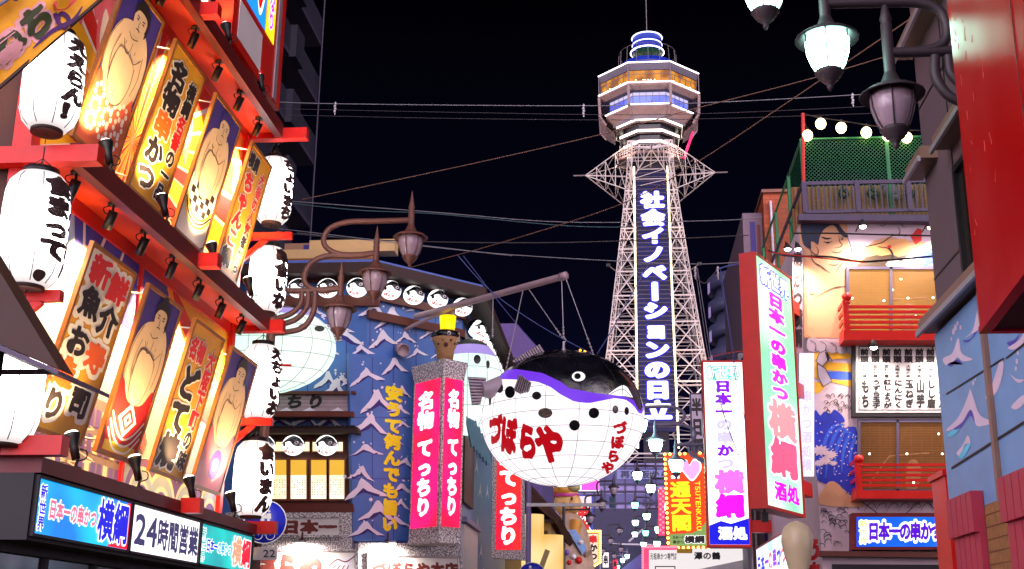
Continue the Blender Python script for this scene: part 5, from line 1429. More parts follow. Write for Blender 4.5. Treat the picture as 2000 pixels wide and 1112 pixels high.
# sign face with its letters and edge tubes
zA, zB = tz(330, 4.2), tz(852, 5.5)
FACE = Fr((TX - 2.35, TY - hw(zA) - .5, zA), (TX + 2.35, TY - hw(zA) - .5, zA), (TX + 2.6, TY - hw(zB) - .5, zB), (TX - 2.6, TY - hw(zB) - .5, zB))
SBL = glow("sign_deep_blue", "12145a", .6, True, "0c0c30", .25)
SBF = glow("blue_letter_halo", "2020e0", 1.1, False)  # blue halo round the letters, painted as a glowing backing
mb = MB(); panel(mb, FACE, SBL, 0, .3); o = mb.build("sign_panel", T)
mb = MB()
for k in range(60): panel(mb, FACE, TSD, .03, .03, 0, k / 60, 1, k / 60 + .0012)
mb.build("louvre", o)
v0 = FACE.px(1270, 374)[1]; v1 = FACE.px(1282, 822)[1]
mb = MB(); col_text(mb, FACE, "社会イノベーションの日立", .53, v0, v1, .74, G_WHL, .10, .075, 0, .04, SBF, .12, .06); mb.build("lettering", T)
mb = MB()
for s in (-1, 1):
    for z0, z1, u0, u1 in ((zA + .4, zB - 2.5, 2.95, 3.0),):
        mb.tube([onface(0, s * 2.62, z0, .55), onface(0, s * 2.75, (z0 + z1) / 2, .62), onface(0, s * 2.9, z1, .55)], .14, NEONW, 8)
mb.build("neon_tube", T)
# star of four trussed points
zs = 74.1
zu, zd = tz(303), tz(386)
for k in range(4):
    def rot(x, y):
        for _ in range(k): x, y = -y, x
        return x, y
    def P(x, y, z): x, y = rot(x, y); return A(TX + x, TY + y, z)
    tip = P(0, -10.4, zs); mb = MB(); hu, hd = 3.9, 4.0
    b = [P(-hu, -hu, zu), P(hu, -hu, zu), P(hd, -hd, zd), P(-hd, -hd, zd)]
    for q in b: mb.beam(q, tip, .13, .13, TS)
    for i in range(4):
        for t_ in (.25, .5, .72):
            q0 = b[i] + (tip - b[i]) * t_; q1 = b[(i + 1) % 4] + (tip - b[(i + 1) % 4]) * t_; mb.beam(q0, q1, .1, .1, TS)
            q2 = b[(i + 1) % 4] + (tip - b[(i + 1) % 4]) * max(0, t_ - .25); mb.beam(q0, q2, .08, .08, TS)
    mb.beam(P(0, -3.9, (zu + zd) / 2), tip, .2, .2, TS)
    mb.tube([tip, P(0, -12.4, zs)], .13, TSD, 6); mb.build("star_point", T)
mb = MB()
zp = tz(318)
ringwall(mb, zp - .3, 5.0, zp, 5.2, TPALE); octcap(mb, zp, 5.1, TSD)
for k in range(3): octneon(mb, zp + .35 + .35 * k, 5.2, .07, TS)
p, q = octa(zp, 5.2), octa(zp + 1.1, 5.2)
for i in range(8):
    for j in range(8): mb.beam(p[i] + (p[(i + 1) % 8] - p[i]) * j / 8, q[i] + (q[(i + 1) % 8] - q[i]) * j / 8, .05, .05, TS)
for i in range(8):
    mb.beam(octa(zp, 4.4)[i], octa(zb3 - .4, 3.8)[i], .2, .2, TS); mb.beam(octa(zp, 4.4)[i], octa(zb3 - .4, 3.8)[(i + 1) % 8], .12, .12, TS)
mb.build("balcony", T)
# unseen floodlights added to brighten the lattice and the deck's underside
for sx, sy, z, dz, w in ((-1, -1, 30, 1, 14000), (1, -1, 30, 1, 14000), (-1, -1, 56, 1, 2500), (1, -1, 56, 1, 2500)):
    p = A(TX + sx * (hw(z) + 1.2), TY - hw(z) - 3.2, z)
    mb = MB(); mb.beam(p, corner(sx, sy, z), .12, .12, TSD); mb.box(p - A(.3, .3, .2), p + A(.3, .3, .2), BLACK); mb.build("floodlight", T)
    spot("added_flood_beam", p + A(0, 0, .35), A(TX + sx * 1.5, TY - 2, z + 30), w, "ffd8c4", T, 75, .8, .2)
for k in range(4):
    s = math.pi / 4 + k * math.pi / 2; p = A(TX + 7.2 * math.cos(s), TY + 7.2 * math.sin(s), zs - .4)
    mb = MB(); mb.box(p - A(.2, .2, .15), p + A(.2, .2, .15), BLACK); mb.beam(p, A(TX + 4 * math.cos(s), TY + 4 * math.sin(s), zp - .2), .1, .1, TSD); mb.build("floodlight", T)
    spot("added_flood_beam", p + A(0, 0, .3), A(TX + 5 * math.cos(s), TY + 5 * math.sin(s), zf2), 1500, "ffd8c8", T, 110, .8, .2)
# ------------------------------------------------------------------ right: mural restaurant
PM = Pl((0, 25, 0), (0, -1, 0))
MUR = paint("mural_skin", "c8946c", .55, 0, .06, 1.5); MSKY = paint("mural_sunset", "e0a060", .55, 0, .15, 1.2); MHAIR = paint("mural_hair", "16243e", .5, 0, .25, 2); MPALE = paint("mural_pale", "c8b0b8", .55, 0, .06, 2)
MDB = paint("mural_deep_blue", "1426a8", .5, 0, .3, 2.5); MMB = paint("mural_mid_blue", "2a54c8", .5, 0, .2, 2); MYR = paint("mural_ray", "e0a820", .5, 0, .08, 2); PGREY = paint("purple_grey_steel", "5c5268", .5, .3, .15, 5)
BAMB = paint("bamboo", "94663a", .55, 0, .35, 10, .2); ROPE = paint("mural_rope", "a89cac", .55, 0, .15, 2)
RB = thing("mural_restaurant", "restaurant with a giant painted wrestler and blue waves, red balconies and roof terrace", "building", (7, 28, 0))
mb = MB(); mb.box((3.92, 25.0, 0), (12, 34, 10.35), MPALE); mb.build("wall", RB)
mb = MB(); pshape(mb, PM, [(1560, 428), (1830, 428), (1835, 660), (1570, 660)], MUR, .006)
pshape(mb, PM, [(1672, 510), (1690, 486), (1725, 470), (1770, 466), (1790, 520), (1672, 520)], MSKY, .010, 0)
pshape(mb, PM, [(1690, 503), (1712, 498), (1722, 500), (1740, 497), (1755, 502), (1775, 497), (1790, 500), (1790, 520), (1672, 520)], paint("mural_island", "4a3420", .5), .014)
mb.add(*[[PM(x, y, .008) for x, y in ((1655, 428), (1835, 428), (1835, 476), (1770, 470), (1735, 462), (1708, 470), (1690, 484), (1668, 506), (1655, 470))], [tuple(range(9))[::-1]]], MPALE)
hair = [(1566, 432), (1600, 428), (1632, 432), (1642, 444), (1652, 456), (1657, 462), (1650, 464), (1640, 456), (1628, 440), (1612, 446), (1602, 460), (1598, 478), (1592, 474), (1584, 472), (1584, 486), (1574, 482), (1567, 470)]
pshape(mb, PM, hair, MHAIR, .016, 3)
for L, w in (([(1604, 463), (1614, 466), (1624, 465)], .035), ([(1641, 464), (1648, 462)], .03), ([(1609, 472), (1618, 474), (1626, 471)], .02), ([(1640, 468), (1648, 464)], .02),
             ([(1638, 458), (1640, 472), (1645, 478), (1640, 483), (1630, 484)], .018), ([(1624, 491), (1634, 494), (1646, 490)], .02), ([(1584, 472), (1580, 480), (1586, 492), (1596, 498), (1598, 488), (1592, 480)], .018),
             ([(1650, 452), (1660, 476), (1663, 492), (1655, 502)], .018), ([(1584, 492), (1588, 510), (1606, 522), (1622, 534)], .02), ([(1633, 532), (1640, 520), (1650, 512)], .018), ([(1590, 582), (1620, 566), (1640, 560), (1655, 560)], .02),
             ([(1580, 570), (1586, 576), (1592, 570)], .016), ([(1662, 488), (1690, 482), (1722, 474), (1745, 460), (1772, 462)], .02), ([(1752, 442), (1758, 452), (1752, 460), (1742, 456)], .018), ([(1738, 432), (1756, 436), (1768, 446)], .018), ([(1718, 440), (1726, 442), (1730, 436)], .014),
             ([(1575, 655), (1600, 668), (1640, 672)], .02), ([(1618, 516), (1632, 518), (1642, 512)], .014), ([(1578, 640), (1590, 644)], .014)):
    pstroke(mb, PM, L, w, INK, .020, 5, True)
disc_px = lambda x, y, rx, ry, mat, z, n=12: pshape(mb, PM, [(x + rx * math.cos(t), y + ry * math.sin(t)) for t in np.linspace(0, 6.28, n + 1)[:-1]], mat, z)
disc_px(1617, 474, 3.2, 1.8, INK, .021); disc_px(1645, 467, 2.4, 1.6, INK, .021)
# crane and second wrestler in a wave robe
pstroke(mb, PM, [(1740, 512), (1744, 500), (1740, 490), (1734, 484)], .04, INK, .022); disc_px(1737, 482, 4, 3, RINK, .024); pstroke(mb, PM, [(1733, 484), (1715, 482)], .016, INK, .022)
pshape(mb, PM, [(1732, 520), (1742, 508), (1770, 512), (1782, 505), (1790, 520)], WHITE, .023, 3)
pshape(mb, PM, [(1760, 520), (1775, 498), (1800, 480), (1830, 470), (1835, 520)], M_W, .024, 3); pshape(mb, PM, [(1778, 462), (1792, 446), (1800, 448), (1800, 470), (1788, 478)], M_R, .025)
pshape(mb, PM, [(1782, 508), (1792, 496), (1806, 492), (1830, 486), (1835, 520), (1790, 518)], MMB, .027, 3)
for k in range(14): disc_px(RND.uniform(1790, 1832), RND.uniform(490, 518), 2, 2, WHITE, .029 + k * .0003, 7)
pshape(mb, PM, [(1780, 428), (1835, 428), (1835, 438), (1800, 440)], M_R, .012)
# rope belt, rays and waves
for k in range(5):
    x = 1586 + 20 * k; pshape(mb, PM, [(x - 9, 664 + 3 * k), (x + 4, 660 + 4 * k), (x + 15, 668 + 2 * k), (x + 8, 686 + 1 * k), (x - 8, 684 + 2 * k)], ROPE, .022 + .001 * k, 3); pstroke(mb, PM, [(x - 4, 664 + 3 * k), (x + 7, 672 + 2 * k), (x + 6, 686)], .012, INK, .03)
for k, (a, b) in enumerate((((1680, 682), (1680, 700)), ((1680, 712), (1680, 728)), ((1680, 744), (1680, 760)))):
    pshape(mb, PM, [(1580, 690 + 14 * k), a, b, (1580, 704 + 16 * k)], MYR, .010 + .001 * k)
pshape(mb, PM, [(1582, 742), (1615, 752), (1600, 768), (1582, 770)], MYR, .010); pshape(mb, PM, [(1608, 728), (1640, 726), (1668, 730), (1668, 742), (1620, 740)], MMB, .013, 3)
for q in ([(1600, 690), (1614, 684), (1620, 700), (1606, 716), (1594, 706)], [(1596, 710), (1612, 720), (1625, 745), (1608, 755), (1598, 735)], [(1612, 688), (1618, 692), (1626, 706), (1616, 702)]):
    pshape(mb, PM, q, ROPE, .028); pstroke(mb, PM, q + q[:1], .014, INK, .030, 0)
wv = [(1590, 805), (1602, 812), (1610, 804), (1622, 808), (1630, 800), (1645, 812), (1650, 824), (1642, 826), (1650, 836), (1662, 834), (1675, 850), (1678, 990), (1668, 975), (1640, 950), (1600, 940), (1592, 900)]
pshape(mb, PM, wv, MDB, .012, 3)
for a_ in range(5): pstroke(mb, PM, [(1596 + 16 * a_, 940 - 6 * a_), (1606 + 14 * a_, 880), (1625 + 12 * a_, 836 + 4 * a_), (1650 + 6 * a_, 830 + 10 * a_)], .07, MMB, .015 + .0006 * a_, 6, True)
for (x, y, s) in ((1602, 880, 20), (1622, 888, 16), (1612, 900, 15), (1600, 905, 12), (1628, 905, 9)):
    P = []
    for i in range(22): t_ = 6.283 * i / 22; r_ = s * (1 if i % 2 else .6); P.append((x + r_ * math.cos(t_), y + .6 * r_ * math.sin(t_)))
    pshape(mb, PM, P, MPALE, .019 + s * .0001)
for k in range(90):
    x, y = RND.uniform(1594, 1674), RND.uniform(822, 975)
    if y < 935 or x > 1635: disc_px(x, y, RND.uniform(.8, 2.0), RND.uniform(.8, 2.0), MPALE, .023 + k * .0001, 7)
for k in range(26):
    x, y = RND.uniform(1604, 1662), RND.uniform(772, 806); pstroke(mb, PM, [(x, y), (x + 4, y - 4), (x + 8, y), (x + 6, y + 3)], .012, INK, .020 + k * .0002)
pshape(mb, PM, [(1600, 985), (1612, 950), (1624, 940), (1640, 948), (1660, 972), (1690, 990)], MUR, .026, 3)
for k in range(40):
    x, y = RND.uniform(1606, 1656), RND.uniform(975, 1068); s = RND.uniform(4, 9); f = RND.choice((-1, 1)); pstroke(mb, PM, [(x - f * s, y + s * .5), (x - f * s * .6, y - s * .6), (x + f * s * .3, y - s * .5), (x + f * s * .7, y + .2 * s), (x + f * s * .2, y + s * .3)], .014, MHAIR, .014 + k * .0002, 4, True)
for k in range(7):
    x = 1700 + 22 * k; pstroke(mb, PM, [(x - 12, 1000), (x - 6, 988), (x + 4, 982), (x + 10, 990), (x + 4, 992)], .014, MHAIR, .014 + .0004 * k, 4, True)
pstroke(mb, PM, [(1770, 1002), (1800, 978), (1806, 976), (1830, 1000)], .014, MHAIR, .019, 4); pstroke(mb, PM, [(1655, 962), (1690, 985), (1715, 1004)], .02, MHAIR, .020, 4)
mb.build("mural", RB)
mb = MB(); slab(mb, PM, [(1560, 418), (1835, 420), (1835, 432), (1560, 430)], PGREY, .0, .25); mb.build("parapet", RB)
# roof terrace: railing, bamboo wall, mesh fence
mb = MB(); mb.box((3.95, 26.4, 10.36), (12, 26.5, 11.6), BAMB)
for k in range(60): mb.box((3.98 + .1 * k, 26.38, 10.4), (4.0 + .1 * k, 26.398, 11.58), WOOD)
mb.build("terrace_wall", RB)
mb = MB(); YR = 24.95
zt_, zb_ = aY(1570, 358, YR)[2], aY(1570, 416, YR)[2]
mb.box((3.98, YR - .03, zt_ - .05), (9, YR + .03, zt_ + .03), PGREY); mb.box((3.98, YR - .03, zb_ - .02), (9, YR + .03, zb_ + .05), PGREY)
for k in range(42): mb.box((4.05 + .12 * k, YR - .012, zb_ + .05), (4.075 + .12 * k, YR + .012, zt_ - .05), PGREY)
for x in (4.0, 5.12, 6.2, 7.3): mb.box((x - .05, YR - .045, zb_), (x + .05, YR + .045, zt_ + .03), PGREY)
mb.box((3.95, 25.0, zt_ - .05), (4.0, 33, zt_ + .03), PGREY)
mb.build("railing", RB)
GREENP = paint("green_fence", "2a7a4a", .5, .1, .2, 6); t = thing("mesh_fence", "green wire mesh fence round the roof terrace above the mural", "fence", (6, 25.2, 10.4))
zft = aY(1600, 272, 25.3)[2]
mb = MB()
for x in (4.06, 5.9, 7.8): mb.tube([(x, 25.3, 10.4), (x, 25.3, zft)], .045, GREENP, 10)
for y in (27.5, 30, 33): mb.tube([(4.06, y, 10.4), (4.06, y, zft)], .045, GREENP, 10)
mb.tube([(4.06, 25.3, zft), (9, 25.3, zft)], .03, GREENP, 8); mb.tube([(4.06, 25.3, zft), (4.06, 33, zft)], .03, GREENP, 8); mb.build("post", t)
mb = MB(); h = zft - 10.45
for x0, y0, dx, dy, Lg in ((4.06, 25.3, 1, 0, 4.9), (4.06, 25.3, 0, 1, 7.6)):
    for k in range(-int(h / .085), int(Lg / .085)):
        for s in (1, -1):
            u0, u1 = .085 * k, .085 * k + h; z0, z1 = (10.45, zft) if s > 0 else (zft, 10.45)
            a_, b_ = max(u0, 0), min(u1, Lg)
            if b_ <= a_: continue
            q = lambda u: (x0 + dx * u, y0 + dy * u, z0 + (z1 - z0) * (u - u0) / h)
            p, r_ = A(*q(a_)), A(*q(b_)); n = A(0, 0, 1) * .006
            mb.add([p - n, p + n, r_ + n, r_ - n], [(0, 1, 2, 3)], GREENP)
mb.build("mesh", t)
t = thing("string_light", "string of six warm round bulbs from a red pole above the mesh fence", "string lights", (4.0, 25.2, 10.4))
SL = Pl((0, 25.15, 0), (0, -1, 0))
mb = MB(); mb.tube([SL(1570, 412), SL(1568, 222)], .04, RED, 10); mb.build("pole", t)
WB_ = [(1567, 222), (1603, 230), (1643, 236), (1692, 244), (1734, 250), (1771, 254), (1830, 256)]
mb = MB(); mb.tube([SL(x, y) for x, y in smooth_poly(WB_, 5, False)], .012, CABLE, 6); mb.tube([SL(1568, 226), SL(1573, 244), SL(1577, 254)], .01, CABLE, 5)
for x, y in ((1603, 230), (1643, 236), (1692, 244), (1734, 250), (1771, 254), (1577, 253)): mb.tube([SL(x, y - 2), SL(x, y + 4)], .025, CABLE, 6)
mb.build("wire", t)
BULB = glow("round_bulb", "ffe0a0", 7, True)
for x, y in ((1577, 265), (1603, 242), (1643, 250), (1692, 259), (1734, 265), (1771, 269)):
    mb = MB(); mb.ell(SL(x, y), .115, .115, .125, BULB, 16, 10); mb.build("bulb", t)
PLB = paint("grey_plastic_bag", "6a6470", .4, 0, .3, 9, .4)
t = thing("plastic_bundle", "grey wrapped bundle on the terrace wall behind the railing", "bundle", SL(1738, 386))
mb = MB(); c = aY(1738, 372, 26.2); mb.ell(c, .16, .14, .2, PLB, 12, 8); mb.ell(c + A(-.1, 0, .12), .1, .1, .09, PLB, 10, 7); mb.ell(c + A(.05, .02, -.16), .14, .1, .08, PLB, 10, 7); mb.build("sack", t)
for k, x in enumerate((1647, 1703, 1775)):
    t = thing("terrace_lamp", "black round lamp on the bamboo terrace wall, %s of three" % ("left", "middle", "right")[k], "lamp", aY(x, 380, 26.3))
    mb = MB(); c = aY(x, 380, 26.3); mb.lathe([(.11, 0), (.13, .04), (.09, .1), (.05, .1), (.04, .03)], c, BLACK, 14, (0, -1, 0)); mb.box(c + A(-.02, -.02, .08), c + A(.02, .02, .26), BLACK); mb.build("shade", t)
# side wall towards the lane, brick neighbour
mb = MB(); mb.box((3.90, 25.02, 6.6), (3.918, 33, 10.3), paint("white_side_wall", "d8c0cc", .6, 0, .12, 1.5)); mb.build("side_wall", RB)
BRK = bpy.data.materials.new("orange_brick"); BRK.use_nodes = True
_nt = BRK.node_tree; _b = _nt.nodes["Principled BSDF"]; _br = _nt.nodes.new("ShaderNodeTexBrick"); _tc = _nt.nodes.new("ShaderNodeTexCoord"); _mp = _nt.nodes.new("ShaderNodeMapping")
_mp.inputs["Rotation"].default_value = (math.radians(90), 0, 0)
_nt.links.new(_tc.outputs["Object"], _mp.inputs[0]); _nt.links.new(_mp.outputs[0], _br.inputs["Vector"])
_br.inputs["Color1"].default_value = lin("b8542a"); _br.inputs["Color2"].default_value = lin("9a4424"); _br.inputs["Mortar"].default_value = lin("6a3a2a"); _br.inputs["Scale"].default_value = 1.6; _br.inputs["Mortar Size"].default_value = .012
_nt.links.new(_br.outputs[0], _b.inputs["Base Color"]); _b.inputs["Roughness"].default_value = .7
t = thing("brick_building", "orange brick building with a drainpipe behind the roof terrace and its white side wall", "building", (5.5, 40, 0))
zq = aY(1490, 378, 36)[2]; xq = aY(1490, 378, 36)[0]
mb = MB(); mb.box((xq, 36, 0), (9, 44, zq), BRK); mb.build("wall", t)
mb = MB(); mb.box((xq - .05, 35.9, zq), (9, 44.1, zq + .1), paint("brick_coping", "8a5a48", .6)); mb.build("roof", t)
mb = MB(); x = aY(1506, 420, 35.9)[0]; mb.tube([(x, 35.9, 0), (x, 35.9, zq - .3)], .05, STEEL, 8); mb.build("pipe", t)
t = thing("pilaster_block", "tall dark and pale striped block left of the brick building", "building", (xq - .5, 37, 0))
mb = MB(); mb.box((xq - .62, 36.4, 0), (xq - .02, 44, zq - .5), paint("mauve_wall", "7a6470", .6, 0, .15, 1)); mb.build("wall", t)
mb = MB(); mb.box((xq - .4, 36.38, 3), (xq - .25, 36.398, zq - .8), PURP); mb.box((xq - .2, 36.38, 3), (xq - .1, 36.398, zq - .9), DRED); mb.build("stripe", t)
# windows with bamboo blinds, red balconies
def balcony(y0, y1, yr, ybm, x0, xw, wy0, wy1, nlamps):
    mb = MB(); w = PM.fl(xw, wy0, 1865, wy1, .03); frame_bars(mb, w, PGREY, .06, 0, .05); panel(mb, w, PGREY, .05, .05, .40, 0, .425, 1); o = mb.build("window", RB)
    mb = MB(); i = w.sub(.02, .04, .98, .96); panel(mb, i, glow(("blind_lit", "blind_dim")[wy0 > 700], ("d8984c", "9a6030")[wy0 > 700], (.6, .34)[wy0 > 700], True, ("94683a", "5a3418")[wy0 > 700], .5), .004)
    for k in range(40): panel(mb, i, BAMB, .010, None, 0, k / 40, 1, k / 40 + .0035)
    for k in range(9): panel(mb, i, BAMB, .012, None, k / 9, 0, k / 9 + .0014, 1)
    stroke(mb, i, [(.1, .95), (.3, .55), (.38, .5), (.75, .46)], .025, BAMB, .013, 4); shape(mb, i, [(.52, .62), (.6, .56), (.66, .7), (.62, .98), (.5, .98)], BAMB, .0135, 4)
    for (x, y) in nlamps:
        c = i.px(x, y); disc(mb, i, c[0], c[1], .011, .015, glow("ceiling_lamp", "fff0d0", 6, False), .018, 12)
    mb.build("pane", o)
    YB_ = Pl((0, 24.45, 0), (0, -1, 0)); mb = MB()
    for y in yr: slab(mb, YB_, [(x0 + 8, y - 2.6), (1870, y - 2.6), (1870, y + 2.6), (x0 + 8, y + 2.6)], RED, 0, .05)
    p = YB_(x0 + 4, ybm[0]); q = YB_(x0 + 4, y0); mb.box((p[0] - .055, 24.38, p[2] - .1), (p[0] + .055, 24.5, q[2]), RED); mb.ell((q[0], 24.44, q[2] + .08), .1, .1, .09, RED, 14, 10); mb.lathe([(.06, 0), (.08, .03), (.05, .05)], (q[0], 24.44, q[2] - .06), RED, 14)
    for k in range(4): mb.box((p[0] - .055, 24.5, p[2] + .18 * k), (p[0] - .02, 25, p[2] + .18 * k + .07), RED)
    mb.build("railing", RB)
    mb = MB(); slab(mb, YB_, [(x0 - 2, ybm[0]), (1870, ybm[0] + 1), (1870, ybm[1]), (x0 - 2, ybm[1])], RED, -.5, .08); mb.build("balcony", RB)
balcony(588, 660, (599, 609, 619, 629, 639), (645, 664), 1650, 1652, 522, 652, ((1759, 546), (1743, 567), (1773, 583), (1726, 588), (1822, 582), (1788, 618), (1664, 583)))
balcony(905, 975, (908, 918, 928, 938, 948), (958, 974), 1674, 1674, 820, 962, ((1698, 887), (1771, 887), (1833, 848), (1840, 887), (1784, 943), (1854, 921)))
# menu board
mb = MB(); f = PM.fl(1664, 664, 1870, 814, .12); panel(mb, f, INK, 0, .12); mb.build("menu_frame", RB)
mb = MB(); i = PM.fl(1672, 672, 1866, 806, .13); panel(mb, i, paint("menu_white", "e4dcd8", .5, 0, .05, 3), 0, .01); frame_bars(mb, i, INK, .018, 0, .006, .025, .03, .975, .97); mb.build("menu_panel", RB)
mb = MB()
ITEMS = [("変わり種", "もち"), ("変わり種", "うずら玉子"), ("変わり種", "紅しょうが"), ("大地の幸", "にんにく"), ("大地の幸", "玉ねぎ"), ("大地の幸", "山芋"), ("大地の幸", "しし唐"), ("大地の幸", "れんこん")]
for k, (b_, c_) in enumerate(ITEMS):
    x0, x1 = i.px(1688 + 21.5 * k, 690)[0], i.px(1690 + 21.5 * k, 770)[0]; 
    col_text(mb, i, "前頭", x0, .07, .28, .085, INK, .008, .05, 0, .01); col_text(mb, i, b_, x0, .31, .5, .05, INK, .008, .03, 0, .01); col_text(mb, i, c_, x1, .52, .94, .085, INK, .008, .05, .01, .02)
mb.build("lettering", RB)
for k, (x, y) in enumerate(((1685, 438), (1818, 440), (1706, 674), (1836, 676))):
    p = PM(x, y, .75); t = thing("wall_spotlight", ("shaded lamp lighting the painted wrestler's face", "shaded lamp lighting the mural beside the grey building", "shaded lamp over the left of the menu board", "shaded lamp over the right of the menu board")[k], "lamp", p)
    mb = MB(); mb.tube([p, p + A(0, .4, .12), p + A(0, .74, .1)], .015, BLACK, 6); mb.lathe([(.03, .1), (.05, .05), (.11, -.06), (.1, -.06), (.04, .04)], p, DGREY, 16); mb.build("shade", t)
    mb = MB(); mb.ell(p - A(0, 0, .05), .07, .07, .05, LENS, 12, 8); mb.build("bulb", t)
    spot("beam_light", p - A(0, 0, .12), p + A(0, .55, -1), 200 if k < 2 else 120, "fff0e2", t, 130, .9, .06)
# blue lightbox over the door
t = thing("lightbox_sign", "blue lightbox with violet kushikatsu lettering under the lower red balcony", "lightbox sign", PM(1750, 1075, .3))
f = PM.fl(1664, 1002, 1900, 1074, .35); mb = MB(); panel(mb, f, DRED, 0, .33); mb.build("frame", t)
i = PM.fl(1673, 1010, 1897, 1068, .36); mb = MB(); panel(mb, i, glow("royal_blue_sheet", "1450e8", 1.0, True, "1878f4", 1.0), 0, .01); mb.build("panel", t)
GVI = glow("violet_letter", "5a10d0", .9, False)
mb = MB(); col_text(mb, i, "新世界", .06, .1, .92, .075, glow("lime_letter", "c8e870", 1.0, False), .004, .02, 0, .0, G_WHL, .12)
for k, ch in enumerate("日本一の串かつ横"):
    u = i.px(1706 + 20.5 * k, 1040)[0]; put(mb, i, ch, u - .062, .12, u + .062, .84, G_WHL, .004, .12); put(mb, i, ch, u - .05, .17, u + .05, .79, GVI if k < 7 else G_REDL, .009, .055, .01)
mb.build("lettering", t)
mb = MB(); slab(mb, PM, [(1600, 1076), (1900, 1080), (1900, 1090), (1600, 1086)], BROWNB, 0, .3); mb.box((4.1, 24.97, 0), (7, 24.99, 3.1), paint("dark_doorway", "1a1018", .5)); mb.build("doorway", RB)

# ---- big diagonal blade sign
zT = aY(1543, 546, 24.2)[2]; q_tr = aY(1543, 546, 24.2); q_tl = aZ(1477, 499, zT)
dv = unit((q_tr - q_tl) * A(1, 1, 0)); nv = A(-dv[1], dv[0], 0); nv = nv if nv[1] > 0 else -nv
zBt = aY(1573, 1004, 24.2)[2]
dn = A(0, 0, zBt - zT)
def blade(label, tl, tr, bot, thick, nv, sheet, rows, edge=RED, group=None):
    """red box sign: face corners tl, tr, lower edge z, thickness along nv"""
    tl, tr = A(*tl), A(*tr); bl, br = tl * A(1, 1, 0) + A(0, 0, bot), tr * A(1, 1, 0) + A(0, 0, bot)
    t = thing("blade_sign", label, "sign", (tl + br) / 2 * A(1, 1, 0) + A(0, 0, bot))
    f = Fr(tl, tr, br, bl); mb = MB(); fo = Fr(f.p(-.05, -.012), f.p(1.05, -.012), f.p(1.05, 1.015), f.p(-.05, 1.015)); panel(mb, fo, edge, -.02, thick); frame_bars(mb, fo, edge, .05, -.0199, .015); mb.build("box", t)
    mb = MB(); panel(mb, f, sheet, 0, .015); mb.build("panel", t)
    return t, f
MINT = glow("mint_sheet", "8cf4b4", 1.1, True, "e8fff0", .55); IVORY = glow("ivory_sheet", "fff8e0", 1.7, True, "ffffff", .8)
t, f = blade("tall red framed blade sign glowing mint green with magenta lettering, beside the mural", q_tl, q_tr, zBt, .30, nv, MINT, None)
GPK = glow("rose_letter", "ff6088", .95, False); GPK2 = glow("pink_pale_letter", "ff9aa0", 1.0, False); GIV = glow("ivory_letter", "fffdf0", 1.4, False)
vv = lambda y, yt=522, yb=1004: (y - yt) / (yb - yt)
mb = MB()
row_text(mb, f, "新世界", .08, .92, .065, .085, G_WHL, .004, .04, 0, .0, G_BLUEL, .11)
col_text(mb, f, "日本一の串かつ", .5, .115, .565, .46, [G_MAG] * 7, .004, .07, .015, .03, G_WHL, .14)
col_text(mb, f, "横綱", .52, .57, .875, .78, [GPK2, GPK], .004, .05, .012, .01, G_WHL, .1)
row_text(mb, f, "酒処", .18, .9, .935, .075, G_MAG, .004, .045, .01, .02); mb.build("lettering", t)
mb = MB(); face2 = Fr(f.p(0, 0) - f.n * .34, f.p(0, 0) - f.n * .34 , f.p(0, 1), f.p(0, 1))
for y in (590, 758, 950):
    mb = MB(); c = f.p(1.05, vv(y, 545)) - f.n * .15; mb.beam(c, c + dv * .75 - A(0, 0, .02), .16, .28, RED); mb.build("bracket", t)
mb = MB(); c = f.p(.1, 1.015) - f.n * .15; mb.box(c + A(-.06, -.06, -.22), c + A(.06, .06, -.05), BLACK); mb.beam(c, c - A(0, 0, .1), .04, .04, BLACK); mb.build("floodlight", t)
# its far twin
tl1, tr1 = aY(1374, 708, 33), aY(1449, 708, 33); zb1_ = aY(1455, 1064, 33)[2]
t, f = blade("white glowing blade sign with violet lettering, narrower one left of the tall mint sign", tl1, tr1, zb1_, .35, nv, IVORY, None)
GVB = glow("violet_bright_letter", "8a10f8", 1.0, False); GLV = glow("pale_violet_letter", "c8c0f8", 1.1, False); 
mb = MB()
row_text(mb, f, "新世界", .08, .92, .06, .075, G_WHL, .004, .03, 0, .0, glow("aqua_letter", "20e0c8", 1.0, False), .11)
col_text(mb, f, "日本一の串かつ", .48, .1, .6, .42, [GVB, GVB, GVB, GLV, GLV, GVB, GLV], .004, .065, .015, .03)
col_text(mb, f, "横綱", .55, .6, .86, .72, [glow("magenta_soft_letter", "f070f0", 1.05, False), G_MAG], .004, .06, .012, .02)
shape(mb, f, [(0, .9), (.3, .875), (.55, .89), (1, .86), (1, 1), (0, 1)], G_BLUEL, .006); row_text(mb, f, "酒処", .22, .95, .94, .07, GIV, .010, .06, .01, .02); mb.build("lettering", t)
mb = MB()
for y in (785, 905, 1025):
    mb = MB(); p = aY(1452, y, 33.1); mb.box(p + A(0, 0, -.2), p + A(.9, .25, .12), RED); mb.build("bracket", t)
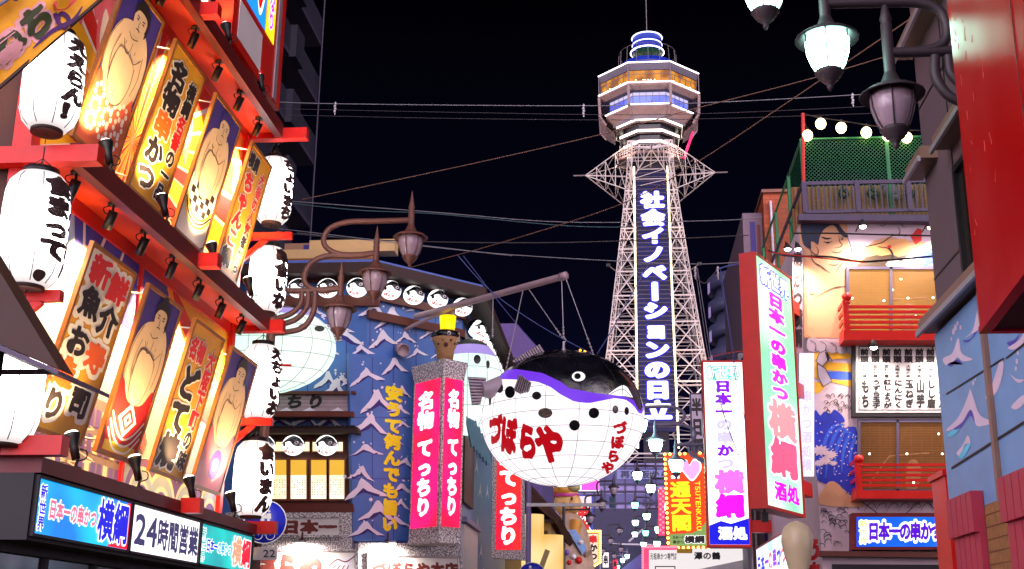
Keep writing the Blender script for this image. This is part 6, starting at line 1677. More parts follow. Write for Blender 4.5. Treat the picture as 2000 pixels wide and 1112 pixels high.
# hanging lit strip behind the mint sign
t = thing("strip_sign", "white lit strip with pale violet writing behind the tall mint sign", "sign", aY(1578, 930, 26.5) - A(.3, 0, 0))
PS_ = Pl((0, 24.85, 0), (0, -1, 0)); t.location = tuple(PS_(1576, 930))
f = PS_.fl(1562, 690, 1590, 930); mb = MB(); panel(mb, f, glow("lilac_sheet", "f4e8ff", 1.25, True, "d8b8ff", 1.2), 0, .08); mb.build("panel", t)
mb = MB(); col_text(mb, f, "串かつ酒処横", .5, .3, .97, .7, GLV, .004, .03, 0, .05); mb.build("lettering", t)
t = thing("billboard", "black and white lettered board beside the painted wrestler on the corner", "billboard", PS_(1556, 700))
f = PS_.fl(1548, 480, 1568, 690, -.02); mb = MB(); panel(mb, f, paint("board_mauve_pale", "b8a0b0", .4, 0, .3, 4), 0, .05); mb.build("panel", t)
mb = MB(); col_text(mb, f, "串かつ横綱", .5, .05, .95, .9, INK, .005, .05, .02, .03); mb.build("lettering", t)
for k, x in enumerate((1538, 1558)):
    t = thing("gooseneck_lamp", "small bright lamp above the corner board, %s of a pair" % ("left", "right")[k], "lamp", PS_(x, 484))
    p = PS_(x, 484, .4); mb = MB(); mb.lathe([(.02, .1), (.1, -.03), (.09, -.04), (.02, .06)], p, DGREY, 14); mb.tube([p + A(0, 0, .08), p + A(0, .2, .2), p + A(0, .4, .1)], .012, BLACK, 5); mb.build("shade", t)
    mb = MB(); mb.ell(p - A(0, 0, .03), .07, .07, .04, LENS, 12, 8); mb.build("bulb", t); spot("beam_light", p - A(0, 0, .1), p + A(.0, .35, -1), 180, "ffd8c8", t, 120, .8)
t = thing("pale_building", "pale narrow building with grey pipes between the twin blade sign and the tall mint sign", "building", (6, 40, 0))
mb = MB(); xw = aY(1447, 780, 36.5)[0]; zw = aY(1460, 690, 36.5)[2]; mb.box((xw, 36.5, 0), (9, 35.9 + 8, zw), paint("pale_plaster", "9a8c9c", .6, 0, .2, .8)); mb.build("wall", t)
for k, x in enumerate((1457, 1466)):
    mb = MB(); p = aY(x, 800, 36.35); mb.tube([(p[0], 36.35, 0), (p[0], 36.35, zw - .4 - .5 * k)], .055, STEEL, 8); mb.build("pipe", t)
for k, y in enumerate((712, 735, 880)):
    mb = MB(); p = aY(1456, y, 36.3); mb.box(p + A(-.25, -.3, -.2), p + A(.3, .1, .25), (GREY, WHITE, GREY)[k]); mb.lathe([(.16, .302), (.18, .31), (.05, .315)], p, DGREY, 14, (0, -1, 0)); mb.build("meter_box", t)
# slanting lightbox and cream figure low at the right
t = thing("lightbox_sign", "slanting white and blue lightbox low behind the cream rounded figure", "lightbox sign", aY(1515, 1112, 28))
q = [aZ(1475, 1072, 4.2), aZ(1560, 1020, 4.2)]; bz = 3.15
f = Fr(q[0], q[1], q[1] * A(1, 1, 0) + A(0, 0, bz), q[0] * A(1, 1, 0) + A(0, 0, bz)); mb = MB(); panel(mb, f, RED, -.01, .2); frame_bars(mb, f, RED, .05, -.0099, .02); mb.build("box", t)
mb = MB(); panel(mb, f.sub(.03, .05, .97, .95), glow("pale_blue_sheet", "e4f4ff", 1.3, True, "a0e0f8", 1.0), 0, .009); mb.build("panel", t)
mb = MB(); row_text(mb, f, "日本一の串かつ横綱", .06, .94, .5, .5, [G_BLUEL, G_BLUEL, GVB, GPK, GVB, G_BLUEL, GPK, GPK, GPK], .014, .05, 0, .0, G_WHL, .1); mb.build("lettering", t)
t = thing("cream_figure", "smooth cream pear shaped figure with red hiragana beside it", "figure", aY(1558, 1112, 20) * A(1, 1, 0) + A(0, 0, 2.2))
CRM = paint("cream_gloss", "d8c8a0", .3, 0, .08, 3, 0, .5); c = aY(1557, 1055, 20); s = 20.5 / F_PX
mb = MB(); mb.lathe([(r_ * s * 1.02, (1055 - y) * s) for y, r_ in ((1230, 20), (1130, 15), (1112, 17), (1095, 21), (1075, 26), (1058, 28.5), (1042, 27), (1030, 21), (1024, 12), (1021, 3))][::1], c, CRM, 28); mb.build("body", t)
mb = MB(); PU = Pl((0, 20.3, 0), (0, -1, 0)); f = PU.fl(1576, 1050, 1604, 1190)
for k, ch in enumerate("うまい"):
    p_, f_ = glyph(ch, .06, .012); v = np.stack([p_[:, 0], (1 - p_[:, 1]) / 3 + k / 3], 1); mb.add(f(v, 0), f_, RINK); mb.add(f(v, -.05), [q[::-1] for q in f_], DRED)
mb.build("lettering", t)

# ---- grey building with blue wave boards
GREYW = paint("grey_cladding", "5c4c54", .6, .1, .1, 1.2, .05); TRIM = paint("tan_trim", "8a6a5a", .45, .2, .15, 4); SKYB = paint("pale_wave_board", "6e98c8", .45, 0, .2, 1.0)
PG = Pl((4.0, 13, 0), (-1, 0, 0)); YC = 15.2
t = thing("grey_building", "dark grey clad building with blue wave boards over rose shutters and bamboo blinds", "building", (7, 9, 0))
mb = MB(); mb.box((4.0, 2, 0), (13, YC, 16), GREYW); mb.build("wall", t)
mb = MB()
for z in (6.05, 8.4, 10.6): mb.box((3.992, 2, z), (4.0, YC, z + .025), BLACK)
for y in (13.9, 12.2): mb.box((3.992, y, 5.5), (4.0, y + .03, 16), BLACK)
mb.build("joint", t)
for z, y0, y1 in ((5.38, 4, YC + .12), (7.3, 4, 13.9), (7.45, 14.5, YC + .1), (9.2, 13.2, YC + .1)):
    mb = MB(); mb.box((3.78, y0, z), (3.999, y1, z + .16), TRIM); mb.box((3.74, y0, z - .04), (3.78, y1 + .03, z + .03), STEEL); mb.build("ledge", t)
for y0, y1, z0, z1 in ((12.4, 13.75, 5.6, 7.0), (9.6, 11.6, 5.6, 7.0)):
    mb = MB(); f = Fr((3.99, y1, z1), (3.99, y0, z1), (3.99, y0, z0), (3.99, y1, z0)); frame_bars(mb, f, BLACK, .08, 0, .06); o = mb.build("window", t)
    mb = MB(); panel(mb, f, GLASSD, .01); mb.build("pane", o)
mb = MB(); mb.box((3.93, 3, 3.0), (3.988, YC - .02, 5.32), SKYB)
for y in (13.02, 10.4): mb.box((3.88, y, 3.02), (3.928, y + .1, 5.3), TRIM)
mb.build("wave_board", t)
mb = MB(); PGW = Pl((3.93, 13, 0), (-1, 0, 0))
WCR = paint("pale_wave_crest", "d8c4d8", .5, 0, .1, 2); WSH = paint("wave_purple", "4a3cb0", .5, 0, .15, 3); WAQ = paint("wave_aqua", "5ac8e8", .5, 0, .15, 3)
for P, m_, z in (([(1918, 590), (1912, 640), (1898, 652), (1885, 660), (1900, 645), (1908, 610)], WCR, .004), ([(1914, 620), (1910, 645), (1892, 668), (1880, 665), (1898, 660)], WSH, .003), ([(1842, 700), (1860, 690), (1872, 660), (1878, 690), (1900, 702), (1880, 706), (1870, 698), (1858, 714), (1846, 712)], WCR, .004),
                 ([(1850, 712), (1866, 706), (1880, 712), (1870, 702), (1858, 716)], WSH, .006), ([(1848, 840), (1872, 815), (1890, 775), (1895, 760), (1902, 780), (1915, 812), (1940, 824), (1920, 832), (1906, 830), (1896, 800), (1880, 824), (1862, 838)], WCR, .004), ([(1862, 838), (1880, 824), (1896, 800), (1904, 826), (1894, 812), (1876, 836)], WSH, .006),
                 ([(1925, 775), (1938, 750), (1955, 700), (1960, 720), (1950, 760), (1932, 780)], WCR, .004), ([(1868, 885), (1880, 870), (1890, 850), (1895, 866), (1885, 868), (1876, 890)], WCR, .004), ([(1872, 892), (1888, 870), (1896, 868), (1882, 894)], WAQ, .006), ([(1850, 850), (1868, 834), (1880, 830), (1862, 852)], WAQ, .005),
                 ([(1972, 730), (1985, 740), (2000, 742), (1988, 748)], WCR, .004), ([(1975, 795), (1988, 780), (2000, 772), (2000, 788), (1985, 800)], WCR, .004), ([(1968, 680), (1990, 665), (2000, 650), (2000, 668), (1982, 682)], WCR, .004), ([(1966, 670), (1980, 664), (1992, 652), (1978, 676)], WSH, .003)):
    pshape(mb, PGW, P, m_, z, 4)
for x, y, r_ in ((1866, 640, 4), (1870, 632, 3), (1876, 640, 3), (1862, 648, 4), (1858, 662, 2.5), (1988, 690, 3), (1986, 706, 3.5), (1984, 720, 3), (1901, 748, 3), (1905, 742, 2)): pshape(mb, PGW, [(x + .7 * r_ * math.cos(k), y + 1.6 * r_ * math.sin(k)) for k in np.linspace(0, 5.6, 9)], WCR, .0045)
pstroke(mb, PGW, [(1848, 770), (1960, 700)], .02, INK, .009, 0); pstroke(mb, PGW, [(1965, 700), (2000, 672)], .02, INK, .009, 0); pstroke(mb, PGW, [(1858, 915), (2000, 825)], .03, INK, .009, 0)
mb.build("wave_painting", t)
ROSE = paint("rose_shutter", "a82c42", .5, 0, .1, 3); SHUT = Pl((3.9, 12, 0), (-1, 0, 0))
for x0, x1 in ((1858, 1908), (1964, 2040)):
    y0, y1 = SHUT(x0, 900)[1], SHUT(x1, 880)[1]
    mb = MB()
    for k in range(5):
        a_, b_ = y1 + (y0 - y1) * k / 5 + .012, y1 + (y0 - y1) * (k + 1) / 5 - .012
        for z0, z1, x in ((2.78, 3.22, 3.79), (0.3, 2.78, 3.85)): mb.box((x, a_, z0), (3.92, b_, z1), ROSE)
    mb.build("shutter", t)
mb = MB(); y0, y1 = SHUT(1916, 900)[1], SHUT(1990, 880)[1]; mb.box((3.9, y1, 2.05), (3.925, y0, 3.05), GOLDW)
for k in range(26): mb.box((3.885, y1 + (y0 - y1) * k / 26, 2.07), (3.899, y1 + (y0 - y1) * (k + .75) / 26, 3.03), BAMB)
for k in range(7): mb.box((3.88, y1, 2.15 + .13 * k), (3.884, y0, 2.16 + .13 * k), WOOD)
mb.build("blind", t)
mb = MB(); mb.box((3.7, 4, 1.86), (3.93, 11.6, 2.03), ROSE); mb.box((3.6, 4, 1.58), (3.9, 12.6, 1.72), WOOD); mb.box((3.93, 4, .1), (3.98, 12, 1.85), paint("dark_doorway", "1a1018", .5)); mb.build("sill", t)
# red pillar by the blue lightbox
t = thing("red_pillar", "bright red square pillar between the blue lightbox and the rose shutters", "pillar", aY(1850, 1100, 16) * A(1, 1, 0))
p0, p1 = aY(1834, 935, 16.2), aY(1862, 935, 16.2); mb = MB(); mb.box((p0[0], 15.9, 0), (p1[0], 16.6, p0[2]), RED); mb.box((p0[0] - .04, 15.86, p0[2]), (p1[0] + .04, 16.64, p0[2] + .07), RED); mb.build("shaft", t)
# red box sign overhead
RGL = paint("glossy_red_panel", "c40404", .17, 0, .06, 1.2, .015, .22, 0)
t = thing("box_sign", "large glossy red box sign jutting overhead in front of the grey building", "sign", (3.2, 6.4, 3.44))
mb = MB(); RBX = lambda d, y: (2.33 + d - (7.9 - y) * .0955, y)
mb.prism([(*RBX(.01, 4.7), 3.59), (*RBX(.01, 7.89), 3.59), (4.0, 7.89, 3.59), (4.0, 4.7, 3.59)], (0, 0, 5.4), RGL); mb.build("box", t)
mb = MB(); mb.prism([(*RBX(0, 4.7), 3.545), (*RBX(0, 7.9), 3.545), (*RBX(.07, 7.9), 3.545), (*RBX(.07, 4.7), 3.545)], (0, 0, .0449), RGL); mb.prism([(*RBX(.0701, 7.83), 3.545), (*RBX(.0701, 7.9), 3.545), (4.0, 7.9, 3.545), (4.0, 7.83, 3.545)], (0, 0, .0449), RGL); mb.prism([(*RBX(.006, 6.2), 3.6), (*RBX(.006, 6.212), 3.6), (*RBX(.011, 6.212), 3.6), (*RBX(.011, 6.2), 3.6)], (0, 0, 5.3), DRED); mb.prism([(*RBX(.0701, 4.7), 3.56), (*RBX(.0701, 7.829), 3.56), (4.0, 7.829, 3.56), (4.0, 4.7, 3.56)], (0, 0, .0298), paint("dark_soffit", "3a0c0a", .6)); mb.build("frame", t)
mb = MB()
for k in range(26):
    y, z = RND.uniform(7.0, 7.9), RND.uniform(4.1, 5.9); a_ = RND.uniform(-.6, .6); L = RND.uniform(.02, .1); p = A(RBX(.0085, y)[0], y, z); mb.beam(p, p + A(0, L * math.sin(a_), L * math.cos(a_)), .0025, .0015, paint("scratch", "d86050", .4))
mb.build("scratch", t)
# ------------------------------------------------------------------ far street: signs, statue, buildings
def bulbs_round(t, fr, n_u, n_v, r, mat, z=.05):
    """a border of small lamps, one part"""
    m = MB()
    P = [(k / n_u, 0) for k in range(n_u)] + [(1, k / n_v) for k in range(n_v)] + [(1 - k / n_u, 1) for k in range(n_u)] + [(0, 1 - k / n_v) for k in range(n_v)]
    for u, v in P: m.ell(fr.p(.03 + .94 * u, .012 + .976 * v, z), r, r, r, mat, 8, 5)
    o = m.build("bulb", t)
    o["kind"] = "stuff" if False else "thing"; del o["kind"]
AMBB = glow("amber_bulb", "ffcc50", 5.0, True); REDB = glow("red_bulb", "ff5060", 3.0, True)
Y = 56.0; PY = Pl((0, Y, 0), (0, -1, 0))
t = thing("bulb_sign", "orange sign with white heart and yellow lettering in a border of amber bulbs", "sign", PY(1340, 1075))
f = PY.fr((1296, 886), (1379, 883), (1386, 1072), (1303, 1073)); m = MB(); panel(m, f, paint("orange_sheet_edge", "a03010", .5), -.02, .3); m.build("box", t)
i = f.sub(.07, .03, .93, .97); m = MB(); panel(m, i, glow("orange_sheet", "e84818", .9, True), 0, .019); m.build("panel", t)
m = MB()
heart = [(.62, .115), (.72, .06), (.86, .08), (.9, .14), (.84, .2), (.67, .27), (.5, .2), (.42, .14), (.46, .075), (.56, .065)]
shape(m, i, [(.66 + (u - .66) * 1.18, .16 + (v - .16) * 1.18) for u, v in heart], G_WHL, .006, 4); shape(m, i, heart, glow("lilac_heart", "e0a8f0", 1.0, False), .012, 4)
panel(m, i, G_WHL, .006, None, .1, .22, .33, .255); panel(m, i, G_WHL, .0065, None, .17, .1, .26, .23)
YLL = glow("yellow_letter_lit", "f8e020", 1.1, False)
col_text(m, i, "通天閣", .34, .285, .84, .56, YLL, .006, .045, 0, .0)
for k, ch in enumerate("TSUTENKAKU"):
    p_, g_ = glyph(ch, .03); v0 = .29 + .055 * k; m.add(i(np.stack([.74 + .15 * (p_[:, 1]), v0 + .05 * p_[:, 0]], 1), .006), [q[::-1] for q in g_], YLL)
shape(m, i, [(0, .87), (.6, .86), (.85, .82), (1, .74), (1, 1), (0, 1)], glow("sage_sheet", "88a860", .8, False), .005)
row_text(m, i, "日本一の", .08, .4, .905, .035, INK, .008, .03); row_text(m, i, "串かつ", .08, .4, .955, .04, INK, .008, .04); row_text(m, i, "横綱", .4, .96, .93, .085, INK, .008, .05, 0, .0, G_WHL, .1); m.build("lettering", t)
bulbs_round(t, f, 8, 19, .065, AMBB)
Y = 78.0; PY = Pl((0, Y, 0), (0, -1, 0))
t = thing("bulb_sign", "cream kushikatsu sign with pointed foot in a border of amber bulbs", "sign", PY(1150, 1112))
q = [(1129, 1038), (1172, 1038), (1172, 1098), (1150, 1112), (1129, 1098)]
m = MB(); slab(m, PY, q, paint("orange_sheet_edge", "a03010", .5), -.3, 0); m.build("box", t)
m = MB(); pshape(m, PY, [(1133, 1043), (1168, 1043), (1168, 1096), (1150, 1107), (1133, 1096)], glow("cream_sheet", "f8d8c0", .9, True), .02); m.build("panel", t)
i = PY.fl(1133, 1043, 1168, 1100, .02); m = MB(); col_text(m, i, "串かつ", .72, .04, .92, .5, [RINK, INK, INK], .02, .06); col_text(m, i, "お好み焼き", .22, .06, .9, .3, [INK, INK, INK, RINK, INK], .02, .05); m.build("lettering", t)
m = MB()
for a, b, n in ((q[0], q[1], 10), (q[1], q[2], 13), (q[2], q[3], 6), (q[3], q[4], 6), (q[4], q[0], 13)):
    for k in range(n): m.ell(PY(a[0] + (b[0] - a[0]) * k / n, a[1] + (b[1] - a[1]) * k / n, .05), .08, .08, .08, AMBB, 8, 5)
m.build("bulb", t)
t = thing("bulb_sign", "pink and red sign edged with red bulbs low under the heart sign", "sign", aY(1290, 1112, 50))
PY = Pl((0, 50, 0), (0, -1, 0)); f = PY.fl(1255, 1069, 1325, 1180); m = MB(); panel(m, f, glow("rose_sheet", "f04878", .9, True), 0, .3); m.build("panel", t)
i = f.sub(.18, .05, 1.0, 1, .02); m = MB(); panel(m, i, glow("shop_white_sheet", "f4ecec", .8, True), 0, .01); m.build("poster", t)
m = MB(); row_text(m, i, "元祖串かつ専門店", .03, .97, .12, .13, INK, .006, .02); frame_bars(m, i, INK, .04, 0, .006, .2, .3, .9, 1); disc(m, i, .42, .46, .05, .04, INK, .006); row_text(m, f, "KOI", .02, .16, .35, .15, GPK, .03, .02); m.build("lettering", t)
m = MB()
for k in range(20): m.ell(f.p(.02 + .048 * k, .0, .04), .05, .05, .05, REDB, 8, 5)
for k in range(22): m.ell(f.p(.01, .045 * k, .04), .05, .05, .05, REDB, 8, 5)
m.build("bulb", t)
t = thing("strip_sign", "red bulb outlined strip beside the left edge of the heart sign", "sign", aY(1296, 1045, 60)); PY = Pl((0, 60, 0), (0, -1, 0))
m = MB(); f = PY.fl(1286, 955, 1299, 1046); panel(m, f, glow("rose_sheet", "f04878", .9, True), 0, .2); m.build("panel", t)
m = MB()
for k in range(18): m.ell(f.p(.3 + .4 * (k % 2), k / 18, .05), .06, .06, .06, REDB, 8, 5)
m.build("bulb", t)
t = thing("notice_board", "white low shop board with brush writing and yellow strip under the twin blade sign", "signboard", aY(1400, 1112, 38)); PY = Pl((0, 38, 0), (0, -1, 0))
m = MB(); f = PY.fl(1322, 1072, 1460, 1200); panel(m, f, glow("shop_white_sheet", "f4ecec", .8, True), 0, .3); m.build("panel", t)
m = MB(); g = f.sub(.0, .0, .22, .07, .004); panel(m, g, YEL, 0); row_text(m, f, "澤の鶴", .24, .62, .11, .12, INK, .006, .04); shape(m, f, [(.1, 1), (.16, .35), (1, .16), (1, 1)], WHITE, .008); frame_bars(m, f, INK, .03, .012, .02, .2, .45, .6, 1); m.build("lettering", t)
# mahjong sign, robed statue, old roofed shop
t = thing("blade_sign", "blue vertical sign with red mahjong lettering edged in white, behind the robed statue", "sign", aY(1137, 1030, 84)); PY = Pl((0, 84, 0), (0, -1, 0))
f = PY.fl(1123, 968, 1157, 1040); m = MB(); panel(m, f, glow("mahjong_blue", "3848c8", .7, True), 0, .4); m.build("panel", t)
m = MB(); row_text(m, f, "三", .2, .8, -.08, .1, G_WHL, .02, .03) if False else None; col_text(m, f, "麻雀", .5, .28, .98, .75, RINK, .02, .05, 0, .02, G_WHL, .12); panel(m, f, WLIT, .02, None, .05, .02, .95, .22); m.build("lettering", t)
t = thing("lit_billboard", "white and magenta lit billboard behind the belly of the giant hanging pufferfish", "billboard", aY(1100, 965, 95)); PY = Pl((0, 95, 0), (0, -1, 0))
m = MB(); f = PY.fl(1056, 915, 1170, 958); panel(m, f, glow("billboard_white", "fff0ff", 1.6, True), 0, .5); m.build("panel", t)
m = MB(); panel(m, f, glow("billboard_magenta", "f050d0", 1.1, False), .02, None, .7, .55, 1, 1); panel(m, f, YLL, .02, None, .0, .0, .06, .8); panel(m, f, paint("mauve_wall", "7a6470", .6), .02, .02, .3, 0, .315, 1); m.build("lettering", t)
PY = Pl((0, 74, 0), (0, -1, 0)); base = PY(1105, 1112)
t = thing("robed_statue", "large statue in a yellow headcloth and patterned robe above an old shop roof", "statue", base)
CLOTH = paint("statue_ochre", "d0902a", .55, 0, .3, 1.2); FACE_ = paint("statue_skin", "e0b068", .5, 0, .12, 1); ROBE = paint("statue_robe", "b89a80", .6, 0, .35, 1.5); LAV = paint("statue_lavender", "8a68b8", .6, 0, .25, 1.2)
S = lambda x, y, d=0.0: PY(x, y, d); sc_ = np.linalg.norm(S(1100, 1000) - S(1101, 1000))
m = MB(); m.ell(S(1108, 982), 26 * sc_, 22 * sc_, 30 * sc_, FACE_, 24, 16); m.ell(S(1122, 985, 12 * sc_), 14 * sc_, 14 * sc_, 18 * sc_, FACE_, 16, 12); m.build("head", t)
m = MB(); m.ell(S(1103, 958), 24 * sc_, 22 * sc_, 13 * sc_, CLOTH, 20, 12); m.ell(S(1118, 953, .3), 16 * sc_, 14 * sc_, 9 * sc_, paint("statue_olive", "a8a068", .6, 0, .3, 2), 16, 10); m.ell(S(1096, 952, .4), 10 * sc_, 10 * sc_, 10 * sc_, CLOTH, 14, 10)
m.lathe([(25.5 * sc_, 0), (26.5 * sc_, 3 * sc_), (25.2 * sc_, 6 * sc_)], S(1105, 972), paint("statue_magenta", "b83080", .5), 26); m.build("headcloth", t)
m = MB(); m.ell(S(1117, 974, 25 * sc_), 2 * sc_, 2 * sc_, 3 * sc_, INK, 8, 6); m.ell(S(1112, 996, 24 * sc_), 6 * sc_, 2 * sc_, 1.4 * sc_, DRED, 10, 6); m.ell(S(1120, 986, 27 * sc_), 4 * sc_, 4 * sc_, 4 * sc_, FACE_, 10, 8); m.build("face", t)
m = MB(); m.lathe([(r_ * sc_, z_ * sc_) for r_, z_ in ((52, -190), (50, -40), (44, 0), (36, 40), (24, 66), (12, 78))], S(1112, 1080), ROBE, 28)
m.build("robe", t)
m = MB()
for x, y, r_, c in ((1088, 1050, 7, YEL), (1094, 1062, 6, YEL), (1082, 1072, 6, LAV), (1100, 1045, 6, LAV), (1090, 1085, 7, YEL), (1108, 1080, 6, LAV), (1130, 1095, 7, RINK), (1120, 1088, 6, WHITE), (1112, 1100, 6, RINK), (1134, 1060, 6, WHITE), (1085, 1098, 6, LAV)): m.ell(S(x, y, 40 * sc_), r_ * sc_, 12 * sc_, r_ * sc_, c, 10, 8)
slab(m, PY, [(1110, 1036), (1124, 1034), (1146, 1070), (1138, 1084), (1124, 1062)], paint("statue_sky", "8ab0e0", .5), 42 * sc_, 46 * sc_); m.build("robe_pattern", t)
m = MB(); 
for a_, b_, r0, r1 in (((1126, 1018), (1118, 1060), 12, 9), ((1132, 1068), (1150, 1082), 11, 9)): m.tube([S(*a_, 26 * sc_), S(*b_, 34 * sc_)], [r0 * sc_, r1 * sc_], CLOTH if r0 == 12 else ROBE, 14)
m.build("sleeve", t)
PY = Pl((0, 50, 0), (0, -1, 0)); t = thing("old_shop", "old shop with weathered brown tiled roof and glowing cream walls beyond the red blade sign", "building", PY(1060, 1112) * A(1, 1, 0))
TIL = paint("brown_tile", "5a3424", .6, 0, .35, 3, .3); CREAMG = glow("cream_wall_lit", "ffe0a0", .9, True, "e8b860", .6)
x0, x1 = PY(1018, 1000)[0], PY(1092, 1000)[0]; zt, ze = PY(1030, 945)[2], PY(1080, 1018)[2]
m = MB(); m.box((-12, 50, 0), (x1 - .35, 62, ze), paint("old_plaster", "a08860", .7, 0, .2, 1)); m.build("wall", t)
m = MB(); m.prism([(-12, 49.4, zt), (x0 + .1, 49.4, zt), (x0 + .45, 49.4, zt - .12), (x1 + .1, 49.4, ze + .08), (x1 - .1, 49.4, ze - .12), (x0 + .2, 49.4, zt - .55), (-12, 49.4, zt - .55)], (0, 13, 0), TIL)
for k in range(14): m.beam((x0 + .3 + (x1 - x0 - .3) * k / 14, 49.36, zt - .1 - (zt - ze - .1) * k / 14), (x0 + .3 + (x1 - x0 - .3) * k / 14, 62, zt - .1 - (zt - ze - .1) * k / 14), .1, .14, TIL)
for k in range(3): m.box((-6, 49.5, ze - .1 - .45 * k), (x1 - .2 - .25 * k, 49.9, ze + .02 - .45 * k), DWOOD)
m.build("roof", t)
m = MB(); xa, xb = PY(1040, 1010)[0], PY(1088, 1010)[0]
m.lathe([(.5, 0), (.52, ze - .6)], ((xa + xb) / 2 + .25, 49.7, 0), CREAMG, 24); m.lathe([(.45, 0), (.45, ze + .2)], (xa + .05, 49.5, 0), CREAMG, 24); m.build("lit_column", t)
m = MB(); m.beam(PY(1055, 1115, .8), PY(1070, 1075, .8), .35, .2, paint("pale_timber", "d8b880", .5)); m.build("timber", t)
# poles with round blue signs
def round_sign(label, c, r, n_, people=True, parent_pole=None):
    t = thing("round_sign", label, "road sign", c); n_ = unit(n_); BLU = paint("sign_blue", "1020b8", .4, 0, .06, 3, 0, .5)
    rt = unit(np.cross(n_, A(0, 0, 1))); rt = rt if rt.dot(CR) > 0 else -rt
    f = Fr(c - rt * r + A(0, 0, r), c + rt * r + A(0, 0, r), c + rt * r - A(0, 0, r), c - rt * r - A(0, 0, r))
    m = MB(); m.lathe([(0, -.02), (r, -.02), (r, .012), (0, .012)], c, BLU, 40, f.n); m.build("plate", t)
    m = MB(); m.lathe([(r * .95, .0125), (r * 1.0, .0125), (r * 1.0, .016), (r * .95, .016), (r * .95, .0125)], c, WHITE, 40, f.n); m.build("rim", t)
    m = MB()
    for u, v, s in ((.44, .12, 1.0), (.58, .24, .62)):
        disc(m, f, u, v + .03 * s, .045 * s, .045 * s, WHITE, .014); shape(m, f, [(u - .07 * s, v + .1 * s), (u + .07 * s, v + .1 * s), (u + .09 * s, v + .3 * s), (u + .04 * s, v + .3 * s), (u + .045 * s, v + .55 * s), (u + .005 * s, v + .55 * s), (u, v + .34 * s), (u - .01 * s, v + .55 * s), (u - .05 * s, v + .55 * s), (u - .05 * s, v + .3 * s), (u - .09 * s, v + .28 * s)], WHITE, .0145)
    for u in (.36, .64):
        P = [(u + .1 * math.cos(k), .8 + .1 * math.sin(k)) for k in np.linspace(0, 6.28, 22)]; stroke(m, f, P, .03 * r, WHITE, .014, 0)
    stroke(m, f, [(.36, .8), (.46, .68), (.6, .68), (.64, .8)], .025 * r, WHITE, .015, 0); stroke(m, f, [(.46, .68), (.5, .8), (.6, .68)], .025 * r, WHITE, .0155, 0); stroke(m, f, [(.44, .64), (.49, .62), (.47, .66)], .025 * r, WHITE, .016, 0)
    m.build("pictogram", t)
    return t
c = aY(518, 1020, 21.6); round_sign("large blue round pedestrian sign behind the lowest far paper lantern", c, 41.5 * np.linalg.norm(c - EYE) / F_PX * .98, (.1, -1, 0))
c = aY(520, 1082, 21.55); t = thing("number_plate", "grey plate with the number 22 under the blue round sign", "plate", c)
PY = Pl(c, (.1, -1, 0)); f = PY.fl(478, 1069, 541, 1094); m = MB(); panel(m, f, paint("plate_grey", "a8a0a4", .5, .1, .08, 6), 0, .02); m.build("plate", t)
m = MB(); row_text(m, f, "22", .56, .96, .5, .66, INK, .004, .02); m.build("lettering", t)
c = aY(1405, 1122, 39.7); round_sign("blue round pedestrian sign on the purple grey lamp post right of centre", c, 24 * np.linalg.norm(c - EYE) / F_PX, (0, -1, 0))
c = aY(1039, 1128, 31.4); round_sign("blue round pedestrian sign on the lilac pole left of the old shop", c, 28 * np.linalg.norm(c - EYE) / F_PX, (0, -1, 0))
t = thing("utility_pole", "plain lilac grey pole behind the red blade sign and under the giant pufferfish", "pole", aY(1035, 1100, 31.6) * A(1, 1, 0))
p = aY(1033, 905, 31.6); m = MB(); m.tube([(p[0], p[1], 0), p], .07, paint("lilac_pole", "8878b0", .45, .1, .15, 4), 12); m.build("shaft", t)
m = MB(); q = aY(1030, 987, 31.55); m.box(q - A(.02, .02, .03), aY(1180, 986, 31.6) + A(0, .02, .03), STEEL); m.build("crossbar", t)
# buildings behind
NVY = paint("navy_concrete", "2c2a48", .6, 0, .2, .3); LILG = paint("lilac_curtain_wall", "5a5288", .3, .1, .2, .15)
t = thing("office_block", "lilac glass office block with a dark blue lettered banner at the street's far end", "building", (8, 150, 0)); PY = Pl((0, 150, 0), (0, -1, 0))
xa, xb = PY(1120, 950)[0], PY(1345, 950)[0]; zt = PY(1250, 905)[2]
m = MB(); m.box((xa - 12, 150, 0), (xb + 14, 175, zt), paint("lilac_facade", "8278a8", .4, 0, .15, .1)); m.build("wall", t)
m = MB()
for k in range(26): x = xa - 10 + 1.25 * k; m.box((x, 149.85, 2), (x + .16, 149.998, zt), NVY)
for y in (912, 948, 962, 985, 997): z = PY(1250, y)[2]; m.box((xa - 12, 149.8, z), (xb + 14, 149.99, z + .2), NVY)
m.build("mullion", t)
BLIT = glow("lilac_window", "8a80c8", .3, False, "4a4890", .3)
m = MB(); panel(m, PY.fl(1130, 914, 1345, 947, .1), BLIT); m.build("window", t)
m = MB(); panel(m, PY.fl(1130, 965, 1345, 984, .1), BLIT)
panel(m, PY.fl(1190, 970, 1200, 992, .14), glow("teal_window", "0a3a48", .5, False)); m.build("window", t)
m = MB(); f = PY.fl(1205, 918, 1310, 936, .3); panel(m, f, glow("banner_lilac", "9a98e0", .5, False)); m.build("banner", t)
m = MB(); row_text(m, f, "再大阪から", .06, .98, .5, .85, NVY, .06, .04); row_text(m, PY.fl(1255, 974, 1290, 990, .3), "ROC", 0, 1, .5, .9, NVY, .04, .03); m.build("lettering", t)
t = thing("low_block", "dark navy low block with a sloping awning at the far end of the street", "building", (6, 138, 0)); PY = Pl((0, 138, 0), (0, -1, 0))
m = MB(); z = PY(1250, 998)[2]; m.box((PY(1120, 1000)[0], 138, 0), (PY(1345, 1000)[0], 149, z), NVY); m.build("wall", t)
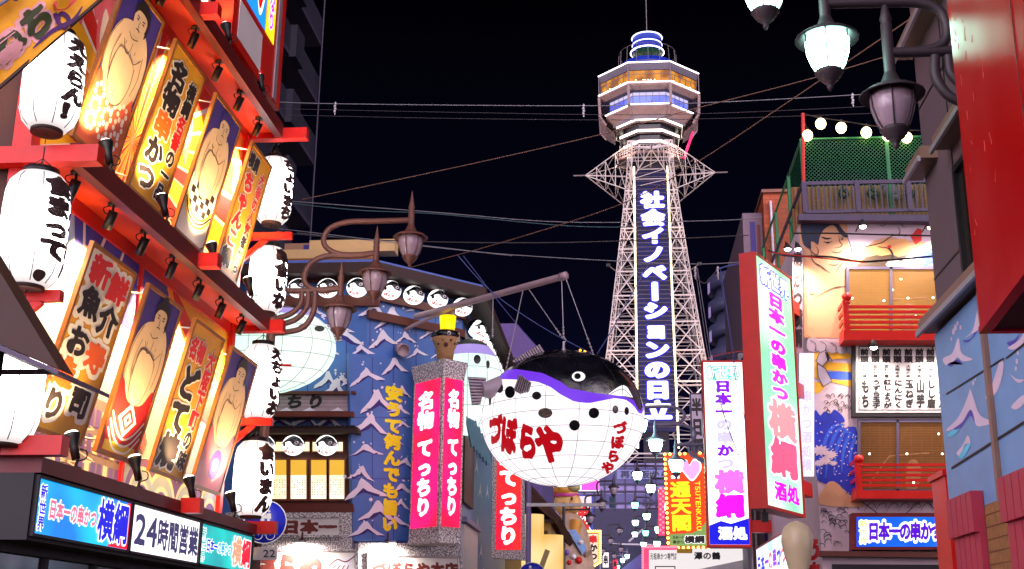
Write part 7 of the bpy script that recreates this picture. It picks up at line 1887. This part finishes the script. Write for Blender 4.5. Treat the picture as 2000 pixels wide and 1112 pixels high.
m = MB(); slab(m, PY, [(1213, 1112), (1270, 1068), (1300, 1068), (1300, 1125), (1213, 1125)], paint("violet_awning", "4a3a78", .5, 0, .2, .3), .5, 3); slab(m, PY, [(1194, 1061), (1290, 1063), (1290, 1066), (1194, 1064)], STEEL, 1, 1.4); m.beam(PY(1228, 1058, 1.5), PY(1256, 1034, 1.5), .3, .2, STEEL); m.build("awning", t)
t = thing("white_signboard", "white vertical board with black brush characters between the tower foot and the twin blade sign", "signboard", aY(1357, 900, 60)); PY = Pl((0, 60, 0), (0, -1, 0))
m = MB(); f = PY.fr((1347, 768), (1372, 768), (1378, 900), (1352, 900)); panel(m, f, paint("mauve_white_board", "a898a8", .5, 0, .1, 1), 0, .4); frame_bars(m, f, NVY, .06, 0, .03); m.build("panel", t)
m = MB(); col_text(m, f, "半日辰", .5, .06, .95, .8, INK, .01, .05, .01, .05); m.build("lettering", t)
t = thing("curved_apartments", "dark round apartment tower with curved balconies right of the lattice tower", "building", aY(1440, 700, 95) * A(1, 1, 0)); c = aY(1475, 620, 98)
APD = paint("apartment_navy", "2a2c48", .6, 0, .15, .3); APL = paint("apartment_lilac", "a494c8", .5, 0, .1, .3); r0 = 90 * .0425
m = MB(); zt = aY(1450, 540, 95)[2]; m.lathe([(r0 * .86, 0), (r0 * .86, zt), (0, zt + .2)], (c[0], c[1], 0), APD, 40); m.build("wall", t)
z = zt - .2
k = 0
while z > 8:
    m = MB(); m.lathe([(r0 * .85, z - .3), (r0, z - .3), (r0, z + .75), (r0 * .96, z + .75), (r0 * .96, z)], (c[0], c[1], 0), APD, 48); m.build("balcony", t); z -= 2.05; k += 1
m = MB()
for j in range(9): zz = zt - .6 - 2.05 * j; m.lathe([(r0 * 1.01, zz - .2), (r0 * 1.01, zz + .7)], (c[0], c[1], 0), APL, 6, ang=(math.radians(187), math.radians(197)))
m.build("panel", t)
t = thing("apartment_block", "tall dark apartment block with stacked balconies behind the red restaurant", "building", (-17, 40, 0))
XA = -12.5; APP = paint("apartment_mauve", "2c2438", .6, 0, .12, .5); APN = paint("apartment_dark", "141224", .6, 0, .15, .4)
corn = [aX(x, y, XA) for x, y in ((626, 88), (622, 205), (614, 325), (606, 445))]; dz = (corn[0][2] - corn[3][2]) / 3; yf = np.mean([c_[1] for c_ in corn])
m = MB(); m.box((-22, 21, 0), (XA - 1.5, yf - 1, corn[0][2] + 12), APN); m.build("wall", t)
for k in range(7):
    z = corn[3][2] + dz * (k - 1)
    m = MB(); m.box((XA - 1.6, 21, z), (XA, yf, z + .18), APP); m.box((XA - .14, 21, z + .18), (XA, yf, z + 1.25), APN); m.box((XA - 1.6, yf - .14, z + .18), (XA - .14, yf, z + 1.25), APN); m.build("balcony", t)
    m = MB(); yy = yf - 4.5; m.box((XA - .04, yy, z - .04), (XA + .25, yy + 1.1, z + 1.32), APN); m.build("bay", t); m = MB(); m.tube([(XA + .05, yf - .1, z), (XA + .05, yf - .1, z + dz)], .04, APP, 6); m.build("downpipe", t)
m = MB()
for k in range(6):
    z = corn[3][2] + dz * (k - 1); m.box((XA - 1.52, 30, z + .3), (XA - 1.49, 34, z + 2.4), GLASSD)
m.build("window", t)
t = thing("violet_building", "plain dark building wall with pale violet side behind the boom and the blue restaurant", "building", aY(985, 700, 60) * A(1, 1, 0))
p, q = aY(955, 640, 60), aY(1060, 640, 60); zt = aY(985, 632, 60)[2]; m = MB(); m.prism([(p[0] - 3, 60, 0), (q[0], 60, 0), (q[0], 60, aY(1058, 690, 60)[2]), (p[0] + 1.4, 60, zt), (p[0] - 3, 60, zt)], (0, 10, 0), paint("violet_wall", "5a4480", .6, 0, .2, .4)); m.build("wall", t)
m = MB(); m.box((p[0] - 3, 59.9, aY(985, 705, 60)[2]), (q[0], 59.99, aY(985, 700, 60)[2]), APN); m.build("ledge", t)

FARS = ((1163, 1046, 1175, 1066, 98, "far_green_sheet", "40d890", "small green lit sign beyond the cream kushikatsu sign", "酒"), (1176, 1078, 1190, 1110, 112, "far_white_sheet", "fff0f8", "small white lit sign low on the left of the far street", "串"),
        (1300, 1090, 1312, 1112, 96, "far_orange_sheet", "ff8030", "small orange lit sign low on the right of the far street", "肉"), (1196, 1092, 1206, 1112, 124, "far_red_sheet", "ff3058", "small red lit sign at the far end of the street", "鳥"), (1318, 1042, 1330, 1066, 90, "far_cyan_sheet", "40c8f0", "small cyan lit sign behind the foot of the heart sign", "湯"))
for x0, y0, x1, y1, Y, nm, cl, lb, ch in FARS:
    PY = Pl((0, Y, 0), (0, -1, 0)); t = thing("shop_sign", lb, "sign", PY((x0 + x1) / 2, y1)); f = PY.fl(x0, y0, x1, y1)
    m = MB(); panel(m, f, DGREY, -.01, .25); frame_bars(m, f, DGREY, .05, -.0099, .03); m.build("box", t); m = MB(); panel(m, f.sub(.06, .04, .94, .96), glow(nm, cl, 1.0, True), 0, .009); m.build("panel", t)
    m = MB(); put(m, f, ch, .15, .2, .85, .8, INK, .012, .04); m.build("lettering", t)

# ------------------------------------------------------------------ overhead wires
WG = paint("wire_grey", "8a8a90", .5, .2, .2, 3); WBR = paint("wire_brown", "7a5848", .6, 0, .2, 3); WGN = paint("wire_teal", "3a5a60", .6, 0, .2, 3); WBL = paint("wire_blue", "4a5a98", .6, 0, .2, 3); WD = paint("wire_dark", "3a3438", .6, 0, .2, 3)
def wire(pts, y0, y1, r, mat, label, extra=None):
    P = smooth_poly(pts, 8, False); xs = [p[0] for p in P]; n = len(P) - 1
    Q = [aY(p[0], p[1], y0 + (y1 - y0) * k / n) for k, p in enumerate(P)]
    m = MB(); m.tube(Q, r * .85, mat, 6); t = tag(m.build("cable"), label, "cable", "wires strung over the street")
    for x, y in extra or ():
        k = min(range(n + 1), key=lambda i: abs(xs[i] - x)); q = Q[k]; m = MB()
        for j in range(4): m.ell(q - A(.01 * (j % 2), 0, .07 * j), .035, .035, .05, STEEL, 8, 6)
        m.tube([q + A(0, 0, .05), q - A(0, 0, .3)], .015, STEEL, 5); m.build("insulator", t)
wire([(500, 197), (655, 203), (1140, 207), (1400, 200), (1665, 186), (1800, 176)], 27, 27, .011, WG, "grey wire with white insulators crossing the sky just below the deck", [(655, 203), (1140, 207), (1665, 186)])
wire([(520, 212), (900, 220), (1300, 224), (1700, 208), (1800, 200)], 28, 28, .009, WD, "thin dark wire just below the grey insulator wire")
wire([(560, 225), (900, 232), (1300, 234), (1700, 222)], 28, 28, .009, WD, "lowest thin dark wire of the three crossing the sky near the deck")
wire([(590, 390), (900, 325), (1190, 259), (1340, 217), (1580, 155), (1745, 106)], 24, 24, .011, WBR, "brown wire rising from the far lantern to the upper right, across the deck's lower edge")
wire([(800, 523), (1000, 468), (1225, 394), (1370, 312), (1580, 172), (1810, 15)], 26, 15, .011, WBR, "tan wire rising steeply from the boom to the top right lamps")
wire([(565, 393), (850, 415), (1100, 434), (1400, 431), (1490, 424)], 26, 26, .011, WG, "grey wire sagging across the tower's sign at its second letter")
wire([(565, 397), (700, 411), (850, 418), (1100, 441), (1240, 444)], 26, 26, .013, WGN, "teal cable twisted below the grey wire left of the tower")
wire([(545, 447), (880, 486), (1000, 498), (1200, 510), (1360, 516), (1462, 511)], 26, 26, .011, WG, "grey wire running from the far red beam to the mint sign")
wire([(525, 453), (760, 470), (1100, 474), (1462, 460)], 27, 27, .016, WD, "thick dark cable sagging behind the brown street lamp to the mint sign")
wire([(893, 498), (960, 570), (1060, 640), (1160, 693)], 27, 27.5, .012, WBL, "blue stay wire slanting down to the giant pufferfish from its left")
wire([(905, 500), (990, 610), (1060, 690)], 28, 29, .010, WBL, "thin blue wire slanting down behind the giant pufferfish's fin")
wire([(1265, 520), (1225, 590), (1195, 645), (1166, 692)], 30, 29, .014, WBL, "blue cable from the tower's side down to the giant pufferfish's back")
for k, (a, c_) in enumerate((([(1358, 524), (1372, 620), (1385, 700), (1410, 800), (1443, 890)], "steep"), ([(1362, 524), (1380, 640), (1393, 720), (1420, 830), (1448, 900)], "second steep"), ([(1402, 524), (1418, 600), (1430, 690), (1442, 780), (1455, 880)], "third steep"), ([(1407, 524), (1425, 640), (1440, 740), (1460, 850), (1470, 905)], "rightmost steep"))):
    wire(a, 30, 31, .011, WBL if k > 1 else WG, "%s wire dropping across the white twin blade sign" % c_, [a[0]] if k in (0, 2) else None)
wire([(1360, 530), (1366, 548), (1378, 553), (1390, 540), (1402, 526)], 30, 30, .02, WD, "looped dark cable between the two insulators right of the tower")
wire([(1398, 528), (1408, 524), (1430, 518), (1462, 514)], 30, 30, .022, WBL, "blue cable bundle reaching the mint sign's top")
wire([(1550, 456), (1620, 456), (1700, 458), (1830, 461)], 23, 23, .02, CABLE, "black cable across the painted wrestler's brow")
wire([(1500, 490), (1540, 500), (1620, 502), (1680, 511), (1740, 508), (1830, 500)], 22.5, 22.5, .024, CABLE, "thick black cable across the mural just above the upper window")
wire([(1495, 492), (1560, 500), (1640, 508), (1690, 513)], 22.4, 22.4, .014, RED, "red cable from the mint sign's top to the upper window")
wire([(1380, 700), (1420, 690), (1475, 682)], 31, 30, .014, RED, "red wire above the white twin blade sign")
wire([(580, 455), (1000, 500)], 29, 29, .008, WG, "fine grey wire between the brown lamp arms and the boom")
